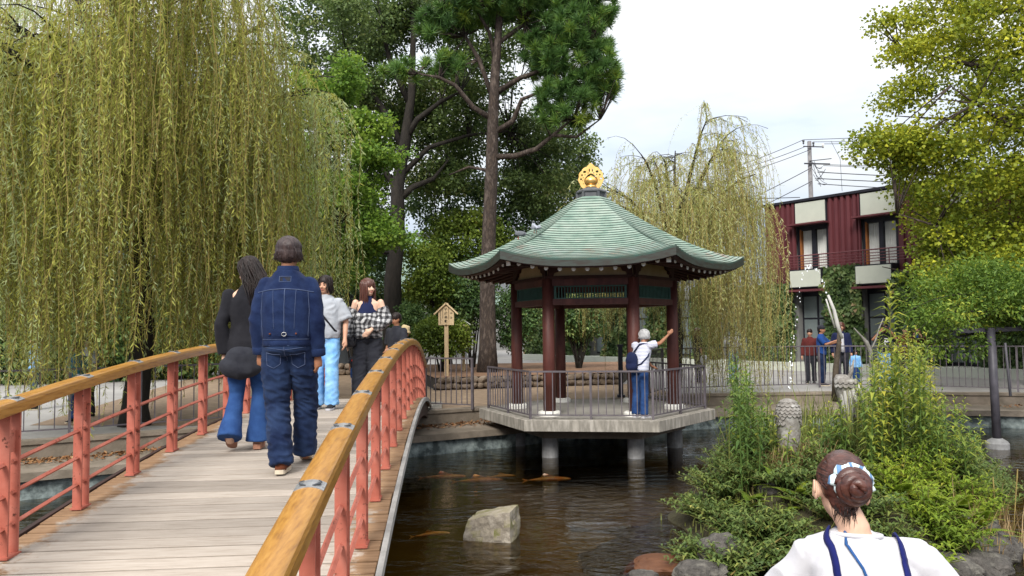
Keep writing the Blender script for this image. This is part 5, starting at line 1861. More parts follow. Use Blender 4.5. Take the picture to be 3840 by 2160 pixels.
def bent_leaves(pos, d, up, L, W, lift=0.10, droop=0.28):
    """lance leaves bent over the midrib, two quads each"""
    d = unit(d)
    side = unit(np.cross(d, up))
    u = np.cross(side, d)
    L, W = L[:, None], W[:, None]
    c = pos + d * L * 0.5 + u * L * lift
    t = pos + d * L * 0.97 - u * L * droop
    l = pos + d * L * 0.45 + side * W / 2 + u * (L * lift + W * 0.22)
    r = pos + d * L * 0.45 - side * W / 2 + u * (L * lift + W * 0.22)
    return np.concatenate([np.stack([pos, c, t, l], 1), np.stack([pos, r, t, c], 1)], 0)


def stalk_leaves(base, H, lean, n, L, W, rng, tone, z0=0.1, tip_tone=0.3, az_out=0.0):
    s = z0 + (1 - z0) * (np.arange(n) + rng.random(n) * 0.5) / n
    ax = np.stack([lean[0] * s ** 1.6, lean[1] * s ** 1.6, s * H], 1) + np.array(list(base))[None]
    az = np.arange(n) * 2.4 + rng.random(n) * 0.5 + rng.random() * 6
    el = 0.12 + 0.55 * s ** 5 + rng.normal(size=n) * 0.14
    d = np.stack([np.cos(az) * np.cos(el), np.sin(az) * np.cos(el), np.sin(el)], 1)
    up = np.stack([-np.cos(az) * np.sin(el), -np.sin(az) * np.sin(el), np.cos(el)], 1)
    env = np.where(s > 0.85, 1.0 - 0.55 * (s - 0.85) / 0.15, 0.75 + 0.3 * s)
    sc = env * rng.uniform(0.85, 1.15, n)
    q = bent_leaves(ax, d, up, L * sc, W * sc)
    v = np.clip(tone + tip_tone * (s - 0.5) + rng.normal(size=n) * 0.12, 0, 1)
    return q, np.concatenate([v, v])


def goldenrod(label, Dx, Y, Dtop, L, W, tone, seed, lean=None, gap=0.042, mat='goldenrod', each_leaf=False, name='goldenrod', z0=0.1, group='wild plants on the island'):
    rng = np.random.default_rng(seed)
    b = base_at(Dx, Y)
    H = D(Dx, Dtop, Y).z - b.z
    H = max(H, 0.25)
    lean = lean or (rng.normal() * 0.06, rng.normal() * 0.06)
    t = thing(name, b, label, 'plant', group)
    MB().tube([b + Vector((0, 0, -0.05))] + [b + Vector((lean[0] * s ** 1.6, lean[1] * s ** 1.6, s * H)) for s in (.25, .5, .75, .97)], [.011, .010, .008, .006, .003], 5).build('stem', MT['stem'], t)
    q, v = stalk_leaves(b, H, lean, max(6, int(H / gap)), L, W, rng, tone, z0=z0)
    if each_leaf:
        n = len(q) // 2
        for i in range(n):
            mkobj('leaf', quads_mesh('leaf', q[[i, i + n]], 4, v[[i, i + n]]), LM[mat], t)
    else:
        mkobj('foliage', quads_mesh('foliage', q, 4, v), LM[mat], t)
    return t


goldenrod('tallest goldenrod on the island, standing well above the rest', 2252, 9.3, 708, 0.215, 0.052, 0.60, 501, lean=(0.02, 0.02), gap=0.024, each_leaf=True, z0=0.25)
rn = random.Random(12)
prof = [(1845, 915), (1880, 905), (1930, 1010), (1990, 1120), (2050, 1010), (2100, 1040), (2150, 960), (2200, 900), (2255, 870), (2310, 830), (2360, 960), (2420, 1010), (2470, 1060), (2500, 1130)]


def top_of(x):
    for (a, ya), (b, yb) in zip(prof[:-1], prof[1:]):
        if a <= x <= b:
            return ya + (yb - ya) * (x - a) / (b - a)
    return prof[0][1] if x < prof[0][0] else prof[-1][1]


spec = [(1850, 10.3, 905, 'tall dark goldenrod at the left rim of the island'), (1872, 10.0, 930, 'dark goldenrod next to the tallest one at the left rim'), (1893, 10.4, 960, 'goldenrod leaning between left rim and scaly hump'),
        (1835, 9.9, 1010, 'shorter goldenrod leftmost on the island'), (1862, 9.6, 1080, 'short goldenrod in front at the left rim'), (1905, 9.8, 1040, 'goldenrod just left of the scaly hump'), (2230, 9.7, 830, 'yellow-green goldenrod touching the left of the tallest one'),
        (2275, 9.6, 850, 'yellow-green goldenrod touching the right of the tallest one'), (2300, 9.9, 820, 'second tallest goldenrod, right of the tallest'), (2210, 10.0, 880, 'goldenrod beside the right antler'), (2320, 9.5, 900, 'goldenrod in front of the phone photographer'),
        (2160, 9.8, 960, 'goldenrod between mane and right antler'), (2185, 9.5, 1000, 'shorter goldenrod below the right antler'), (2340, 9.8, 880, 'goldenrod at the right of the tall group'), (2245, 9.1, 960, 'goldenrod in front of the tallest one')]
for i, (x, Y, tp, lab) in enumerate(spec):
    tone = 0.28 if x < 1950 else 0.6
    goldenrod(lab, x, Y, tp, rn.uniform(.14, .18), rn.uniform(.034, .044), min(1, max(0, rn.gauss(tone, .12))), 600 + i, gap=0.026, group='goldenrods on the island')
for zi_, (xa, xb, n_, tn_, lab) in enumerate(((1840, 1950, 26, .3, 'thicket of dark green goldenrod shoots along the left of the island'), (1950, 2180, 42, .42, 'thicket of green goldenrod shoots round the dragon'),
                                            (2180, 2330, 46, .58, 'thicket of yellow-green goldenrod shoots below the tallest one'), (2330, 2500, 40, .42, 'thicket of goldenrod shoots along the right of the island'))):
    qs, vs_, st = [], [], MB()
    for k in range(n_):
        rg = np.random.default_rng(7000 + zi_ * 100 + k)
        x, Y = rn.uniform(xa, xb), rn.uniform(8.6, 10.6)
        b = base_at(x, Y)
        H = max(.3, D(x, top_of(x) - 25 + rn.uniform(0, 150), Y).z - b.z)
        ln_ = (rg.normal() * .07, rg.normal() * .07)
        st.tube([b + Vector((ln_[0] * s_ ** 1.6, ln_[1] * s_ ** 1.6, s_ * H)) for s_ in (0, .35, .7, .97)], [.010, .008, .006, .003], 4)
        q, v = stalk_leaves(b, H, ln_, max(8, int(H / .026)), rn.uniform(.13, .175), rn.uniform(.032, .044), rg, min(1, max(0, rn.gauss(tn_, .13))))
        qs.append(q)
        vs_.append(v)
    sq = np.array([[st.v[i_] for i_ in f_] for f_ in st.f if len(f_) == 4])
    me = quads_mesh('goldenrod_thicket', np.concatenate(qs + [sq]), 4, np.concatenate(vs_ + [np.full(len(sq), .2)]))
    tag(mkobj('goldenrod_thicket', me, LM['goldenrod']), lab, 'plants', kind='stuff')


def leafy_mass(name, label, items, mat, leaf, width, nper, rad, seed, group='wild plants on the island', tone=0.45):
    """one bushy plant: several short leafy shoots from one root"""
    rng = np.random.default_rng(seed)
    b = base_at(items[0], items[1])
    b.z = max(b.z, WATER - 0.05)
    t = thing(name, b, label, 'plant', group)
    st = MB()
    qs, vs_ = [], []
    ns = nper
    for k in range(ns):
        az = rng.random() * 6.28
        rr = rad * rng.random() ** 0.5
        H = items[2] * rng.uniform(0.55, 1.1) * (1.1 - 0.45 * rr / rad)
        lean = (math.cos(az) * rr, math.sin(az) * rr)
        st.tube([b + Vector((lean[0] * .2 * s, lean[1] * .2 * s, 0)) + Vector((lean[0] * s ** 1.3, lean[1] * s ** 1.3, s * H)) for s in (0, .5, 1)], [.007, .005, .003], 4)
        q, v = stalk_leaves(b, H, (lean[0] * 1.15, lean[1] * 1.15), max(8, int((H + rr) / 0.028)), leaf, width, rng, min(1, max(0, rng.normal(tone, 0.13))), z0=0.15)
        qs.append(q)
        vs_.append(v)
    so = st.build('stems', MT['stem'], t)
    so['kind'] = 'stuff'
    mkobj('foliage', quads_mesh('foliage', np.concatenate(qs), 4, np.concatenate(vs_)), LM[mat], t)
    return t


bushes = [(1760, 9.0, .30, 'low dark herb at the water edge, leftmost on the island'), (1800, 8.6, .38, 'dark leafy herb above the dark rock at the left of the island'), (1850, 8.2, .40, 'dark leafy herb at the front left of the island'), (1900, 8.9, .45, 'leafy herb below the scaly dragon body'),
          (1780, 8.0, .30, 'dark herb low at the front left corner of the island'), (1930, 8.1, .34, 'dark herb left of the white shirt'), (1850, 9.4, .5, 'leafy herb at the left shoulder of the island'), (1985, 8.5, .32, 'herb left of the brown-haired head'),
          (2030, 8.9, .4, 'herb just behind the hair bun, left'), (2240, 9.0, .5, 'green herb right of the hair bun'), (2330, 8.9, .52, 'green herb right of centre on the island'), (2400, 9.2, .55, 'dark herb at the right shoulder of the island'), (2450, 9.5, .6, 'dark bushy herb at the right end of the island'),
          (2470, 9.0, .5, 'dark herb overhanging the water at the right'), (2120, 9.4, .5, 'leafy herb behind the bun, below the mane'), (2300, 9.6, .6, 'leafy herb below the tallest goldenrod'), (2400, 9.9, .75, 'tall herb right of the goldenrods'), (2460, 10.2, .75, 'feathery herb by the water, far right of the island'),
          (1765, 7.7, .32, 'dark herb over the front left water edge'), (1830, 7.45, .36, 'dark herb low in front, left of the long dry stalk'), (1900, 7.6, .40, 'dark herb under the long dry stalk'), (1960, 7.9, .42, 'dark herb beside the left shoulder'), (2260, 8.3, .42, 'yellow-green herb right of the neck'), (2330, 7.8, .42, 'yellow-green herb above the right shoulder'), (2390, 7.6, .40, 'yellow-green herb low on the right bank'), (2440, 8.2, .44, 'yellow-green herb near the brown rocks'), (2300, 8.6, .55, 'yellow-green herb on the right bank'), (2380, 8.4, .55, 'yellow-green herb below the dark right-hand herbs'), (2100, 8.6, .45, 'herb just behind the hair bun'), (2080, 8.0, .42, 'herb hidden behind the neck, left'), (2160, 7.9, .42, 'herb right beside the neck'), (2220, 7.5, .40, 'herb behind the right shoulder'), (2040, 7.4, .36, 'herb behind the left shoulder'), (2300, 7.3, .36, 'herb low behind the right shoulder'), (1880, 7.9, .45, 'dark herb between rock and long stalk'), (1800, 9.3, .42, 'dark herb on the left slope of the island'), (1830, 8.9, .5, 'dark herb higher on the left slope'), (2350, 9.3, .7, 'tall herb right of the tallest goldenrod'), (2440, 9.8, .8, 'tall herb at the right rim of the island'), (1900, 9.5, .65, 'tall herb left of the scaly hump'), (2490, 9.6, .6, 'herb leaning over the water at the far right'), (2410, 8.9, .6, 'bushy herb on the right slope'),
          (2180, 9.9, .7, 'herb filling between dragon and goldenrod'), (1960, 9.9, .5, 'herb behind the scaly dragon body'), (2060, 10.2, .6, 'herb left of the dragon mane')]
for i, (x, Y, h, lab) in enumerate(bushes):
    leafy_mass('leafy_herb', lab, (x, Y, h), 'herb' if x < 2255 or (x > 2390 and Y > 8.8) else 'fern', rn.uniform(.085, .115), rn.uniform(.032, .042), 36, .42, 800 + i, tone=0.42 if x < 2290 else 0.38)


def fern(label, x, Y, n, L, seed, tone=0.55):
    rng = np.random.default_rng(seed)
    b = base_at(x, Y)
    b.z = max(b.z, WATER)
    t = thing('fern', b, label, 'fern', 'ferns on the island')
    P, Dn, U, LL, VV = [], [], [], [], []
    rib = MB()
    for k in range(n):
        az = 2 * math.pi * k / n + rng.random() * 0.6
        el = rng.uniform(0.35, 1.1)
        ln = L * rng.uniform(0.7, 1.1)
        o_ = Vector((math.cos(az), math.sin(az), 0))
        pts = [b + o_ * (ln * s * math.cos(el) * (1 + 0.2 * s)) + Vector((0, 0, ln * (s * math.sin(el) - 0.42 * s * s * (0.6 + el * 0.4)) + 0.1 * math.sin(az * 3))) for s in (i / 8 for i in range(9))]
        rib.tube(pts, [.004, .004, .0035, .003, .003, .0025, .002, .002, .001], 3)
        tn = rng.normal(tone, 0.15)
        M_ = 26
        for j in range(M_):
            s = 0.12 + 0.86 * j / M_
            f = s * 8
            i0 = min(int(f), 7)
            p = pts[i0].lerp(pts[i0 + 1], f - i0)
            tg = (pts[i0 + 1] - pts[i0]).normalized()
            sd_ = tg.cross(Vector((0, 0, 1))).normalized()
            upv = sd_.cross(tg)
            pl = 0.30 * ln * math.sin(math.pi * min(1, s * 0.8 + 0.22)) ** 0.8 * (1.08 - s)
            for sg in (-1, 1):
                P.append(list(p))
                Dn.append(list(sd_ * sg + tg * 0.35 - Vector((0, 0, 0.12))))
                U.append(list(upv))
                LL.append(max(0.02, pl))
                VV.append(min(1, max(0, tn + rng.normal() * 0.08)))
    so = rib.build('ribs', MT['stem'], t)
    so['kind'] = 'stuff'
    LL = np.array(LL)
    q = leaf_quads(np.array(P), np.array(Dn), np.array(U), LL, LL * 0.26 + 0.006, fold=0.1, mid=0.35)
    mkobj('fronds', quads_mesh('fronds', q, 4, np.array(VV)), LM['fern'], t)


fl = ['upper', 'middle', 'lower']
fi = 0
for x, Y, lab in ((2230, 8.7, 'bright fern beside the hair bun'), (2290, 8.6, 'bright fern right of the neck'), (2350, 8.5, 'bright yellow-green fern, largest of the bank'), (2400, 8.4, 'bright fern above the right shoulder'), (2260, 8.2, 'bright fern just above the white shirt'),
                  (2330, 8.1, 'bright fern low on the right bank'), (2400, 8.0, 'fern near the right-hand rock'), (2450, 7.9, 'lowest fern by the right-hand rock'), (2360, 8.8, 'fern below the right goldenrods'), (2420, 8.7, 'fern at the edge of the right bank'),
                  (1960, 8.6, 'small bright fern below the scaly body'), (2010, 8.3, 'small fern left of the neck'), (1890, 8.5, 'fern among the dark herbs'), (2180, 8.3, 'fern right of the ear'), (1840, 7.9, 'fern at the lower left of the island'), (2440, 8.3, 'fern right of the brightest one')):
    fern(lab, x, Y, 11, 0.46 if x > 2150 else 0.34, 900 + fi, tone=0.6 if x > 2200 else 0.45)
    fi += 1


def grass(name, label, spots, n, hmin, hmax, mat, seed, bend=0.35, w_=0.009):
    rng = np.random.default_rng(seed)
    B = []
    for (x, Y, rx, ry) in spots:
        c = base_at(x, Y)
        for k in range(n // len(spots)):
            px, py = c.x + rng.normal() * rx, c.y + rng.normal() * ry
            B.append((px, py, isle_z(px, py)))
    B = np.array(B)
    m = len(B)
    H = rng.uniform(hmin, hmax, m)
    az = rng.random(m) * 6.28
    bd = rng.uniform(0.05, bend, m) * H
    o_ = np.stack([np.cos(az), np.sin(az), np.zeros(m)], 1)
    sd_ = np.stack([-np.sin(az), np.cos(az), np.zeros(m)], 1)
    pts = [B + o_ * (bd * s ** 2)[:, None] + np.stack([np.zeros(m), np.zeros(m), H * (s - 0.12 * s ** 3)], 1) for s in (0, .35, .7, 1)]
    ws = [w_, w_ * .85, w_ * .55, w_ * .08]
    qs = [np.stack([pts[i] - sd_ * ws[i], pts[i] + sd_ * ws[i], pts[i + 1] + sd_ * ws[i + 1], pts[i + 1] - sd_ * ws[i + 1]], 1) for i in range(3)]
    v = np.clip(rng.normal(0.5, 0.25, m), 0, 1)
    ob = mkobj(name, quads_mesh(name, np.concatenate(qs), 4, np.concatenate([v] * 3)), LM[mat])
    return tag(ob, label, 'grass', kind='stuff')


grass('tall_grass', 'tall thin green grass between the dragon body and the mane', [(1940, 10.2, .22, .2), (2010, 10.2, .25, .2), (2060, 10.0, .2, .2), (2120, 9.7, .3, .3), (1920, 9.4, .25, .25), (2200, 9.4, .3, .3)], 420, 0.5, 1.2, 'reed', 71)
grass('dry_grass', 'dry brown grass heaped below the scaly dragon body', [(1985, 9.1, .22, .15), (1950, 9.0, .2, .15), (2030, 9.2, .2, .15)], 700, 0.15, 0.5, 'dry', 72, bend=0.9, w_=0.006)
grass('dry_grass', 'dry stems at the right water edge', [(2500, 8.2, .15, .15), (2530, 8.0, .15, .15), (2480, 7.8, .2, .15)], 160, 0.2, 0.6, 'dry', 73, bend=0.6, w_=0.006)
grass('low_grass', 'short green ground cover over the whole island', [(1800 + 70 * i, 8.1 + 0.5 * j, .25, .25) for i in range(10) for j in range(4)], 1500, 0.06, 0.18, 'reed', 74, bend=0.9, w_=0.009)
for i, (x0, y0, Y0, x1, y1, Y1, b, lab) in enumerate(((1838, 1447, 7.3, 2072, 1300, 8.0, .10, 'long dry stalk arching in front of the herbs toward the woman'), (1990, 1168, 8.7, 2070, 1290, 8.3, .02, 'straight dry stalk above the fern'), (2030, 1160, 8.9, 1910, 1250, 8.6, .22, 'bent dry stalk over the grass heap'),
                                                     (2498, 1200, 8.2, 2512, 1400, 8.0, .02, 'thin dry stalk at the right rock'), (2560, 1180, 8.4, 2545, 1420, 8.2, .03, 'thin green-brown stalk at the right picture edge'))):
    pts = curve3(D(x0, y0, Y0), D(x1, y1, Y1), (0, 0, b), 9)
    ob = MB().tube(pts, [.007, .007, .0065, .006, .0055, .005, .0045, .004, .003], 5).build('dry_stalk', MT['twig'])
    tag(ob, lab, 'stalk', 'dry stalks')

for i, (x, y, Y, s, lab, m_) in enumerate(((1812, 1400, 7.7, (.20, .17, .17), 'dark rock at the lower left of the island', 'rock'), (1960, 1245, 8.7, (.20, .18, .14), 'grey rock among the ferns left of the head', 'rock'), (2445, 1330, 8.1, (.22, .18, .16), 'rough brown rock at the right end of the island', 'rock'),
                                        (2490, 1390, 7.9, (.24, .2, .2), 'lower brown rock at the right water edge', 'rock'), (2480, 1440, 7.5, (.26, .2, .16), 'wet rock in the bottom right corner', 'rock'), (2400, 1440, 7.4, (.22, .2, .15), 'dark rock below the ferns', 'rock'), (1760, 1445, 7.3, (.2, .16, .10), 'low dark rock at the front water edge', 'rock'))):
    rocky('island_rock', lab, D(x, y, Y), s, 20 + i, MT[m_], cut=0.9, group='rocks of the island', rz=i)
MT['ochre'] = pmat('ochre_stone', (0.115, 0.045, 0.018), (0.075, 0.028, 0.012), rough=0.6, scale=5, bump=0.4, world_space=True)
oc = D(1672, 1408, 7.75)
rocky('sunken_rock', 'flat rust-coloured rock just breaking the water left of the island', (oc.x, 7.75, WATER - 0.05), (.30, .24, .10), 33, MT['ochre'], cut=0.9)
oc = D(1615, 1430, 7.5)
rocky('sunken_rock', 'small wet dark rock beside the rust-coloured one', (oc.x, 7.4, WATER - 0.05), (.13, .10, .08), 34, MT['rock'], cut=0.9)

# ------------------------------------------------------------------ dragon fountain
drb = base_at(1987, 9.25)
dra = thing('dragon_fountain', (drb.x, drb.y, drb.z), 'weathered stone dragon rising from the plants: scaly hump, maned head, antlers and water spout', 'statue')
hx, hy = drb.x, 9.25
ztop = D(1987, 1003, 9.25).z
hb = MB()
rs = []
for z, r_ in ((drb.z - 0.1, .125), (drb.z + 0.1, .128), (ztop - 0.30, .130), (ztop - 0.16, .130), (ztop - 0.07, .118), (ztop - 0.02, .085), (ztop, .04)):
    rs.append([Vector((hx + r_ * math.cos(a), hy + r_ * 1.2 * math.sin(a), z)) for a in (2 * math.pi * j / 18 for j in range(18))])
hb.rings(rs)
hump = hb.build('body', MT['stone_grey'], dra, smooth=True)
sm = MB()
ns = 7
sm.add([(-.026, 0, .016), (.026, 0, .016), (.030, -.012, -.008), (.016, -.018, -.026), (0, -.020, -.034), (-.016, -.018, -.026), (-.030, -.012, -.008),
        (-.026, .01, .016), (.026, .01, .016), (.030, -.002, -.008), (.016, -.006, -.026), (0, -.006, -.034), (-.016, -.006, -.026), (-.030, -.002, -.008)],
       [(0, 6, 5, 4, 3, 2, 1)] + [(j, (j + 1) % 7, 7 + (j + 1) % 7, 7 + j) for j in range(7)])
scale_me = sm.mesh('scale')
for row in range(8):
    z = ztop - 0.035 - 0.034 * row
    if row < 3:
        r_ = (.075, .105, .120)[row]
    else:
        r_ = .130
    n = int(2 * math.pi * r_ / 0.047)
    for k in range(n):
        a = 2 * math.pi * (k + 0.5 * (row % 2)) / n
        if row > 4 and abs(((a - 1.5 * math.pi + math.pi) % (2 * math.pi)) - math.pi) < 0.7:
            continue
        tl = (1.0, .6, .3, .1, .05, 0, 0, 0)[row]
        mtx = Matrix.Translation((hx + r_ * math.cos(a), hy + 1.2 * r_ * math.sin(a), z)) @ Matrix.Rotation(a + math.pi / 2, 4, 'Z') @ Matrix.Rotation(-tl, 4, 'X')
        instance('scale', scale_me, MT['stone_grey'], hump, mtx)
# maned head, seen from behind
HX = D(2133, 985, 10.1)
hm_ = MB()
rs = []
for s, (dz, rx, ry, dx) in enumerate(((-.55, .10, .12, .03), (-.30, .12, .13, .02), (-.10, .125, .15, 0), (.05, .13, .15, -.03), (.16, .11, .13, -.06), (.22, .06, .08, -.08))):
    rs.append([Vector((HX.x + dx + rx * math.cos(a), HX.y + ry * math.sin(a), HX.z + dz)) for a in (2 * math.pi * j / 14 for j in range(14))])
hm_.rings(rs)
head = hm_.build('head', MT['stone_grey'], dra, smooth=True)
rn = random.Random(3)
for k in range(22):
    a = math.pi * (1.05 + 0.9 * k / 21)
    p0 = HX + Vector((.11 * math.cos(a), .13 * math.sin(a), .06 + rn.uniform(-.05, .05)))
    p2 = HX + Vector((.16 * math.cos(a) + rn.uniform(-.02, .02) + .05, .17 * math.sin(a), -.28 - rn.uniform(0, .16)))
    MB().tube(curve3(p0, p2, (.0, -.05, .04), 6), [.02, .026, .024, .019, .012, .003], 7).build('mane_lock', MT['stone_pale'] if k % 3 else MT['stone_grey'], head, smooth=True)
for k in range(14):
    a = math.pi * (1.1 + 0.8 * (k % 7) / 6)
    mtx = Matrix.Translation(HX + Vector((.13 * math.cos(a) - .03, .155 * math.sin(a), .10 if k < 7 else .15))) @ Matrix.Rotation(a + math.pi / 2, 4, 'Z') @ Matrix.Diagonal((1.3, 1.3, 1.3, 1))
    instance('scale', scale_me, MT['stone_pale'], head, mtx)
an = MB().tube([D(2100, 1010, 10.2), D(2102, 930, 10.2), D(2110, 870, 10.15), D(2112, 820, 10.1)], [.045, .04, .032, .025], 8).build('antler', MT['stone_dark'], dra, smooth=True)
MB().tube([D(2118, 852, 10.1), D(2106, 815, 10.1), D(2098, 780, 10.1), D(2083, 742, 10.1)], [.022, .028, .022, .016], 9).build('spout', MT['stone_pale'], an, smooth=True)
MB().tube([D(2100, 825, 10.1), D(2088, 785, 10.1), D(2078, 752, 10.1)], [.012, .012, .01], 7).build('spout_pipe', MT['stone_pale'], an, smooth=True)
MB().tube([D(2130, 960, 10.1), D(2142, 935, 10.1), D(2148, 905, 10.05)], [.03, .025, .01], 7).build('ear', MT['stone_grey'], dra, smooth=True)
an = MB().tube([D(2196, 1000, 10.2), D(2192, 930, 10.2), D(2190, 885, 10.2), D(2180, 862, 10.2), D(2166, 845, 10.15), D(2148, 825, 10.1)], [.02, .022, .026, .03, .012, .005], 9).build('antler', MT['stone_grey'], dra, smooth=True)
MB().tube([D(2192, 880, 10.2), D(2205, 850, 10.2), D(2212, 825, 10.2), D(2222, 800, 10.2)], [.013, .010, .008, .003], 7).build('tine', MT['stone_grey'], an, smooth=True)

m, nt, out = new_mat('water_drops')
g_ = nd(nt, 'ShaderNodeBsdfPrincipled', Roughness=0.05)
g_.inputs['Base Color'].default_value = (0.85, 0.88, 0.92, 1)
g_.inputs['Specular IOR Level'].default_value = 0.8
nt.links.new(g_.outputs[0], out.inputs['Surface'])
dr = MB()
rn = random.Random(8)
path = [(2080, 740), (2072, 715), (2062, 690), (2050, 672), (2040, 668), (2030, 675), (2022, 690), (2012, 730), (2003, 790), (1997, 850), (1992, 910), (1988, 960), (1985, 1000)]
for k in range(60):
    s = rn.random() * (len(path) - 1)
    i = int(s)
    x = path[i][0] + (path[i + 1][0] - path[i][0]) * (s - i) + rn.gauss(0, 1.5 + s * 0.25)
    y = path[i][1] + (path[i + 1][1] - path[i][1]) * (s - i) + rn.gauss(0, 2)
    r_ = rn.uniform(.004, .0085)
    dr.ball(D(x, y, 10.1 - s * 0.06), (r_, r_, r_ * 1.5), 7, 5)
tag(dr.build('water_spray', m, smooth=True), 'thin arc of water drops from the dragon spout', 'water', kind='stuff')

# ------------------------------------------------------------------ people
def cloth(name, c, c2=None, scale=10, bump=0.25, bscale=60, rough=0.9, sheen=0.03, **kw):
    return pmat(name, c, c2 or tuple(x * 0.72 for x in c), rough=rough, scale=scale, bump=bump, bscale=bscale, spec=0.15, sheen=sheen, dist=0.006, **kw)


MT['skin'] = pmat('skin', (0.52, 0.29, 0.19), (0.46, 0.24, 0.155), rough=0.55, scale=12, spec=0.35)
MT['skin_tan'] = pmat('tanned_skin', (0.34, 0.16, 0.09), (0.29, 0.13, 0.07), rough=0.55, scale=12, spec=0.35)
MT['skin_pale'] = pmat('fair_skin', (0.60, 0.39, 0.28), (0.55, 0.34, 0.24), rough=0.5, scale=12, spec=0.35)
MT['hair_black'] = pmat('black_hair', (0.008, 0.006, 0.006), (0.022, 0.013, 0.011), rough=0.5, scale=30, stretch=(1, 1, 0.12), bump=0.6, bscale=60, dist=0.01, spec=0.25)
MT['hair_brown'] = pmat('brown_hair', (0.055, 0.018, 0.012), (0.10, 0.035, 0.022), rough=0.38, scale=30, stretch=(1, 1, 0.12), bump=0.6, bscale=60, dist=0.01, spec=0.5)
MT['hair_grey'] = pmat('white_hair', (0.52, 0.52, 0.52), (0.32, 0.32, 0.33), rough=0.5, scale=26, stretch=(1, 1, 0.2), bump=0.5, bscale=60, dist=0.01)
MT['hair_salt'] = pmat('greying_dark_hair', (0.030, 0.019, 0.019), (0.055, 0.036, 0.034), rough=0.42, scale=34, stretch=(1, 1, 0.15), bump=0.7, bscale=70, dist=0.01, c3=(0.16, 0.12, 0.105), lo=0.42, hi=0.95, spec=0.35)
MT['denim'] = cloth('dark_denim', (0.0045, 0.0105, 0.040), (0.0135, 0.027, 0.078), scale=7, bump=0.4, bscale=120, detail=9)
MT['denim_jeans'] = cloth('indigo_jeans', (0.0045, 0.0105, 0.036), (0.020, 0.038, 0.092), scale=5, bump=0.4, bscale=120, detail=9)
MT['stitch'] = cloth('denim_stitch', (0.085, 0.11, 0.19), (0.05, 0.07, 0.13), bump=0)
MT['denim_mid'] = cloth('mid_blue_jeans', (0.013, 0.040, 0.135), (0.028, 0.075, 0.21), scale=6)
MT['denim_light'] = cloth('light_blue_jeans', (0.12, 0.32, 0.62), (0.28, 0.50, 0.78), scale=7)
MT['black_cloth'] = cloth('black_jersey', (0.010, 0.010, 0.013), (0.016, 0.016, 0.020))
MT['navy'] = cloth('navy_cloth', (0.010, 0.014, 0.045), (0.014, 0.02, 0.06))
MT['grey_cloth'] = cloth('light_grey_jersey', (0.36, 0.38, 0.41), (0.29, 0.31, 0.34))
MT['charcoal'] = cloth('charcoal_cloth', (0.018, 0.019, 0.026), (0.03, 0.032, 0.04))
MT['white_cloth'] = cloth('white_cotton', (0.52, 0.52, 0.55), (0.47, 0.47, 0.505), bump=0.15, sheen=0.1)
MT['royal'] = cloth('blue_tshirt', (0.015, 0.055, 0.21), (0.012, 0.045, 0.17))
MT['brown_cloth'] = cloth('dark_brown_cloth', (0.045, 0.014, 0.010), (0.035, 0.011, 0.008))
MT['maroon_cloth'] = cloth('maroon_cloth', (0.10, 0.022, 0.02), (0.08, 0.017, 0.016))
MT['teal'] = cloth('teal_cloth', (0.02, 0.17, 0.19), (0.015, 0.10, 0.22))
MT['beige'] = cloth('straw', (0.55, 0.44, 0.26), (0.46, 0.36, 0.20))
MT['pink'] = cloth('pink_cloth', (0.70, 0.30, 0.48), (0.62, 0.25, 0.42))
MT['tan_shoe'] = cloth('tan_suede', (0.36, 0.19, 0.13), (0.30, 0.15, 0.10), bump=0.1)
MT['sole'] = cloth('cream_sole', (0.60, 0.52, 0.40), (0.50, 0.43, 0.33), bump=0.0)
MT['brown_shoe'] = cloth('brown_leather', (0.14, 0.045, 0.022), (0.11, 0.035, 0.017), bump=0.1)
MT['black_shoe'] = cloth('black_shoe', (0.012, 0.012, 0.014), (0.02, 0.02, 0.022), bump=0.1)
MT['eye'] = pmat('dark_eye', (0.012, 0.008, 0.006), (0.02, 0.012, 0.01), rough=0.2, scale=5)
MT['lip'] = pmat('lips', (0.42, 0.13, 0.11), (0.38, 0.11, 0.10), rough=0.45, scale=5)
MT['red'] = cloth('red_cloth', (0.45, 0.03, 0.02))
MT['leather'] = pmat('black_leather', (0.012, 0.012, 0.016), (0.02, 0.02, 0.024), rough=0.4, scale=10, bump=0.2, bscale=50)


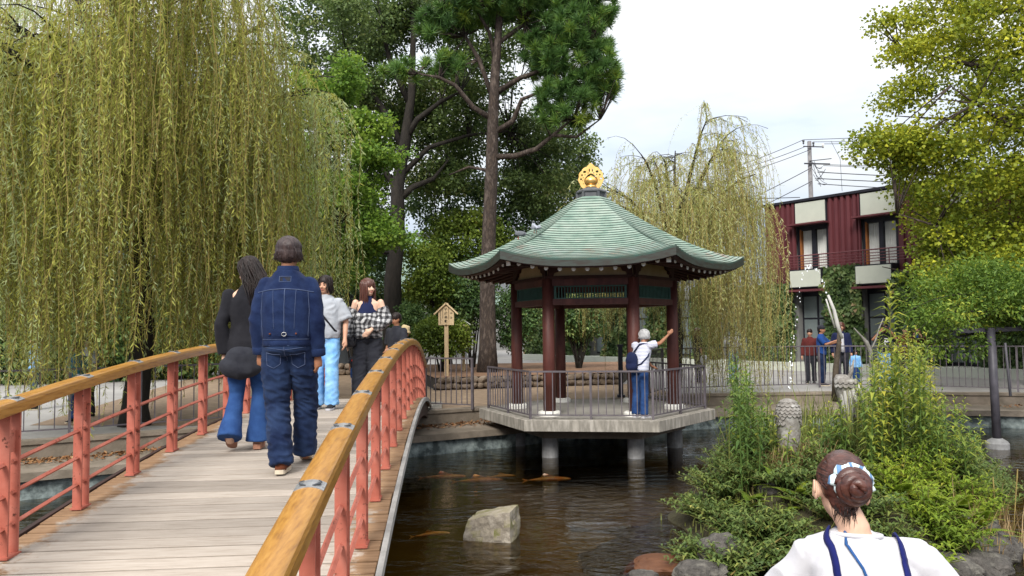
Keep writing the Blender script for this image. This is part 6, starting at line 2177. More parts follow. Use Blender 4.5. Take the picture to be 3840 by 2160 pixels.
def checks():
    m, nt, out = new_mat('grey_checked_cotton')
    t = nt.nodes.new('ShaderNodeTexCoord')
    sx = nt.nodes.new('ShaderNodeSeparateXYZ')
    nz_ = nd(nt, 'ShaderNodeTexNoise', Scale=5.0, Detail=3.0)
    nt.links.new(t.outputs['Object'], nz_.inputs['Vector'])
    va = nd(nt, 'ShaderNodeVectorMath', _operation='MULTIPLY_ADD')
    va.inputs[1].default_value = (0.16, 0.16, 0.16)
    nt.links.new(nz_.outputs['Color'], va.inputs[0])
    nt.links.new(t.outputs['Object'], va.inputs[2])
    nt.links.new(va.outputs[0], sx.inputs[0])
    vals = []
    for ax in ('X', 'Z'):
        mu = nd(nt, 'ShaderNodeMath', _operation='MULTIPLY')
        mu.inputs[1].default_value = 15.0
        nt.links.new(sx.outputs[ax], mu.inputs[0])
        fr = nd(nt, 'ShaderNodeMath', _operation='FRACT')
        nt.links.new(mu.outputs[0], fr.inputs[0])
        gt = nd(nt, 'ShaderNodeMath', _operation='GREATER_THAN')
        gt.inputs[1].default_value = 0.5
        nt.links.new(fr.outputs[0], gt.inputs[0])
        vals.append(gt)
    ad = nd(nt, 'ShaderNodeMath', _operation='ADD')
    nt.links.new(vals[0].outputs[0], ad.inputs[0])
    nt.links.new(vals[1].outputs[0], ad.inputs[1])
    dv = nd(nt, 'ShaderNodeMath', _operation='MULTIPLY')
    dv.inputs[1].default_value = 0.5
    nt.links.new(ad.outputs[0], dv.inputs[0])
    r_ = ramp(nt, dv.outputs[0], [(0.0, (0.012, 0.012, 0.014)), (0.5, (0.12, 0.12, 0.125)), (1.0, (0.42, 0.42, 0.42))])
    b = nd(nt, 'ShaderNodeBsdfPrincipled', Roughness=0.9)
    nt.links.new(r_.outputs[0], b.inputs['Base Color'])
    nt.links.new(b.outputs[0], out.inputs['Surface'])
    return m


def stripes():
    m, nt, out = new_mat('striped_cotton')
    t = nt.nodes.new('ShaderNodeTexCoord')
    sx = nt.nodes.new('ShaderNodeSeparateXYZ')
    nt.links.new(t.outputs['Object'], sx.inputs[0])
    mu = nd(nt, 'ShaderNodeMath', _operation='MULTIPLY')
    mu.inputs[1].default_value = 42.0
    nt.links.new(sx.outputs['Z'], mu.inputs[0])
    fr = nd(nt, 'ShaderNodeMath', _operation='FRACT')
    nt.links.new(mu.outputs[0], fr.inputs[0])
    r_ = ramp(nt, fr.outputs[0], [(0.0, (0.72, 0.73, 0.78)), (0.62, (0.70, 0.71, 0.76)), (0.68, (0.10, 0.12, 0.28))])
    b = nd(nt, 'ShaderNodeBsdfPrincipled', Roughness=0.9)
    nt.links.new(r_.outputs[0], b.inputs['Base Color'])
    nt.links.new(b.outputs[0], out.inputs['Surface'])
    return m


MT['checks'] = checks()
MT['stripes'] = stripes()


TMP = bpy.data.scenes.new('tmp')


def evaluated(o):
    """mesh of an object with its modifiers applied, in a scratch scene"""
    TMP.collection.objects.link(o)
    vl = TMP.view_layers[0]
    vl.update()
    res = bpy.data.meshes.new_from_object(o.evaluated_get(vl.depsgraph))
    bpy.data.objects.remove(o)
    return res


def remesh(mb, voxel, it=4, name='part'):
    me = mb.mesh('tmp')
    o = bpy.data.objects.new('tmp', me)
    m = o.modifiers.new('r', 'REMESH')
    m.mode = 'VOXEL'
    m.voxel_size = voxel
    m.use_smooth_shade = True
    s = o.modifiers.new('s', 'SMOOTH')
    s.factor = 0.5
    s.iterations = it
    res = evaluated(o)
    bpy.data.meshes.remove(me)
    res.name = name
    return res


def wrinkle(me, amp, f=(9, 9, 16), seed=0.0, f2=None, zmask=None):
    n = len(me.vertices)
    co = np.empty(n * 3, dtype=np.float32)
    me.vertices.foreach_get('co', co)
    co = co.reshape(-1, 3)
    nr = np.empty(n * 3, dtype=np.float32)
    me.vertices.foreach_get('normal', nr)
    nr = nr.reshape(-1, 3)
    d = np.empty(n)
    for i in range(n):
        x, y, z = co[i]
        a = noise.noise(Vector((x * f[0] + seed, y * f[1], z * f[2] + 0.35 * f[2] * x)))
        d[i] = 1 - 2.2 * abs(a)
    if zmask is not None:
        d = d * zmask(co)
    co += nr * (d * amp)[:, None]
    me.vertices.foreach_set('co', co.reshape(-1))
    me.update()


def ell(c, rx, ry, n=18, p=2.3, tilt=None):
    pts = []
    for j in range(n):
        a = 2 * math.pi * j / n
        cx, sy = math.cos(a), math.sin(a)
        v = Vector((rx * abs(cx) ** (2 / p) * (1 if cx >= 0 else -1), ry * abs(sy) ** (2 / p) * (1 if sy >= 0 else -1), 0))
        pts.append(Vector(c) + (tilt @ v if tilt is not None else v))
    return pts


def add_hand(mb, wrist, d, palm, side, sc=1.0, curl=0.5, fr=0.0092):
    """palm and five fingers; d points to the fingertips, palm is the palm normal, side=+1 thumb toward +cross"""
    d, palm = Vector(d).normalized(), Vector(palm)
    palm = (palm - d * palm.dot(d)).normalized()
    lat = d.cross(palm) * side
    w = Vector(wrist)
    mb.tube([w - d * 0.03 * sc, w + d * 0.02 * sc, w + d * 0.06 * sc, w + d * 0.095 * sc], [0.025 * sc, 0.030 * sc, 0.036 * sc, 0.034 * sc], 10, flat=0.62 if abs(palm.x) < 0.7 else 1.0)
    mb.ball(w + d * 0.055 * sc, (0.035 * sc, 0.035 * sc, 0.035 * sc))
    for k, ln in enumerate((0.068, 0.078, 0.072, 0.055)):
        off = (k - 1.5) * 0.0195 * sc
        p = w + d * 0.088 * sc - lat * off * -1
        p = w + d * (0.09 - 0.004 * abs(k - 1)) * sc + lat * (-off)
        pts = [p - d * 0.02 * sc, p]
        ang = 0.0
        cur = p
        for s in range(3):
            ang += curl * (0.5 + 0.3 * s)
            dd = (d * math.cos(ang) + palm * math.sin(ang))
            cur = cur + dd * (ln * (0.45, 0.32, 0.26)[s] * sc)
            pts.append(cur)
        mb.tube(pts, [fr * sc, fr * sc, fr * 0.95 * sc, fr * 0.88 * sc, fr * 0.7 * sc], 7)
    t0 = w + d * 0.025 * sc + lat * 0.022 * sc
    t1 = t0 + (lat * 0.55 + d * 0.7 + palm * 0.35).normalized() * 0.042 * sc
    t2 = t1 + (lat * 0.1 + d * 0.85 + palm * 0.45).normalized() * 0.032 * sc
    mb.tube([t0 - lat * 0.01 * sc, t1, t2], [fr * 1.35 * sc, fr * 1.15 * sc, fr * 0.8 * sc], 7)


J0 = dict(pelvis=(0, 0, .95), waist=(0, 0, 1.10), chest=(0, 0, 1.30), neck=(0, -.005, 1.475), head=(0, .012, 1.63),
          hipL=(-.09, 0, .92), hipR=(.09, 0, .92), kneeL=(-.10, .02, .50), kneeR=(.10, .02, .50), ankL=(-.10, -.02, .085), ankR=(.10, -.02, .085),
          shL=(-.172, 0, 1.395), shR=(.172, 0, 1.395), elbL=(-.228, -.03, 1.145), elbR=(.235, -.03, 1.145), wriL=(-.245, .04, .90), wriR=(.245, .04, .90))


class Person:
    def __init__(s, label, loc, yaw, H, pose=None, skin='skin', voxel=0.009, head=(0, 0, 0), width=1.0, group=None, curl=0.45, hands=None):
        s.k = H / 1.75
        s.t = thing('person', loc, label, 'person', group, rz=yaw)
        s.J = {n: Vector(v) for n, v in J0.items()}
        for n, v in (pose or {}).items():
            s.J[n] = Vector(v)
        s.vox = voxel
        s.w = width
        s.skin = MT[skin]
        s.hm = Matrix.Rotation(head[0], 3, 'Z') @ Matrix.Rotation(head[1], 3, 'X') @ Matrix.Rotation(head[2], 3, 'Y')
        s.S = Matrix.Scale(s.k, 4)
        s.hands = hands or {}
        s.curl = curl

    def h(s, p):
        return s.J['head'] + s.hm @ Vector(p)

    def center(s, z):
        pts = [s.J['pelvis'], s.J['waist'], s.J['chest'], s.J['neck']]
        if z <= pts[0].z:
            return Vector((pts[0].x, pts[0].y, z))
        for a, b in zip(pts[:-1], pts[1:]):
            if z <= b.z:
                f = (z - a.z) / max(b.z - a.z, 1e-4)
                q = a.lerp(b, f)
                return Vector((q.x, q.y, z))
        return Vector((pts[-1].x, pts[-1].y, z))

    def torso(s, mb, rings, n=20):
        dz = s.J['neck'].z - 1.475
        rs = []
        for z, rx, ry, oy in rings:
            zz = z + dz * max(0, min(1, (z - 0.9) / 0.57))
            c = s.center(zz)
            rs.append(ell((c.x, c.y + oy, zz), rx * s.w, ry, n))
        mb.rings(rs)

    def limb(s, a, b, c, r, mb, n=12, ext=None):
        A, B, C = s.J[a], s.J[b], s.J[c]
        pts = [A, A.lerp(B, .5), B.lerp(A, .12), B, B.lerp(C, .12), B.lerp(C, .5), C]
        mb.tube(pts, r, n)

    def put(s, name, me, mat, parent=None):
        me.transform(s.S)
        o = mkobj(name, me, mat, parent or s.t, local=True)
        return o

    def add(s, name, mb, mat, smooth=True, parent=None):
        return s.put(name, mb.mesh(name, smooth), mat, parent)

    def body(s, hand_curl=None):
        m = MB()
        s.torso(m, [(.86, .10, .08, 0), (.92, .155, .105, 0), (1.0, .155, .105, 0), (1.10, .135, .095, 0), (1.2, .145, .10, 0), (1.32, .17, .105, 0), (1.41, .165, .09, 0), (1.46, .10, .07, 0), (1.49, .055, .058, 0)])
        m.tube([s.J['neck'] + Vector((0, 0, -.04)), s.J['neck'] + Vector((0, .0, .03)), s.h((0, -.02, -.06)), s.h((0, -.02, -.02))], [.060, .052, .052, .05], 12)
        R3 = s.hm
        m.ball(s.h((0, -.008, .025)), (.076, .098, .098), 16, 10, R3)
        m.ball(s.h((0, .022, -.03)), (.066, .073, .082), 14, 9, R3)
        m.ball(s.h((0, .034, -.080)), (.042, .052, .036), 12, 8, R3)
        m.tube([s.h((0, .088, .015)), s.h((0, .100, -.012)), s.h((0, .110, -.030)), s.h((0, .09, -.04))], [.008, .011, .015, .01], 7)
        for sg in (-1, 1):
            m.ball(s.h((sg * .079, -.008, -.016)), (.010, .020, .032), 8, 7, R3)
            m.ball(s.h((sg * .032, .080, -.032)), (.022, .016, .02), 8, 6, R3)
        for sd in 'LR':
            s.limb('sh' + sd, 'elb' + sd, 'wri' + sd, [.047, .044, .040, .038, .038, .034, .025], m)
            m.ball(s.J['sh' + sd], .047)
            s.limb('hip' + sd, 'knee' + sd, 'ank' + sd, [.085, .075, .060, .056, .055, .054, .038], m)
            a, b = s.J['elb' + sd], s.J['wri' + sd]
            hd = s.hands.get(sd, {})
            d = Vector(hd.get('d', (b - a).normalized() * 0.8 + Vector((0, .05, -.35))))
            sgn = 1 if sd == 'R' else -1
            palm = Vector(hd.get('palm', (-sgn, 0.15, 0)))
            add_hand(m, b, d, palm, hd.get('side', sgn), 1.0, hd.get('curl', s.curl), 0.0095 if s.vox < .011 else .012)
            k = s.J['ank' + sd]
            m.tube([k, k + Vector((0, .03, -.045)), k + Vector((0, .13, -.06))], [.038, .036, .026], 9)
        me = s.lighten(remesh(m, s.vox, 3, 'body'), 0.35 if s.vox < .012 else 0.25)
        return s.put('body', me, s.skin)

    def face(s, brow='hair_black'):
        for sg in (-1, 1):
            s.add('eye', MB().ball(s.h((sg * .030, .0865, -.003)), (.0125, .006, .006), 8, 6, s.hm), MT['eye'])
            s.add('eyebrow', MB().tube([s.h((sg * .014, .093, .017)), s.h((sg * .03, .091, .022)), s.h((sg * .046, .081, .016))], [.003, .004, .002], 5), MT[brow])
        s.add('mouth', MB().tube([s.h((-.024, .083, -.064)), s.h((-.008, .0935, -.062)), s.h((.008, .0935, -.062)), s.h((.024, .083, -.064))], [.002, .006, .006, .002], 6), MT['lip'])

    def lighten(s, me, ratio):
        o = bpy.data.objects.new('tmp', me)
        d = o.modifiers.new('d', 'DECIMATE')
        d.ratio = ratio
        nm = me.name
        res = evaluated(o)
        bpy.data.meshes.remove(me)
        res.name = nm
        return res

    def garment(s, name, mb, mat, amp=0.006, f=(9, 9, 16), seed=0, vox=None, it=4, parent=None, zmask=None):
        me = remesh(mb, vox or s.vox * 1.15, it, name)
        if amp:
            wrinkle(me, amp, f, seed, zmask=zmask)
        me = s.lighten(me, 0.5 if s.vox < .012 else 0.28)
        return s.put(name, me, MT[mat] if isinstance(mat, str) else mat, parent)

    def shirt(s, mat, rings, sleeve, name='shirt', amp=.006, shoulders=True, seed=1, extra=None, f=(9, 9, 14), vox=None, sleeve_cut=1.0):
        """sleeve: radii for shoulder .. cuff; cut: how far down the arm (1 = wrist)"""
        m = MB()
        s.torso(m, rings, 24)
        for sd in 'LR':
            if sleeve is None:
                continue
            A, B, C = s.J['sh' + sd], s.J['elb' + sd], s.J['wri' + sd]
            pts = [A, A.lerp(B, .5), B.lerp(A, .12), B, B.lerp(C, .12), B.lerp(C, .5), C]
            if sleeve_cut < 1:
                full = sleeve_cut * 2
                pts = [A.lerp(B, min(1, full) * q) for q in (0, .3, .6, .85, 1)]
                if full > 1:
                    pts.append(B.lerp(C, full - 1))
            m.tube(pts, list(sleeve)[:len(pts)] if len(sleeve) >= len(pts) else list(sleeve) + [sleeve[-1]] * (len(pts) - len(sleeve)), 14)
            if shoulders:
                m.ball(A, sleeve[0] * 1.02, 14, 9)
        if extra:
            extra(m)
        return s.garment(name, m, mat, amp, f, seed, vox)

    def trousers(s, mat, radii, name='trousers', amp=.006, seed=2, hips=(.165, .125), f=(10, 10, 22), hem_drop=0.0, vox=None, zmask=None, top=1.06):
        m = MB()
        s.torso(m, [(.86, .115, .10, 0), (.90, hips[0] * 1.0, hips[1], -.01), (.97, hips[0], hips[1], -.012), (top - .02, hips[0] * .93, hips[1] * .93, 0), (top, hips[0] * .9, hips[1] * .9, 0)], 22)
        for sd in 'LR':
            A, B, C = s.J['hip' + sd], s.J['knee' + sd], s.J['ank' + sd]
            C2 = C + (C - B).normalized() * hem_drop
            pts = [A + Vector((0, 0, .03)), A.lerp(B, .3), A.lerp(B, .6), B.lerp(A, .12), B, B.lerp(C2, .2), B.lerp(C2, .55), B.lerp(C2, .85), C2]
            m.tube(pts, radii, 16)
        return s.garment(name, m, mat, amp, f, seed, vox, zmask=zmask)

    def shoes(s, mat, sole='sole', L=.265, toe=None, thick=.025):
        for sd in 'LR':
            k = s.J['ank' + sd]
            tl = (toe or {}).get(sd, 0.0)          # heel lift
            yw = (toe or {}).get(sd + 'y', 0.0)
            Rm = Matrix.Rotation(yw, 3, 'Z') @ Matrix.Rotation(-tl, 3, 'X')
            pv = Vector((k.x, k.y + .10, k.z - .085)) if tl else None
            org = Vector((k.x, k.y, k.z - .085))

            def P(x, y, z):
                v = Vector((x, y, z))
                if tl:
                    return pv + Rm @ (v - Vector((0, .12, 0)))
                return org + Rm @ v
            m = MB()
            prof = [(-.055, .034, .075), (-.03, .040, .085), (.03, .040, .085), (.09, .044, .062), (.15, .046, .045), (.19, .036, .038), (.205, .018, .03)]
            rs = []
            for y, w_, hgt in prof:
                rs.append([P(w_ * math.cos(a), y, thick * .8 + (hgt - thick * .5) * max(0, math.sin(a)) ** .8 if math.sin(a) > 0 else thick * .8) for a in (math.pi * j / 9 for j in range(10))])
            m.rings(rs)
            sh = s.add('shoe', m, MT[mat])
            out_ = [(-.036, -.05), (-.028, -.062), (0, -.066), (.028, -.062), (.036, -.05), (.042, .03), (.048, .13), (.040, .18), (.022, .208), (-.0, .214), (-.022, .208), (-.040, .18), (-.048, .13), (-.042, .03)]
            MBs = MB().prism(out_, lambda a, b, d: P(a, b, d), 0, thick)
            s.add('sole', MBs, MT[sole], smooth=False, parent=sh)

    def hair(s, balls, mat, strands=None, amp=.004, vox=None, name='hair', seed=5, f=(40, 40, 8), strand_r=.0085):
        m = MB()
        for c, r_ in balls:
            m.ball(s.h(c), r_, 16, 10, s.hm)
        o = s.garment(name, m, mat, amp, f, seed, vox or max(.006, s.vox * .75), it=3)
        if strands:
            st = MB()
            for p in strands:
                n = len(p)
                st.tube([s.h(q) if len(q) == 3 else s.J['head'] + Vector(q[:3]) for q in p], [strand_r * (1.0 - 0.75 * (i / (n - 1)) ** 3) for i in range(n)], 6)
            so = s.add('locks', st, MT[mat], parent=o)
            so['kind'] = 'stuff'
        return o


def long_strands(L, n, rnd, az0=-2.3, az1=2.3, spread=.03, back=-.02, drop_world=None):
    """locks starting round the crown (azimuth 0 = back of head) and falling to length L below the head centre"""
    out = []
    for i in range(n):
        a = az0 + (az1 - az0) * (i + rnd.random()) / n
        lay = rnd.uniform(0.9, 1.08)
        x, y = math.sin(a), -math.cos(a)
        ln = L * rnd.uniform(.8, 1.03)
        pts = []
        for t in (0, .12, .28, .5, .75, 1):
            z = .105 - t * (ln + .105)
            if z > -.02:
                k = math.sqrt(max(0.05, 1 - ((z - .02) / .125) ** 2))
            else:
                k = 1.0 - 0.1 * min(1, (-.02 - z) / .2)
            rx, ry = .086 * lay * k, .104 * lay * k
            sp = spread * max(0, -z) / max(L, .1)
            pts.append((x * (rx + sp) + rnd.gauss(0, .004 + .012 * t), y * (ry + sp) - .008 + back * t + rnd.gauss(0, .004 + .008 * t), z))
        out.append(pts)
    return out


RN = random.Random(77)
TORSO_M = [(.90, .175, .125, 0), (1.0, .18, .13, 0), (1.12, .18, .13, 0), (1.25, .19, .132, 0), (1.34, .188, .125, 0), (1.40, .165, .108, 0), (1.445, .12, .092, 0), (1.475, .085, .08, 0), (1.50, .064, .068, 0)]

# --- man in denim, walking away
p = Person('man seen from behind in dark denim jacket and jeans walking along the bridge', bp_(5.97, 0.20, 0.0), R(4.8), 1.79,
           dict(kneeL=(-.085, .05, .50), ankL=(-.025, -.10, .09), kneeR=(.105, .17, .53), ankR=(.085, .24, .115), shL=(-.160, -.005, 1.385), shR=(.160, -.005, 1.385), elbL=(-.215, -.035, 1.13), elbR=(.217, -.045, 1.13), wriL=(-.205, .02, .885), wriR=(.217, .015, .865), hipL=(-.095, 0, .92), hipR=(.095, 0, .92)),
           skin='skin_tan', voxel=.008, head=(R(6), R(-4), 0), curl=.55)
p.body()
jk = MB()
p.torso(jk, [(.935, .178, .138, -.005), (.96, .180, .142, -.005), (.985, .178, .140, -.005), (1.02, .188, .150, -.008), (1.12, .196, .154, -.012), (1.25, .200, .150, -.012), (1.33, .194, .140, -.008), (1.39, .168, .120, -.004), (1.435, .132, .102, -.002), (1.47, .105, .09, 0), (1.50, .083, .080, 0)], 28)
for sd in 'LR':
    A, B, C = p.J['sh' + sd], p.J['elb' + sd], p.J['wri' + sd]
    jk.tube([A, A.lerp(B, .25), A.lerp(B, .6), B.lerp(A, .1), B, B.lerp(C, .25), B.lerp(C, .6), B.lerp(C, .9), C], [.066, .070, .067, .063, .062, .060, .055, .051, .051], 16)
    jk.ball(A, .067, 16, 10)
jo = p.garment('jacket', jk, 'denim', .0085, (8, 8, 10), 3, vox=.0088)
# collar, waistband, cuffs
cl_ = MB()
cl_.rings([ell((0, -.005, z), rx, ry, 24) for z, rx, ry in ((1.475, .084, .082), (1.50, .082, .080), (1.535, .076, .074), (1.535, .066, .064), (1.48, .070, .068))])
p.add('collar', cl_, MT['denim'], parent=jo)
p.add('waistband', MB().rings([ell((0, -.005, z), rx, ry, 36) for z, rx, ry in ((.930, .174, .136), (.934, .184, .146), (.976, .184, .147), (.981, .174, .136))]), MT['denim'], parent=jo)
for sd in 'LR':
    B, C = p.J['elb' + sd], p.J['wri' + sd]
    p.add('cuff', MB().tube([B.lerp(C, .80), B.lerp(C, .82), C + (C - B) * .005, C + (C - B) * .02], [.056, .061, .061, .055], 18), MT['denim'], parent=jo)
p.trousers('denim_jeans', [.098, .106, .100, .090, .086, .084, .083, .084, .080], amp=.009, seed=4, hips=(.172, .134), f=(11, 11, 21), hem_drop=.025, vox=.0088, name='jeans',
           zmask=lambda co: np.where(co[:, 2] < .75, 1.35, 0.55))
jeans = [c for c in p.t.children if c.name.startswith('jeans')][0]
p.shoes('brown_shoe', toe={'R': .35}, thick=.03)


def project(o, pts, off=.004):
    """lay a line of (x, z) points, in body heights of 1.75 m, on the back of a garment"""
    bv = BVHTree.FromPolygons([v.co for v in o.data.vertices], [list(f.vertices) for f in o.data.polygons])
    res = []
    for x, z in pts:
        h = bv.ray_cast(Vector((x * p.k, -1.0, z * p.k)), Vector((0, 1, 0)))
        if h[0] is not None:
            res.append((h[0] + Vector((0, -off, 0))) / p.k)
    return res


def seam(o, pts, r_=.0028, n=14, name='seam', mat='stitch'):
    fine = []
    for (a, b) in zip(pts[:-1], pts[1:]):
        for i in range(n):
            t = i / n
            fine.append((a[0] + (b[0] - a[0]) * t, a[1] + (b[1] - a[1]) * t))
    fine.append(pts[-1])
    q = project(o, fine, .002)
    if len(q) > 2:
        p.add(name, MB().tube(q, r_, 5), MT[mat], parent=o)


seam(jo, [(-.205, 1.335), (-.10, 1.352), (0, 1.358), (.10, 1.352), (.205, 1.335)], .0035)
seam(jo, [(0.004, 1.355), (0.004, 1.0)], .0028)
seam(jo, [(-.082, 1.350), (-.072, 1.06)], .0016)
seam(jo, [(.085, 1.350), (.075, 1.06)], .0016)
seam(jo, [(-.165, 1.345), (-.175, 1.20), (-.165, 1.0)], .0022)
seam(jo, [(.165, 1.345), (.175, 1.20), (.165, 1.0)], .0022)
seam(jo, [(-.17, .984), (0, .984), (.17, .984)], .0022)
seam(jo, [(-.17, .938), (0, .938), (.17, .938)], .0022)
seam(jo, [(-.042, 1.452), (.042, 1.452), (.042, 1.412), (-.042, 1.412), (-.042, 1.452)], .0022)
q = project(jo, [(-.036, 1.446), (.036, 1.446), (.036, 1.418), (-.036, 1.418)], .003)
if len(q) == 4:
    p.add('patch', MB().add(q, [(0, 1, 2, 3)]), MT['charcoal'], parent=jo)
for x0, x1 in ((-.115, -.015), (.015, .105)):
    q = project(jo, [(x0, 1.045), (x1, 1.035), (x1, 1.005), (x0, 1.010)], .006)
    if len(q) == 4:
        vs_ = q + [v + Vector((0, .008, 0)) for v in q]
        p.add('cinch_strap', MB().add(vs_, [(0, 1, 2, 3), (0, 4, 5, 1), (1, 5, 6, 2), (2, 6, 7, 3), (3, 7, 4, 0)]), MT['denim'], parent=jo, smooth=False)
for bx in (-.10, .09):
    q = project(jo, [(bx, 1.026)], .010)
    if q:
        p.add('rivet', MB().ball(q[0], (.007, .004, .007)), MT['brown_shoe'], parent=jo)
q = project(jo, [(.005, 1.022)], .010)
if q:
    p.add('buckle', MB().tube([q[0] + Vector((.017 * math.cos(a), 0, .014 * math.sin(a))) for a in (2 * math.pi * i / 12 for i in range(13))], .003, 5), MT['steel'], parent=jo)
for sx_ in (-1, 1):
    a0, a1 = sx_ * .035, sx_ * .135
    seam(jeans, [(a0, .872), (a0 + sx_ * .005, .80), ((a0 + a1) / 2, .770), (a1, .795), (a1 + sx_ * .004, .885)], .0022)
    seam(jeans, [(a0, .872), ((a0 + a1) / 2, .872), (a1 + sx_ * .004, .885)], .003)
seam(jeans, [(0, .93), (0.002, .82)], .0022)
seam(jeans, [(-.15, .925), (0, .905), (.15, .925)], .0022)
p.hair([((0, -.014, .048), (.094, .113, .088)), ((0, -.028, .005), (.097, .092, .075)), ((0, -.045, -.025), (.080, .068, .055)), ((-.06, -.01, .0), (.034, .06, .06)), ((.06, -.01, .0), (.034, .06, .06))],
       'hair_salt', long_strands(.055, 170, RN, spread=.012, back=.01), amp=.004, strand_r=.0055)

# --- woman in black
p = Person('long-haired woman in black top and flared jeans looking down to the left on the bridge', bp_(6.78, -0.30, 0.0), R(10), 1.67,
           dict(kneeL=(-.105, .03, .50), ankL=(-.13, -.16, .15), kneeR=(.09, .05, .50), ankR=(.085, .02, .095), elbL=(-.23, -.06, 1.14), wriL=(-.20, -.03, .87), elbR=(.225, .0, 1.15), wriR=(.22, .10, .92)),
           skin='skin_pale', voxel=.009, head=(R(62), R(-24), 0), width=.92)
p.body()
p.face()
p.shirt('black_cloth', [(.83, .165, .125, -.02), (.90, .19, .145, -.02), (1.0, .18, .135, -.01), (1.12, .165, .125, 0), (1.28, .172, .128, 0), (1.34, .165, .12, 0), (1.40, .140, .10, 0), (1.445, .10, .085, 0), (1.475, .078, .074, 0), (1.50, .064, .064, 0)],
        [.061, .058, .054, .054, .056, .060, .064], 'top', .009, seed=5, f=(6, 6, 5))
p.trousers('denim_mid', [.094, .096, .084, .070, .066, .068, .080, .100, .108], amp=.005, seed=6, hips=(.165, .13), hem_drop=.02, f=(8, 8, 12), name='jeans')
p.shoes('tan_shoe', 'tan_shoe', toe={'L': .55}, thick=.045)
p.hair([((0, -.012, .042), (.086, .108, .094)), ((0, -.04, -.03), (.082, .072, .10)), ((0, -.05, -.12), (.075, .05, .12)), ((0, -.055, -.22), (.06, .035, .10))], 'hair_black',
       long_strands(.34, 170, RN, spread=.035, back=-.01), amp=.004, strand_r=.0055)
bag = MB()
bag.ball((-.05, -.12, .76), (.185, .09, .115), 20, 12)
bag.ball((-.03, -.12, .82), (.15, .085, .13), 20, 12)
bo = p.garment('shoulder_bag', bag, 'charcoal', .008, (7, 7, 7), 9, vox=.011)
p.add('bag_strap', MB().tube([(.13, -.12, .90), (.16, -.14, 1.15), (.15, -.12, 1.40), (.12, .0, 1.47)], [.014, .014, .014, .012], 7), MT['charcoal'], parent=bo)

# --- man in grey shirt coming toward the camera
p = Person('young man in loose grey short-sleeved top and light blue jeans walking toward the camera', bp_(9.62, -0.08, 0.0), R(180), 1.645,
           dict(kneeL=(-.10, .06, .50), ankL=(-.10, .06, .09), kneeR=(.10, .03, .50), ankR=(.11, -.06, .09), elbL=(-.265, -.02, 1.15), wriL=(-.27, .06, .91), elbR=(.25, -.03, 1.15), wriR=(.25, .06, .90)), skin='skin', voxel=.009, head=(R(-14), R(-3), 0))
p.body()
p.face()
p.shirt('grey_cloth', [(.93, .19, .14, 0), (.98, .20, .15, 0), (1.1, .20, .148, 0), (1.25, .200, .142, 0), (1.34, .198, .132, 0), (1.40, .172, .112, 0), (1.45, .115, .09, 0), (1.50, .07, .07, 0)], [.070, .080, .090, .098, .102], 'shirt', .008, seed=7, sleeve_cut=.47)
p.trousers('denim_light', [.096, .100, .094, .086, .083, .084, .086, .090, .092], amp=.008, seed=8, hips=(.168, .13), hem_drop=.03, f=(7, 7, 11), name='jeans')
p.shoes('black_shoe', 'white_cloth')
p.hair([((0, -.016, .042), (.085, .104, .092)), ((0, -.035, -.02), (.084, .075, .09)), ((-.07, .01, -.01), (.018, .04, .07)), ((.07, .01, -.01), (.018, .04, .07))], 'hair_black', long_strands(.12, 60, RN, az0=-2.45, az1=2.45, spread=.01, back=.0))
p.add('bag_strap', MB().tube([(.17, .0, 1.47), (.12, .13, 1.38), (-.02, .158, 1.20), (-.15, .12, 1.03), (-.20, .0, .98)], .013, 6), MT['black_cloth'])

# --- woman in checked shirt
p = Person('long-haired woman in off-shoulder grey checked shirt and black trousers walking toward the camera', bp_(10.05, 0.40, 0.0), R(178), 1.64,
           dict(kneeR=(.10, .08, .50), ankR=(.10, .10, .09), elbL=(-.26, .02, 1.17), wriL=(-.10, .22, 1.05), elbR=(.26, -.02, 1.14), wriR=(.27, .06, .90), shL=(-.175, 0, 1.42), shR=(.175, 0, 1.42)),
           skin='skin_pale', voxel=.009, head=(R(48), R(-2), R(4)), width=.92, hands={'L': dict(d=(.55, .12, -.5), palm=(.2, -1, 0), curl=.25), 'R': dict(curl=.3)})
p.body()
p.face('hair_brown')
p.shirt('navy', [(1.0, .15, .112, 0), (1.15, .148, .115, 0), (1.28, .16, .122, .004), (1.38, .135, .105, 0), (1.44, .105, .085, 0), (1.49, .062, .064, 0), (1.515, .056, .058, 0)], None, 'vest', .002, seed=9)


def cuffs(m):
    for sd in 'LR':
        C = p.J['wri' + sd]
        B = p.J['elb' + sd]
        m.tube([C.lerp(B, .30), C.lerp(B, .15), C.lerp(B, .04)], [.066, .070, .050], 14)


m = MB()
p.torso(m, [(.93, .20, .155, 0), (.97, .215, .165, 0), (1.06, .21, .16, 0), (1.16, .205, .152, 0), (1.26, .21, .15, -.02), (1.31, .195, .11, -.06)], 26)
for sd in 'LR':
    A, B, C = p.J['sh' + sd], p.J['elb' + sd], p.J['wri' + sd]
    m.tube([A.lerp(B, .30), A.lerp(B, .45), A.lerp(B, .75), B, B.lerp(C, .25), B.lerp(C, .6), B.lerp(C, .92)], [.074, .082, .084, .084, .082, .078, .052], 16)
cuffs(m)
p.garment('checked_shirt', m, 'checks', .010, (7, 7, 8), 10)
p.trousers('charcoal', [.100, .106, .104, .100, .098, .098, .100, .102, .104], amp=.007, seed=11, hips=(.168, .132), hem_drop=.03, name='trousers')
p.shoes('black_shoe', 'black_shoe')
p.hair([((0, -.012, .042), (.086, .108, .094)), ((0, -.04, -.03), (.086, .072, .11)), ((-.072, .0, -.05), (.02, .05, .10)), ((.072, .0, -.05), (.02, .05, .10)), ((0, -.05, -.16), (.085, .05, .14))], 'hair_brown',
       long_strands(.42, 110, RN, az0=-2.4, az1=2.4, spread=.02, back=.0), amp=.004)
b_ = MB().ball((.23, .14, .90), (.085, .04, .075), 14, 9)
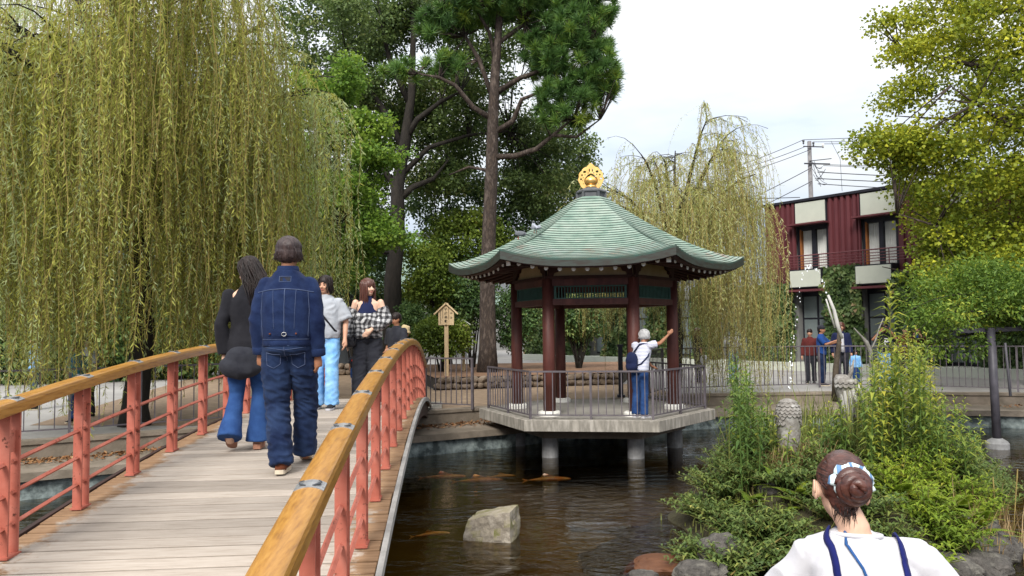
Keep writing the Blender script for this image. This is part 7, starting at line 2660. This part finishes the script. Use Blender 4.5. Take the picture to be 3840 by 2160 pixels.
b_.ball((.22, .14, .85), (.09, .045, .05))
bo = p.garment('handbag', b_, 'leather', .004, (9, 9, 9), 3)
p.add('bag_strap', MB().tube([(.17, .10, .96), (.19, .10, 1.15), (.14, .08, 1.35), (.12, .0, 1.46)], .006, 5), MT['leather'], parent=bo)
p.add('wrist_loop', MB().tube([(.16 + .03 * math.cos(a), .17, .92 + .055 * math.sin(a)) for a in (2 * math.pi * i / 14 for i in range(15))], .009, 6), MT['leather'], parent=bo)


# --- simpler figures farther away
def simple(label, loc, yaw, H, top, sleeve_cut, bottom, hairc='hair_black', pose=None, skin='skin', hairstyle='short', head=(0, 0, 0), shoe='black_shoe', voxel=.016, face=True, hands=None, group=None, wide=1.0, rings=None, legs=None, sleeve=None):
    q = Person(label, loc, yaw, H, pose, skin, voxel, head, wide, group, .4, hands)
    q.body()
    if face:
        q.face()
    q.shirt(top, rings or [(r0, a, b, c) for r0, a, b, c in TORSO_M], sleeve or ([.07, .07, .068, .068, .068, .064, .058] if sleeve_cut >= 1 else [.072, .074, .076, .078, .08, .078]), 'top', .006, sleeve_cut=sleeve_cut, vox=.015)
    q.trousers(bottom, legs or [.094, .096, .088, .076, .073, .072, .070, .070, .068], vox=.015)
    q.shoes(shoe, 'sole')
    if hairstyle == 'short':
        q.hair([((0, -.012, .042), (.085, .106, .093)), ((0, -.038, -.01), (.082, .074, .085))], hairc, amp=.005, vox=.009)
    elif hairstyle == 'bob':
        q.hair([((0, -.012, .042), (.09, .110, .094)), ((0, -.035, -.03), (.092, .082, .09)), ((-.07, .0, -.03), (.026, .055, .08)), ((.07, .0, -.03), (.026, .055, .08))], hairc, long_strands(.10, 50, RN, spread=.015, back=.0), amp=.006, vox=.009)
    elif hairstyle == 'long':
        q.hair([((0, -.012, .042), (.086, .108, .094)), ((0, -.04, -.04), (.084, .072, .11)), ((0, -.05, -.14), (.075, .045, .10))], hairc, long_strands(.26, 50, RN, spread=.02), amp=.005, vox=.009)
    return q


def cap(q, mat, brim=True):
    m = MB()
    m.ball(q.h((0, -.008, .055)), (.092, .112, .085), 16, 9, q.hm)
    o = q.add('cap', m, MT[mat])
    if brim:
        MBb = MB().prism([(-.07, .07), (.07, .07), (.06, .15), (.03, .175), (-.03, .175), (-.06, .15)], lambda a, b, d: q.h((a, b, .045 + d)), 0, .01)
        q.add('brim', MBb, MT[mat], parent=o, smooth=False)


# visitors at the far end of the bridge
bpx = atx(1488, 15.4, 0)
simple('dark-haired man in grey shirt leaning on the far end of the bridge railing', Vector((bpx.x, 15.4, zdeck(15.4))), R(150), 1.78, 'charcoal', .5, 'black_cloth', skin='skin_tan', head=(R(-20), R(-10), 0), pose=dict(elbL=(-.25, .1, 1.17), wriL=(-.05, .28, 1.06)))
bpx = atx(1516, 16.3, 0)
q = simple('person in beige bucket hat with a pink scarf behind the bridge railing', Vector((bpx.x, 16.3, 0.10)), R(-100), 1.66, 'black_cloth', 1.0, 'black_cloth', hairstyle='bob', head=(0, R(-18), 0), hairc='hair_brown')
ht = MB().lathe([(.145, -.012), (.15, -.004), (.112, .03), (.098, .045), (.092, .105), (.075, .128), (.02, .135)], (0, 0, 0), 20)
ht.v = [tuple(q.h((v[0], v[1] - .005, v[2] + .035))) for v in ht.v]
q.add('bucket_hat', ht, MT['beige'])
q.add('scarf', MB().tube([q.J['neck'] + Vector((-.09, .02, -.01)), q.J['neck'] + Vector((-.13, .08, -.06)), Vector((-.14, .13, 1.28)), Vector((-.12, .14, 1.12))], [.035, .05, .05, .03], 9), MT['pink'])
# child with rucksack
cpx = atx(1331, 22.6, 0)
q = simple('small child with dark rucksack and blue shorts seen from behind on the path', Vector((cpx.x, 22.6, 0.006)), R(0), 1.12, 'charcoal', .5, 'denim_mid', legs=[.10, .11, .112, .11, .0601, .06, .05, .05, .045], wide=1.05)
rk = MB().box((0, -.19, 1.20), (.30, .16, .40))
ro = q.garment('rucksack', rk, 'charcoal', .004, vox=.016, it=8)
q.add('rucksack_flap', MB().ball((0, -.275, 1.30), (.12, .02, .06)), MT['red'], parent=ro)

# woman in the pavilion shading her eyes
lp_ = atx(2402, 13.72, DECKZ)
p = Person('white-haired woman in striped top and blue trousers with arm raised at the pavilion railing', Vector((lp_.x, 13.72, DECKZ + 0.006)), R(-42), 1.57,
           dict(pelvis=(0, 0, .95), waist=(0, .02, 1.10), chest=(.02, .07, 1.29), neck=(.03, .12, 1.46), head=(.035, .16, 1.60), shL=(-.14, .08, 1.405), shR=(.20, .09, 1.41), elbR=(.33, .24, 1.45), wriR=(.41, .40, 1.60), elbL=(-.10, .30, 1.18), wriL=(.02, .42, .98),
                kneeL=(-.09, .02, .50), kneeR=(.09, .02, .50)), skin='skin_tan', voxel=.011, head=(R(-30), R(-6), 0), hands={'R': dict(d=(.45, .35, .6), palm=(-.5, .6, 0), curl=.25), 'L': dict(d=(.2, .9, -.3), palm=(0, 0, -1), curl=.2)})
p.body()
p.shirt('stripes', [(.92, .185, .14, 0), (1.0, .19, .145, 0), (1.12, .185, .14, 0), (1.25, .19, .14, 0), (1.36, .19, .13, 0), (1.43, .16, .105, 0), (1.47, .09, .08, 0), (1.49, .065, .066, 0)], [.078, .08, .08, .082, .084], 'top', .005, sleeve_cut=.30)
p.trousers('denim_mid', [.090, .092, .085, .078, .076, .076, .078, .08, .08], name='trousers', hem_drop=.02, f=(7, 7, 10))
p.shoes('white_cloth', 'white_cloth')
p.hair([((0, -.014, .044), (.092, .112, .092)), ((0, -.035, -.01), (.094, .084, .085)), ((-.07, .0, -.01), (.028, .055, .06)), ((.07, .0, -.01), (.028, .055, .06))], 'hair_grey', long_strands(.07, 70, RN, spread=.012, back=.01), amp=.005, vox=.009)
bk = MB().ball((-.06, -.18, 1.12), (.13, .09, .17), 16, 10)
bk.ball((-.06, -.19, 1.00), (.13, .09, .11), 16, 10)
bo = p.garment('backpack', bk, 'navy', .006, (8, 8, 8), 2)
p.add('backpack_strap', MB().tube([(-.02, -.16, 1.0), (.12, -.12, 1.06), (.20, .0, 1.20), (.19, .10, 1.36), (.14, .10, 1.45), (.02, -.02, 1.43), (-.05, -.12, 1.28)], .016, 6), MT['navy'], parent=bo)

# onlookers at the far fence
G5 = None


def onl(px, Y, **kw):
    a = atx(px, Y, 0.004)
    return Vector((a.x, Y, 0.004))


q = simple('man in blue t-shirt, jeans and dark cap pointing over the far fence', onl(3085, 22.0), R(-125), 1.70, 'royal', .45, 'denim_jeans', skin='skin_tan', pose=dict(elbL=(-.28, .16, 1.20), wriL=(-.20, .40, 1.26), elbR=(.25, .18, 1.2), wriR=(.20, .42, 1.30)))
cap(q, 'charcoal', False)
q = simple('curly-haired woman in open navy cardigan over white top at the far fence', onl(3160, 22.2), R(170), 1.78, 'navy', 1.0, 'charcoal', hairc='hair_brown', hairstyle='bob')
q.add('white_top', MB().rings([ell((0, .085 - .0 * z, z), w_, .085, 14) for z, w_ in ((.92, .06), (1.1, .055), (1.3, .05), (1.44, .035))]), MT['white_cloth'])
q = simple('person in black t-shirt with white letter raising a camera, jeans, behind the goldenrod', onl(3322, 22.1), R(175), 1.74, 'black_cloth', .45, 'denim_light', skin='skin_tan', pose=dict(elbR=(.36, .10, 1.28), wriR=(.16, .24, 1.56), elbL=(-.30, .14, 1.25), wriL=(-.08, .24, 1.55)), hands={'R': dict(d=(-.5, .1, .6)), 'L': dict(d=(.4, .1, .6))})
q.add('camera', MB().box((.04, .26, 1.61), (.15, .07, .09)), MT['frame'], smooth=False)
tcu = bpy.data.curves.new('letter', 'FONT')
tcu.body = 'P'
tcu.size = .26
tcu.align_x = 'CENTER'
tcu.extrude = .002
tcu.offset = .008
tob = bpy.data.objects.new('tmp', tcu)
COL.objects.link(tob)
bpy.context.view_layer.update()
tme = bpy.data.meshes.new_from_object(tob.evaluated_get(bpy.context.evaluated_depsgraph_get()))
bpy.data.objects.remove(tob)
tme.materials.clear()
tme.transform(Matrix.Translation((.0, .150, 1.14)) @ Matrix.Rotation(R(180), 4, 'Z') @ Matrix.Rotation(R(90), 4, 'X'))
q.put('printed_letter', tme, MT['white_cloth'])
q = simple('woman in dark brown top photographing with a blue phone at the far fence', onl(3445, 22.3), R(165), 1.66, 'brown_cloth', 1.0, 'charcoal', hairc='hair_brown', hairstyle='long', pose=dict(elbL=(-.36, .12, 1.22), wriL=(-.06, .28, 1.40), elbR=(.30, .16, 1.24), wriR=(.14, .30, 1.42)), hands={'R': dict(d=(-.1, .1, .9)), 'L': dict(d=(.3, .1, .8))})
q.add('phone', MB().box((.08, .34, 1.47), (.085, .012, .17)), MT['royal'], smooth=False)
q = simple('person in dark cap half hidden behind the woman with the phone', onl(3402, 22.9), R(175), 1.66, 'maroon_cloth', 1.0, 'charcoal')
cap(q, 'navy', True)
q = simple('person in maroon jacket half hidden by the willow, left of the blue t-shirt', onl(3042, 22.8), R(150), 1.60, 'maroon_cloth', 1.0, 'charcoal')
q = simple('small dark-haired child in blue jacket behind the fence, below the navy cardigan', onl(3212, 21.9), R(175), 1.0, 'denim_light', 1.0, 'denim_mid', hairstyle='bob')
q = simple('woman in black top with a white bag, walking beyond the pavilion railing', onl(2620, 23.6), R(-80), 1.66, 'black_cloth', .45, 'charcoal', hairc='hair_brown', hairstyle='long')
q.add('white_bag', MB().ball((.28, .08, .74), (.04, .13, .17)), MT['white_cloth'])
q = simple('person in white shirt and pale jeans seen through the trailing willow', onl(2752, 23.8), R(20), 1.68, 'white_cloth', .6, 'denim_light', pose=dict(elbL=(-.28, .1, 1.2), wriL=(-.18, .3, 1.25)))
# visitors under the big willow
q = simple('person in teal blue top standing at the left fence under the willow', onl(285, 14.9), R(170), 1.52, 'teal', .5, 'denim_mid', skin='skin_tan', face=False)
q = simple('person in grey top under the willow, beside the teal top', onl(330, 15.8), R(150), 1.66, 'grey_cloth', .5, 'charcoal', face=False)
q = simple('person in blue denim clothes far left behind the willow curtain', onl(128, 17.5), R(120), 1.66, 'denim_light', 1.0, 'denim_mid', face=False)

# ------------------------------------------------------------------ woman in the foreground, seen from behind
HP = at(3160, 1850, 2.45)
LH = 1.60
kk = LH / 1.75
lx, ly = HP.x, 2.45
p = Person('woman in white t-shirt, brown hair in a bun with striped scrunchie, back turned', Vector((lx + 0.075, ly + 0.02, HP.z - 1.63 * kk)), R(-19), LH,
           dict(head=(-.068, .045, 1.632), neck=(-.034, -.005, 1.475), elbL=(-.30, .10, 1.17), wriL=(-.16, .32, 1.15), elbR=(.31, .10, 1.17), wriR=(.16, .32, 1.15), shL=(-.172, .02, 1.392), shR=(.172, .02, 1.392)), skin='skin_pale', voxel=.007, head=(R(3), R(-12), R(4)), width=.95)
p.body()
ts = MB()
p.torso(ts, [(.90, .185, .14, 0), (1.0, .18, .135, 0), (1.12, .175, .13, 0), (1.25, .185, .135, 0), (1.33, .190, .13, 0), (1.385, .180, .114, 0), (1.425, .145, .097, 0), (1.46, .102, .082, .0), (1.485, .080, .074, .0)], 30)
for sd in 'LR':
    A, B = p.J['sh' + sd], p.J['elb' + sd]
    sx2 = -1 if sd == 'L' else 1
    ts.tube([(sx2 * .05 - .02, .0, 1.430), (sx2 * .11, .008, 1.418), A + Vector((0, 0, .006))], [.058, .064, .067], 16)
    ts.tube([A.lerp(Vector((0, 0, 1.40)), .25), A, A.lerp(B, .3), A.lerp(B, .6), A.lerp(B, .85)], [.060, .066, .074, .081, .087], 18)
so_ = p.garment('tshirt', ts, 'white_cloth', .0105, (8, 8, 5), 12, vox=.0075, it=5)
p.add('neckband', MB().tube([(-.032 + .083 * math.cos(a), .005 + .077 * math.sin(a), 1.478 - .012 * math.sin(a) + .004) for a in (2 * math.pi * i / 30 for i in range(31))], .0085, 8), MT['white_cloth'], parent=so_)
p.trousers('navy', [.094, .096, .088, .078, .076, .076, .078, .08, .08], vox=.014)
p.shoes('white_cloth', 'white_cloth')
# hair: smooth cap pulled back into a twisted bun
MT['hair_auburn'] = pmat('auburn_hair', (0.030, 0.009, 0.007), (0.062, 0.019, 0.013), rough=0.33, scale=60, stretch=(0.35, 1, 1.0), bump=0.5, bscale=120, dist=0.004, spec=0.5, c3=(0.095, 0.034, 0.024))
ho = p.hair([((0, -.006, .034), (.0800, .105, .097)), ((0, -.024, .012), (.075, .090, .076)), ((.006, -.052, -.040), (.052, .042, .052)), ((.008, -.060, -.072), (.032, .026, .030))], 'hair_auburn', amp=.0015, vox=.0055, f=(70, 30, 70))
bc = Vector((.026, -.108, .004))
sw, sw2 = MB(), MB()
rl = random.Random(5)
for i in range(240):
    # combed locks running from the hairline over the head to the bun
    a = -2.3 + 4.6 * (i + rl.random()) / 240
    st = Vector((.0795 * math.sin(a), .10 * math.cos(a) * .9, .055 * math.cos(a * .9) + .022))
    pts = []
    for t in (0, .2, .4, .6, .8, 1):
        q_ = st.lerp(bc + Vector((.035 * math.sin(a), .03, .035 * math.cos(a))), t)
        n_ = Vector((q_.x / .0815 ** 2, (q_.y + .006) / .105 ** 2, (q_.z - .030) / .100 ** 2))
        kx = math.sqrt((q_.x / .0825) ** 2 + ((q_.y + .006) / .106) ** 2 + ((q_.z - .030) / .101) ** 2)
        q_ = Vector((q_.x / max(kx, .3), (q_.y + .006) / max(kx, .3) - .006, (q_.z - .030) / max(kx, .3) + .030))
        pts.append(p.h(q_))
    (sw if rl.random() < .6 else sw2).tube(pts, [x_ * rl.uniform(.6, 1.1) for x_ in (.0022, .0032, .0035, .0035, .0032, .0025)], 5)
MT['hair_dark_auburn'] = pmat('dark_auburn_hair', (0.014, 0.005, 0.0045), (0.026, 0.009, 0.007), rough=0.4, scale=60, spec=0.4)
lo_ = p.add('combed_locks', sw, MT['hair_auburn'], parent=ho)
lo_['kind'] = 'stuff'
lo_ = p.add('dark_locks', sw2, MT['hair_dark_auburn'], parent=ho)
lo_['kind'] = 'stuff'
bun = MB()
ax_y = Vector((.25, -1, -.12)).normalized()
e1 = ax_y.cross(Vector((0, 0, 1))).normalized()
e2 = e1.cross(ax_y)
for ring, (rr, dep, th, n0) in enumerate(((.046, .0, .023, 0), (.034, .022, .021, 1.7), (.017, .038, .018, 3.3))):
    for h_ in range(2):
        pts = []
        for i in range(15):
            a = n0 + h_ * math.pi + i * 3.6 / 14
            r2 = rr * (1.08 - .22 * i / 14)
            pts.append(p.h(bc + e1 * (r2 * math.cos(a)) + e2 * (r2 * math.sin(a)) + ax_y * (dep - .008 + .016 * i / 14)))
        bun.tube(pts, [th * (.55 + .45 * math.sin(math.pi * (.1 + .8 * i / 14))) for i in range(15)], 12)
bun.ball(p.h(bc + ax_y * .005), (.048, .03, .048), 14, 9, p.hm)
bo = p.add('bun', bun, MT['hair_auburn'], parent=ho)
fuzz = MB()
for i in range(46):
    a = rl.uniform(-.9, .9)
    s0 = Vector((.05 * math.sin(a), -.075 - .01 * math.cos(a), -.075 + rl.uniform(-.012, .02)))
    e0 = s0 + Vector((rl.gauss(0, .008), rl.uniform(-.004, .006), -rl.uniform(.02, .055)))
    fuzz.tube([p.h(s0), p.h(s0.lerp(e0, .5) + Vector((rl.gauss(0, .003), -.004, 0))), p.h(e0)], [.0011, .0009, .0004], 4)
fo = p.add('stray_hairs', fuzz, MT['hair_black'], parent=ho)
fo['kind'] = 'stuff'


def scr_mat():
    m, nt, out = new_mat('striped_scrunchie')
    v = coords(nt, (1, 1, 1))
    w_ = nd(nt, 'ShaderNodeTexWave', Scale=11.0, Distortion=6.0, Detail=2.0)
    nt.links.new(v, w_.inputs['Vector'])
    r_ = ramp(nt, w_.outputs['Fac'], [(0.45, (0.62, 0.74, 0.76)), (0.72, (0.55, 0.68, 0.72)), (0.80, (0.10, 0.20, 0.36))])
    b = nd(nt, 'ShaderNodeBsdfPrincipled', Roughness=0.8)
    nt.links.new(r_.outputs[0], b.inputs['Base Color'])
    nt.links.new(b.outputs[0], out.inputs['Surface'])
    return m


scr = MB()
pts, rd = [], []
for i in range(49):
    a = 2 * math.pi * i / 48
    r2 = .056 + .003 * math.sin(i * 1.1) + (.007 if math.sin(a) > 0 else -.004)
    pts.append(p.h(bc + e1 * (r2 * math.cos(a)) + e2 * (r2 * math.sin(a)) + ax_y * (-.016 + .005 * math.cos(i * 2.3))))
    rd.append((.0125 + .0035 * math.sin(i * 1.3) + .0015 * math.sin(i * 2.9)) * (1.2 if math.sin(a) > 0 else .7))
scr.tube(pts, rd, 10)
p.add('scrunchie', scr, scr_mat(), parent=ho)
for sg in (-1, 1):
    ear = MB().ball(p.h((sg * .084, -.006, -.018)), (.009, .021, .033), 12, 9, p.hm)
    ear.tube([p.h((sg * .090, -.006 + .019 * math.cos(a), -.014 + .028 * math.sin(a))) for a in (math.pi * (-.35 + 1.5 * i / 10) for i in range(11))], .0045, 7)
    p.add('ear', ear, p.skin)
    p.add('earring', MB().ball(p.h((sg * .082, -.004, -.047)), .004), MT['white'])


# bag straps laid on the shirt
def lay(o, pts, off):
    bv = BVHTree.FromPolygons([v.co for v in o.data.vertices], [list(f.vertices) for f in o.data.polygons])
    out = []
    for q_ in pts:
        loc, nr, *_ = bv.find_nearest(Vector(q_) * p.k)
        out.append((loc + nr * off) / p.k)
    return out


def strap(pts, w_, mat, name='backpack_strap'):
    fine = []
    for a, b in zip(pts[:-1], pts[1:]):
        for i in range(8):
            fine.append(Vector(a).lerp(Vector(b), i / 8))
    fine.append(Vector(pts[-1]))
    q_ = lay(so_, fine, .005)
    m = MB()
    rs = []
    for i, c in enumerate(q_):
        d = (q_[min(i + 1, len(q_) - 1)] - q_[max(i - 1, 0)]).normalized()
        nrm = (c - Vector((0, 0, c.z))).normalized() + Vector((0, 0, .6))
        sd_ = d.cross(nrm).normalized()
        u = sd_.cross(d)
        rs.append([c + sd_ * w_ + u * -.003, c + sd_ * w_ * .9 + u * .004, c - sd_ * w_ * .9 + u * .004, c - sd_ * w_ + u * -.003])
    m.rings(rs)
    p.add(name, m, MT[mat], parent=so_)


MT['strap_blue'] = cloth('dark_blue_webbing', (0.008, 0.012, 0.085), (0.012, 0.016, 0.11), bump=.1)
MT['cord_blue'] = cloth('blue_cord', (0.03, 0.09, 0.25), (0.02, 0.07, 0.2), bump=.1)
strap([(-.105, .10, 1.42), (-.108, .02, 1.475), (-.104, -.06, 1.44), (-.094, -.12, 1.36), (-.086, -.14, 1.25), (-.082, -.14, 1.12)], .0125, 'strap_blue')
strap([(.105, .10, 1.42), (.100, .02, 1.475), (.108, -.06, 1.44), (.128, -.12, 1.36), (.138, -.14, 1.25), (.14, -.14, 1.12)], .0125, 'strap_blue')
strap([(-.085, .06, 1.45), (-.075, -.01, 1.48), (-.055, -.075, 1.45), (.0, -.125, 1.36), (.05, -.14, 1.28), (.11, -.14, 1.15)], .0045, 'cord_blue', 'bag_cord')

bpy.data.scenes.remove(TMP)
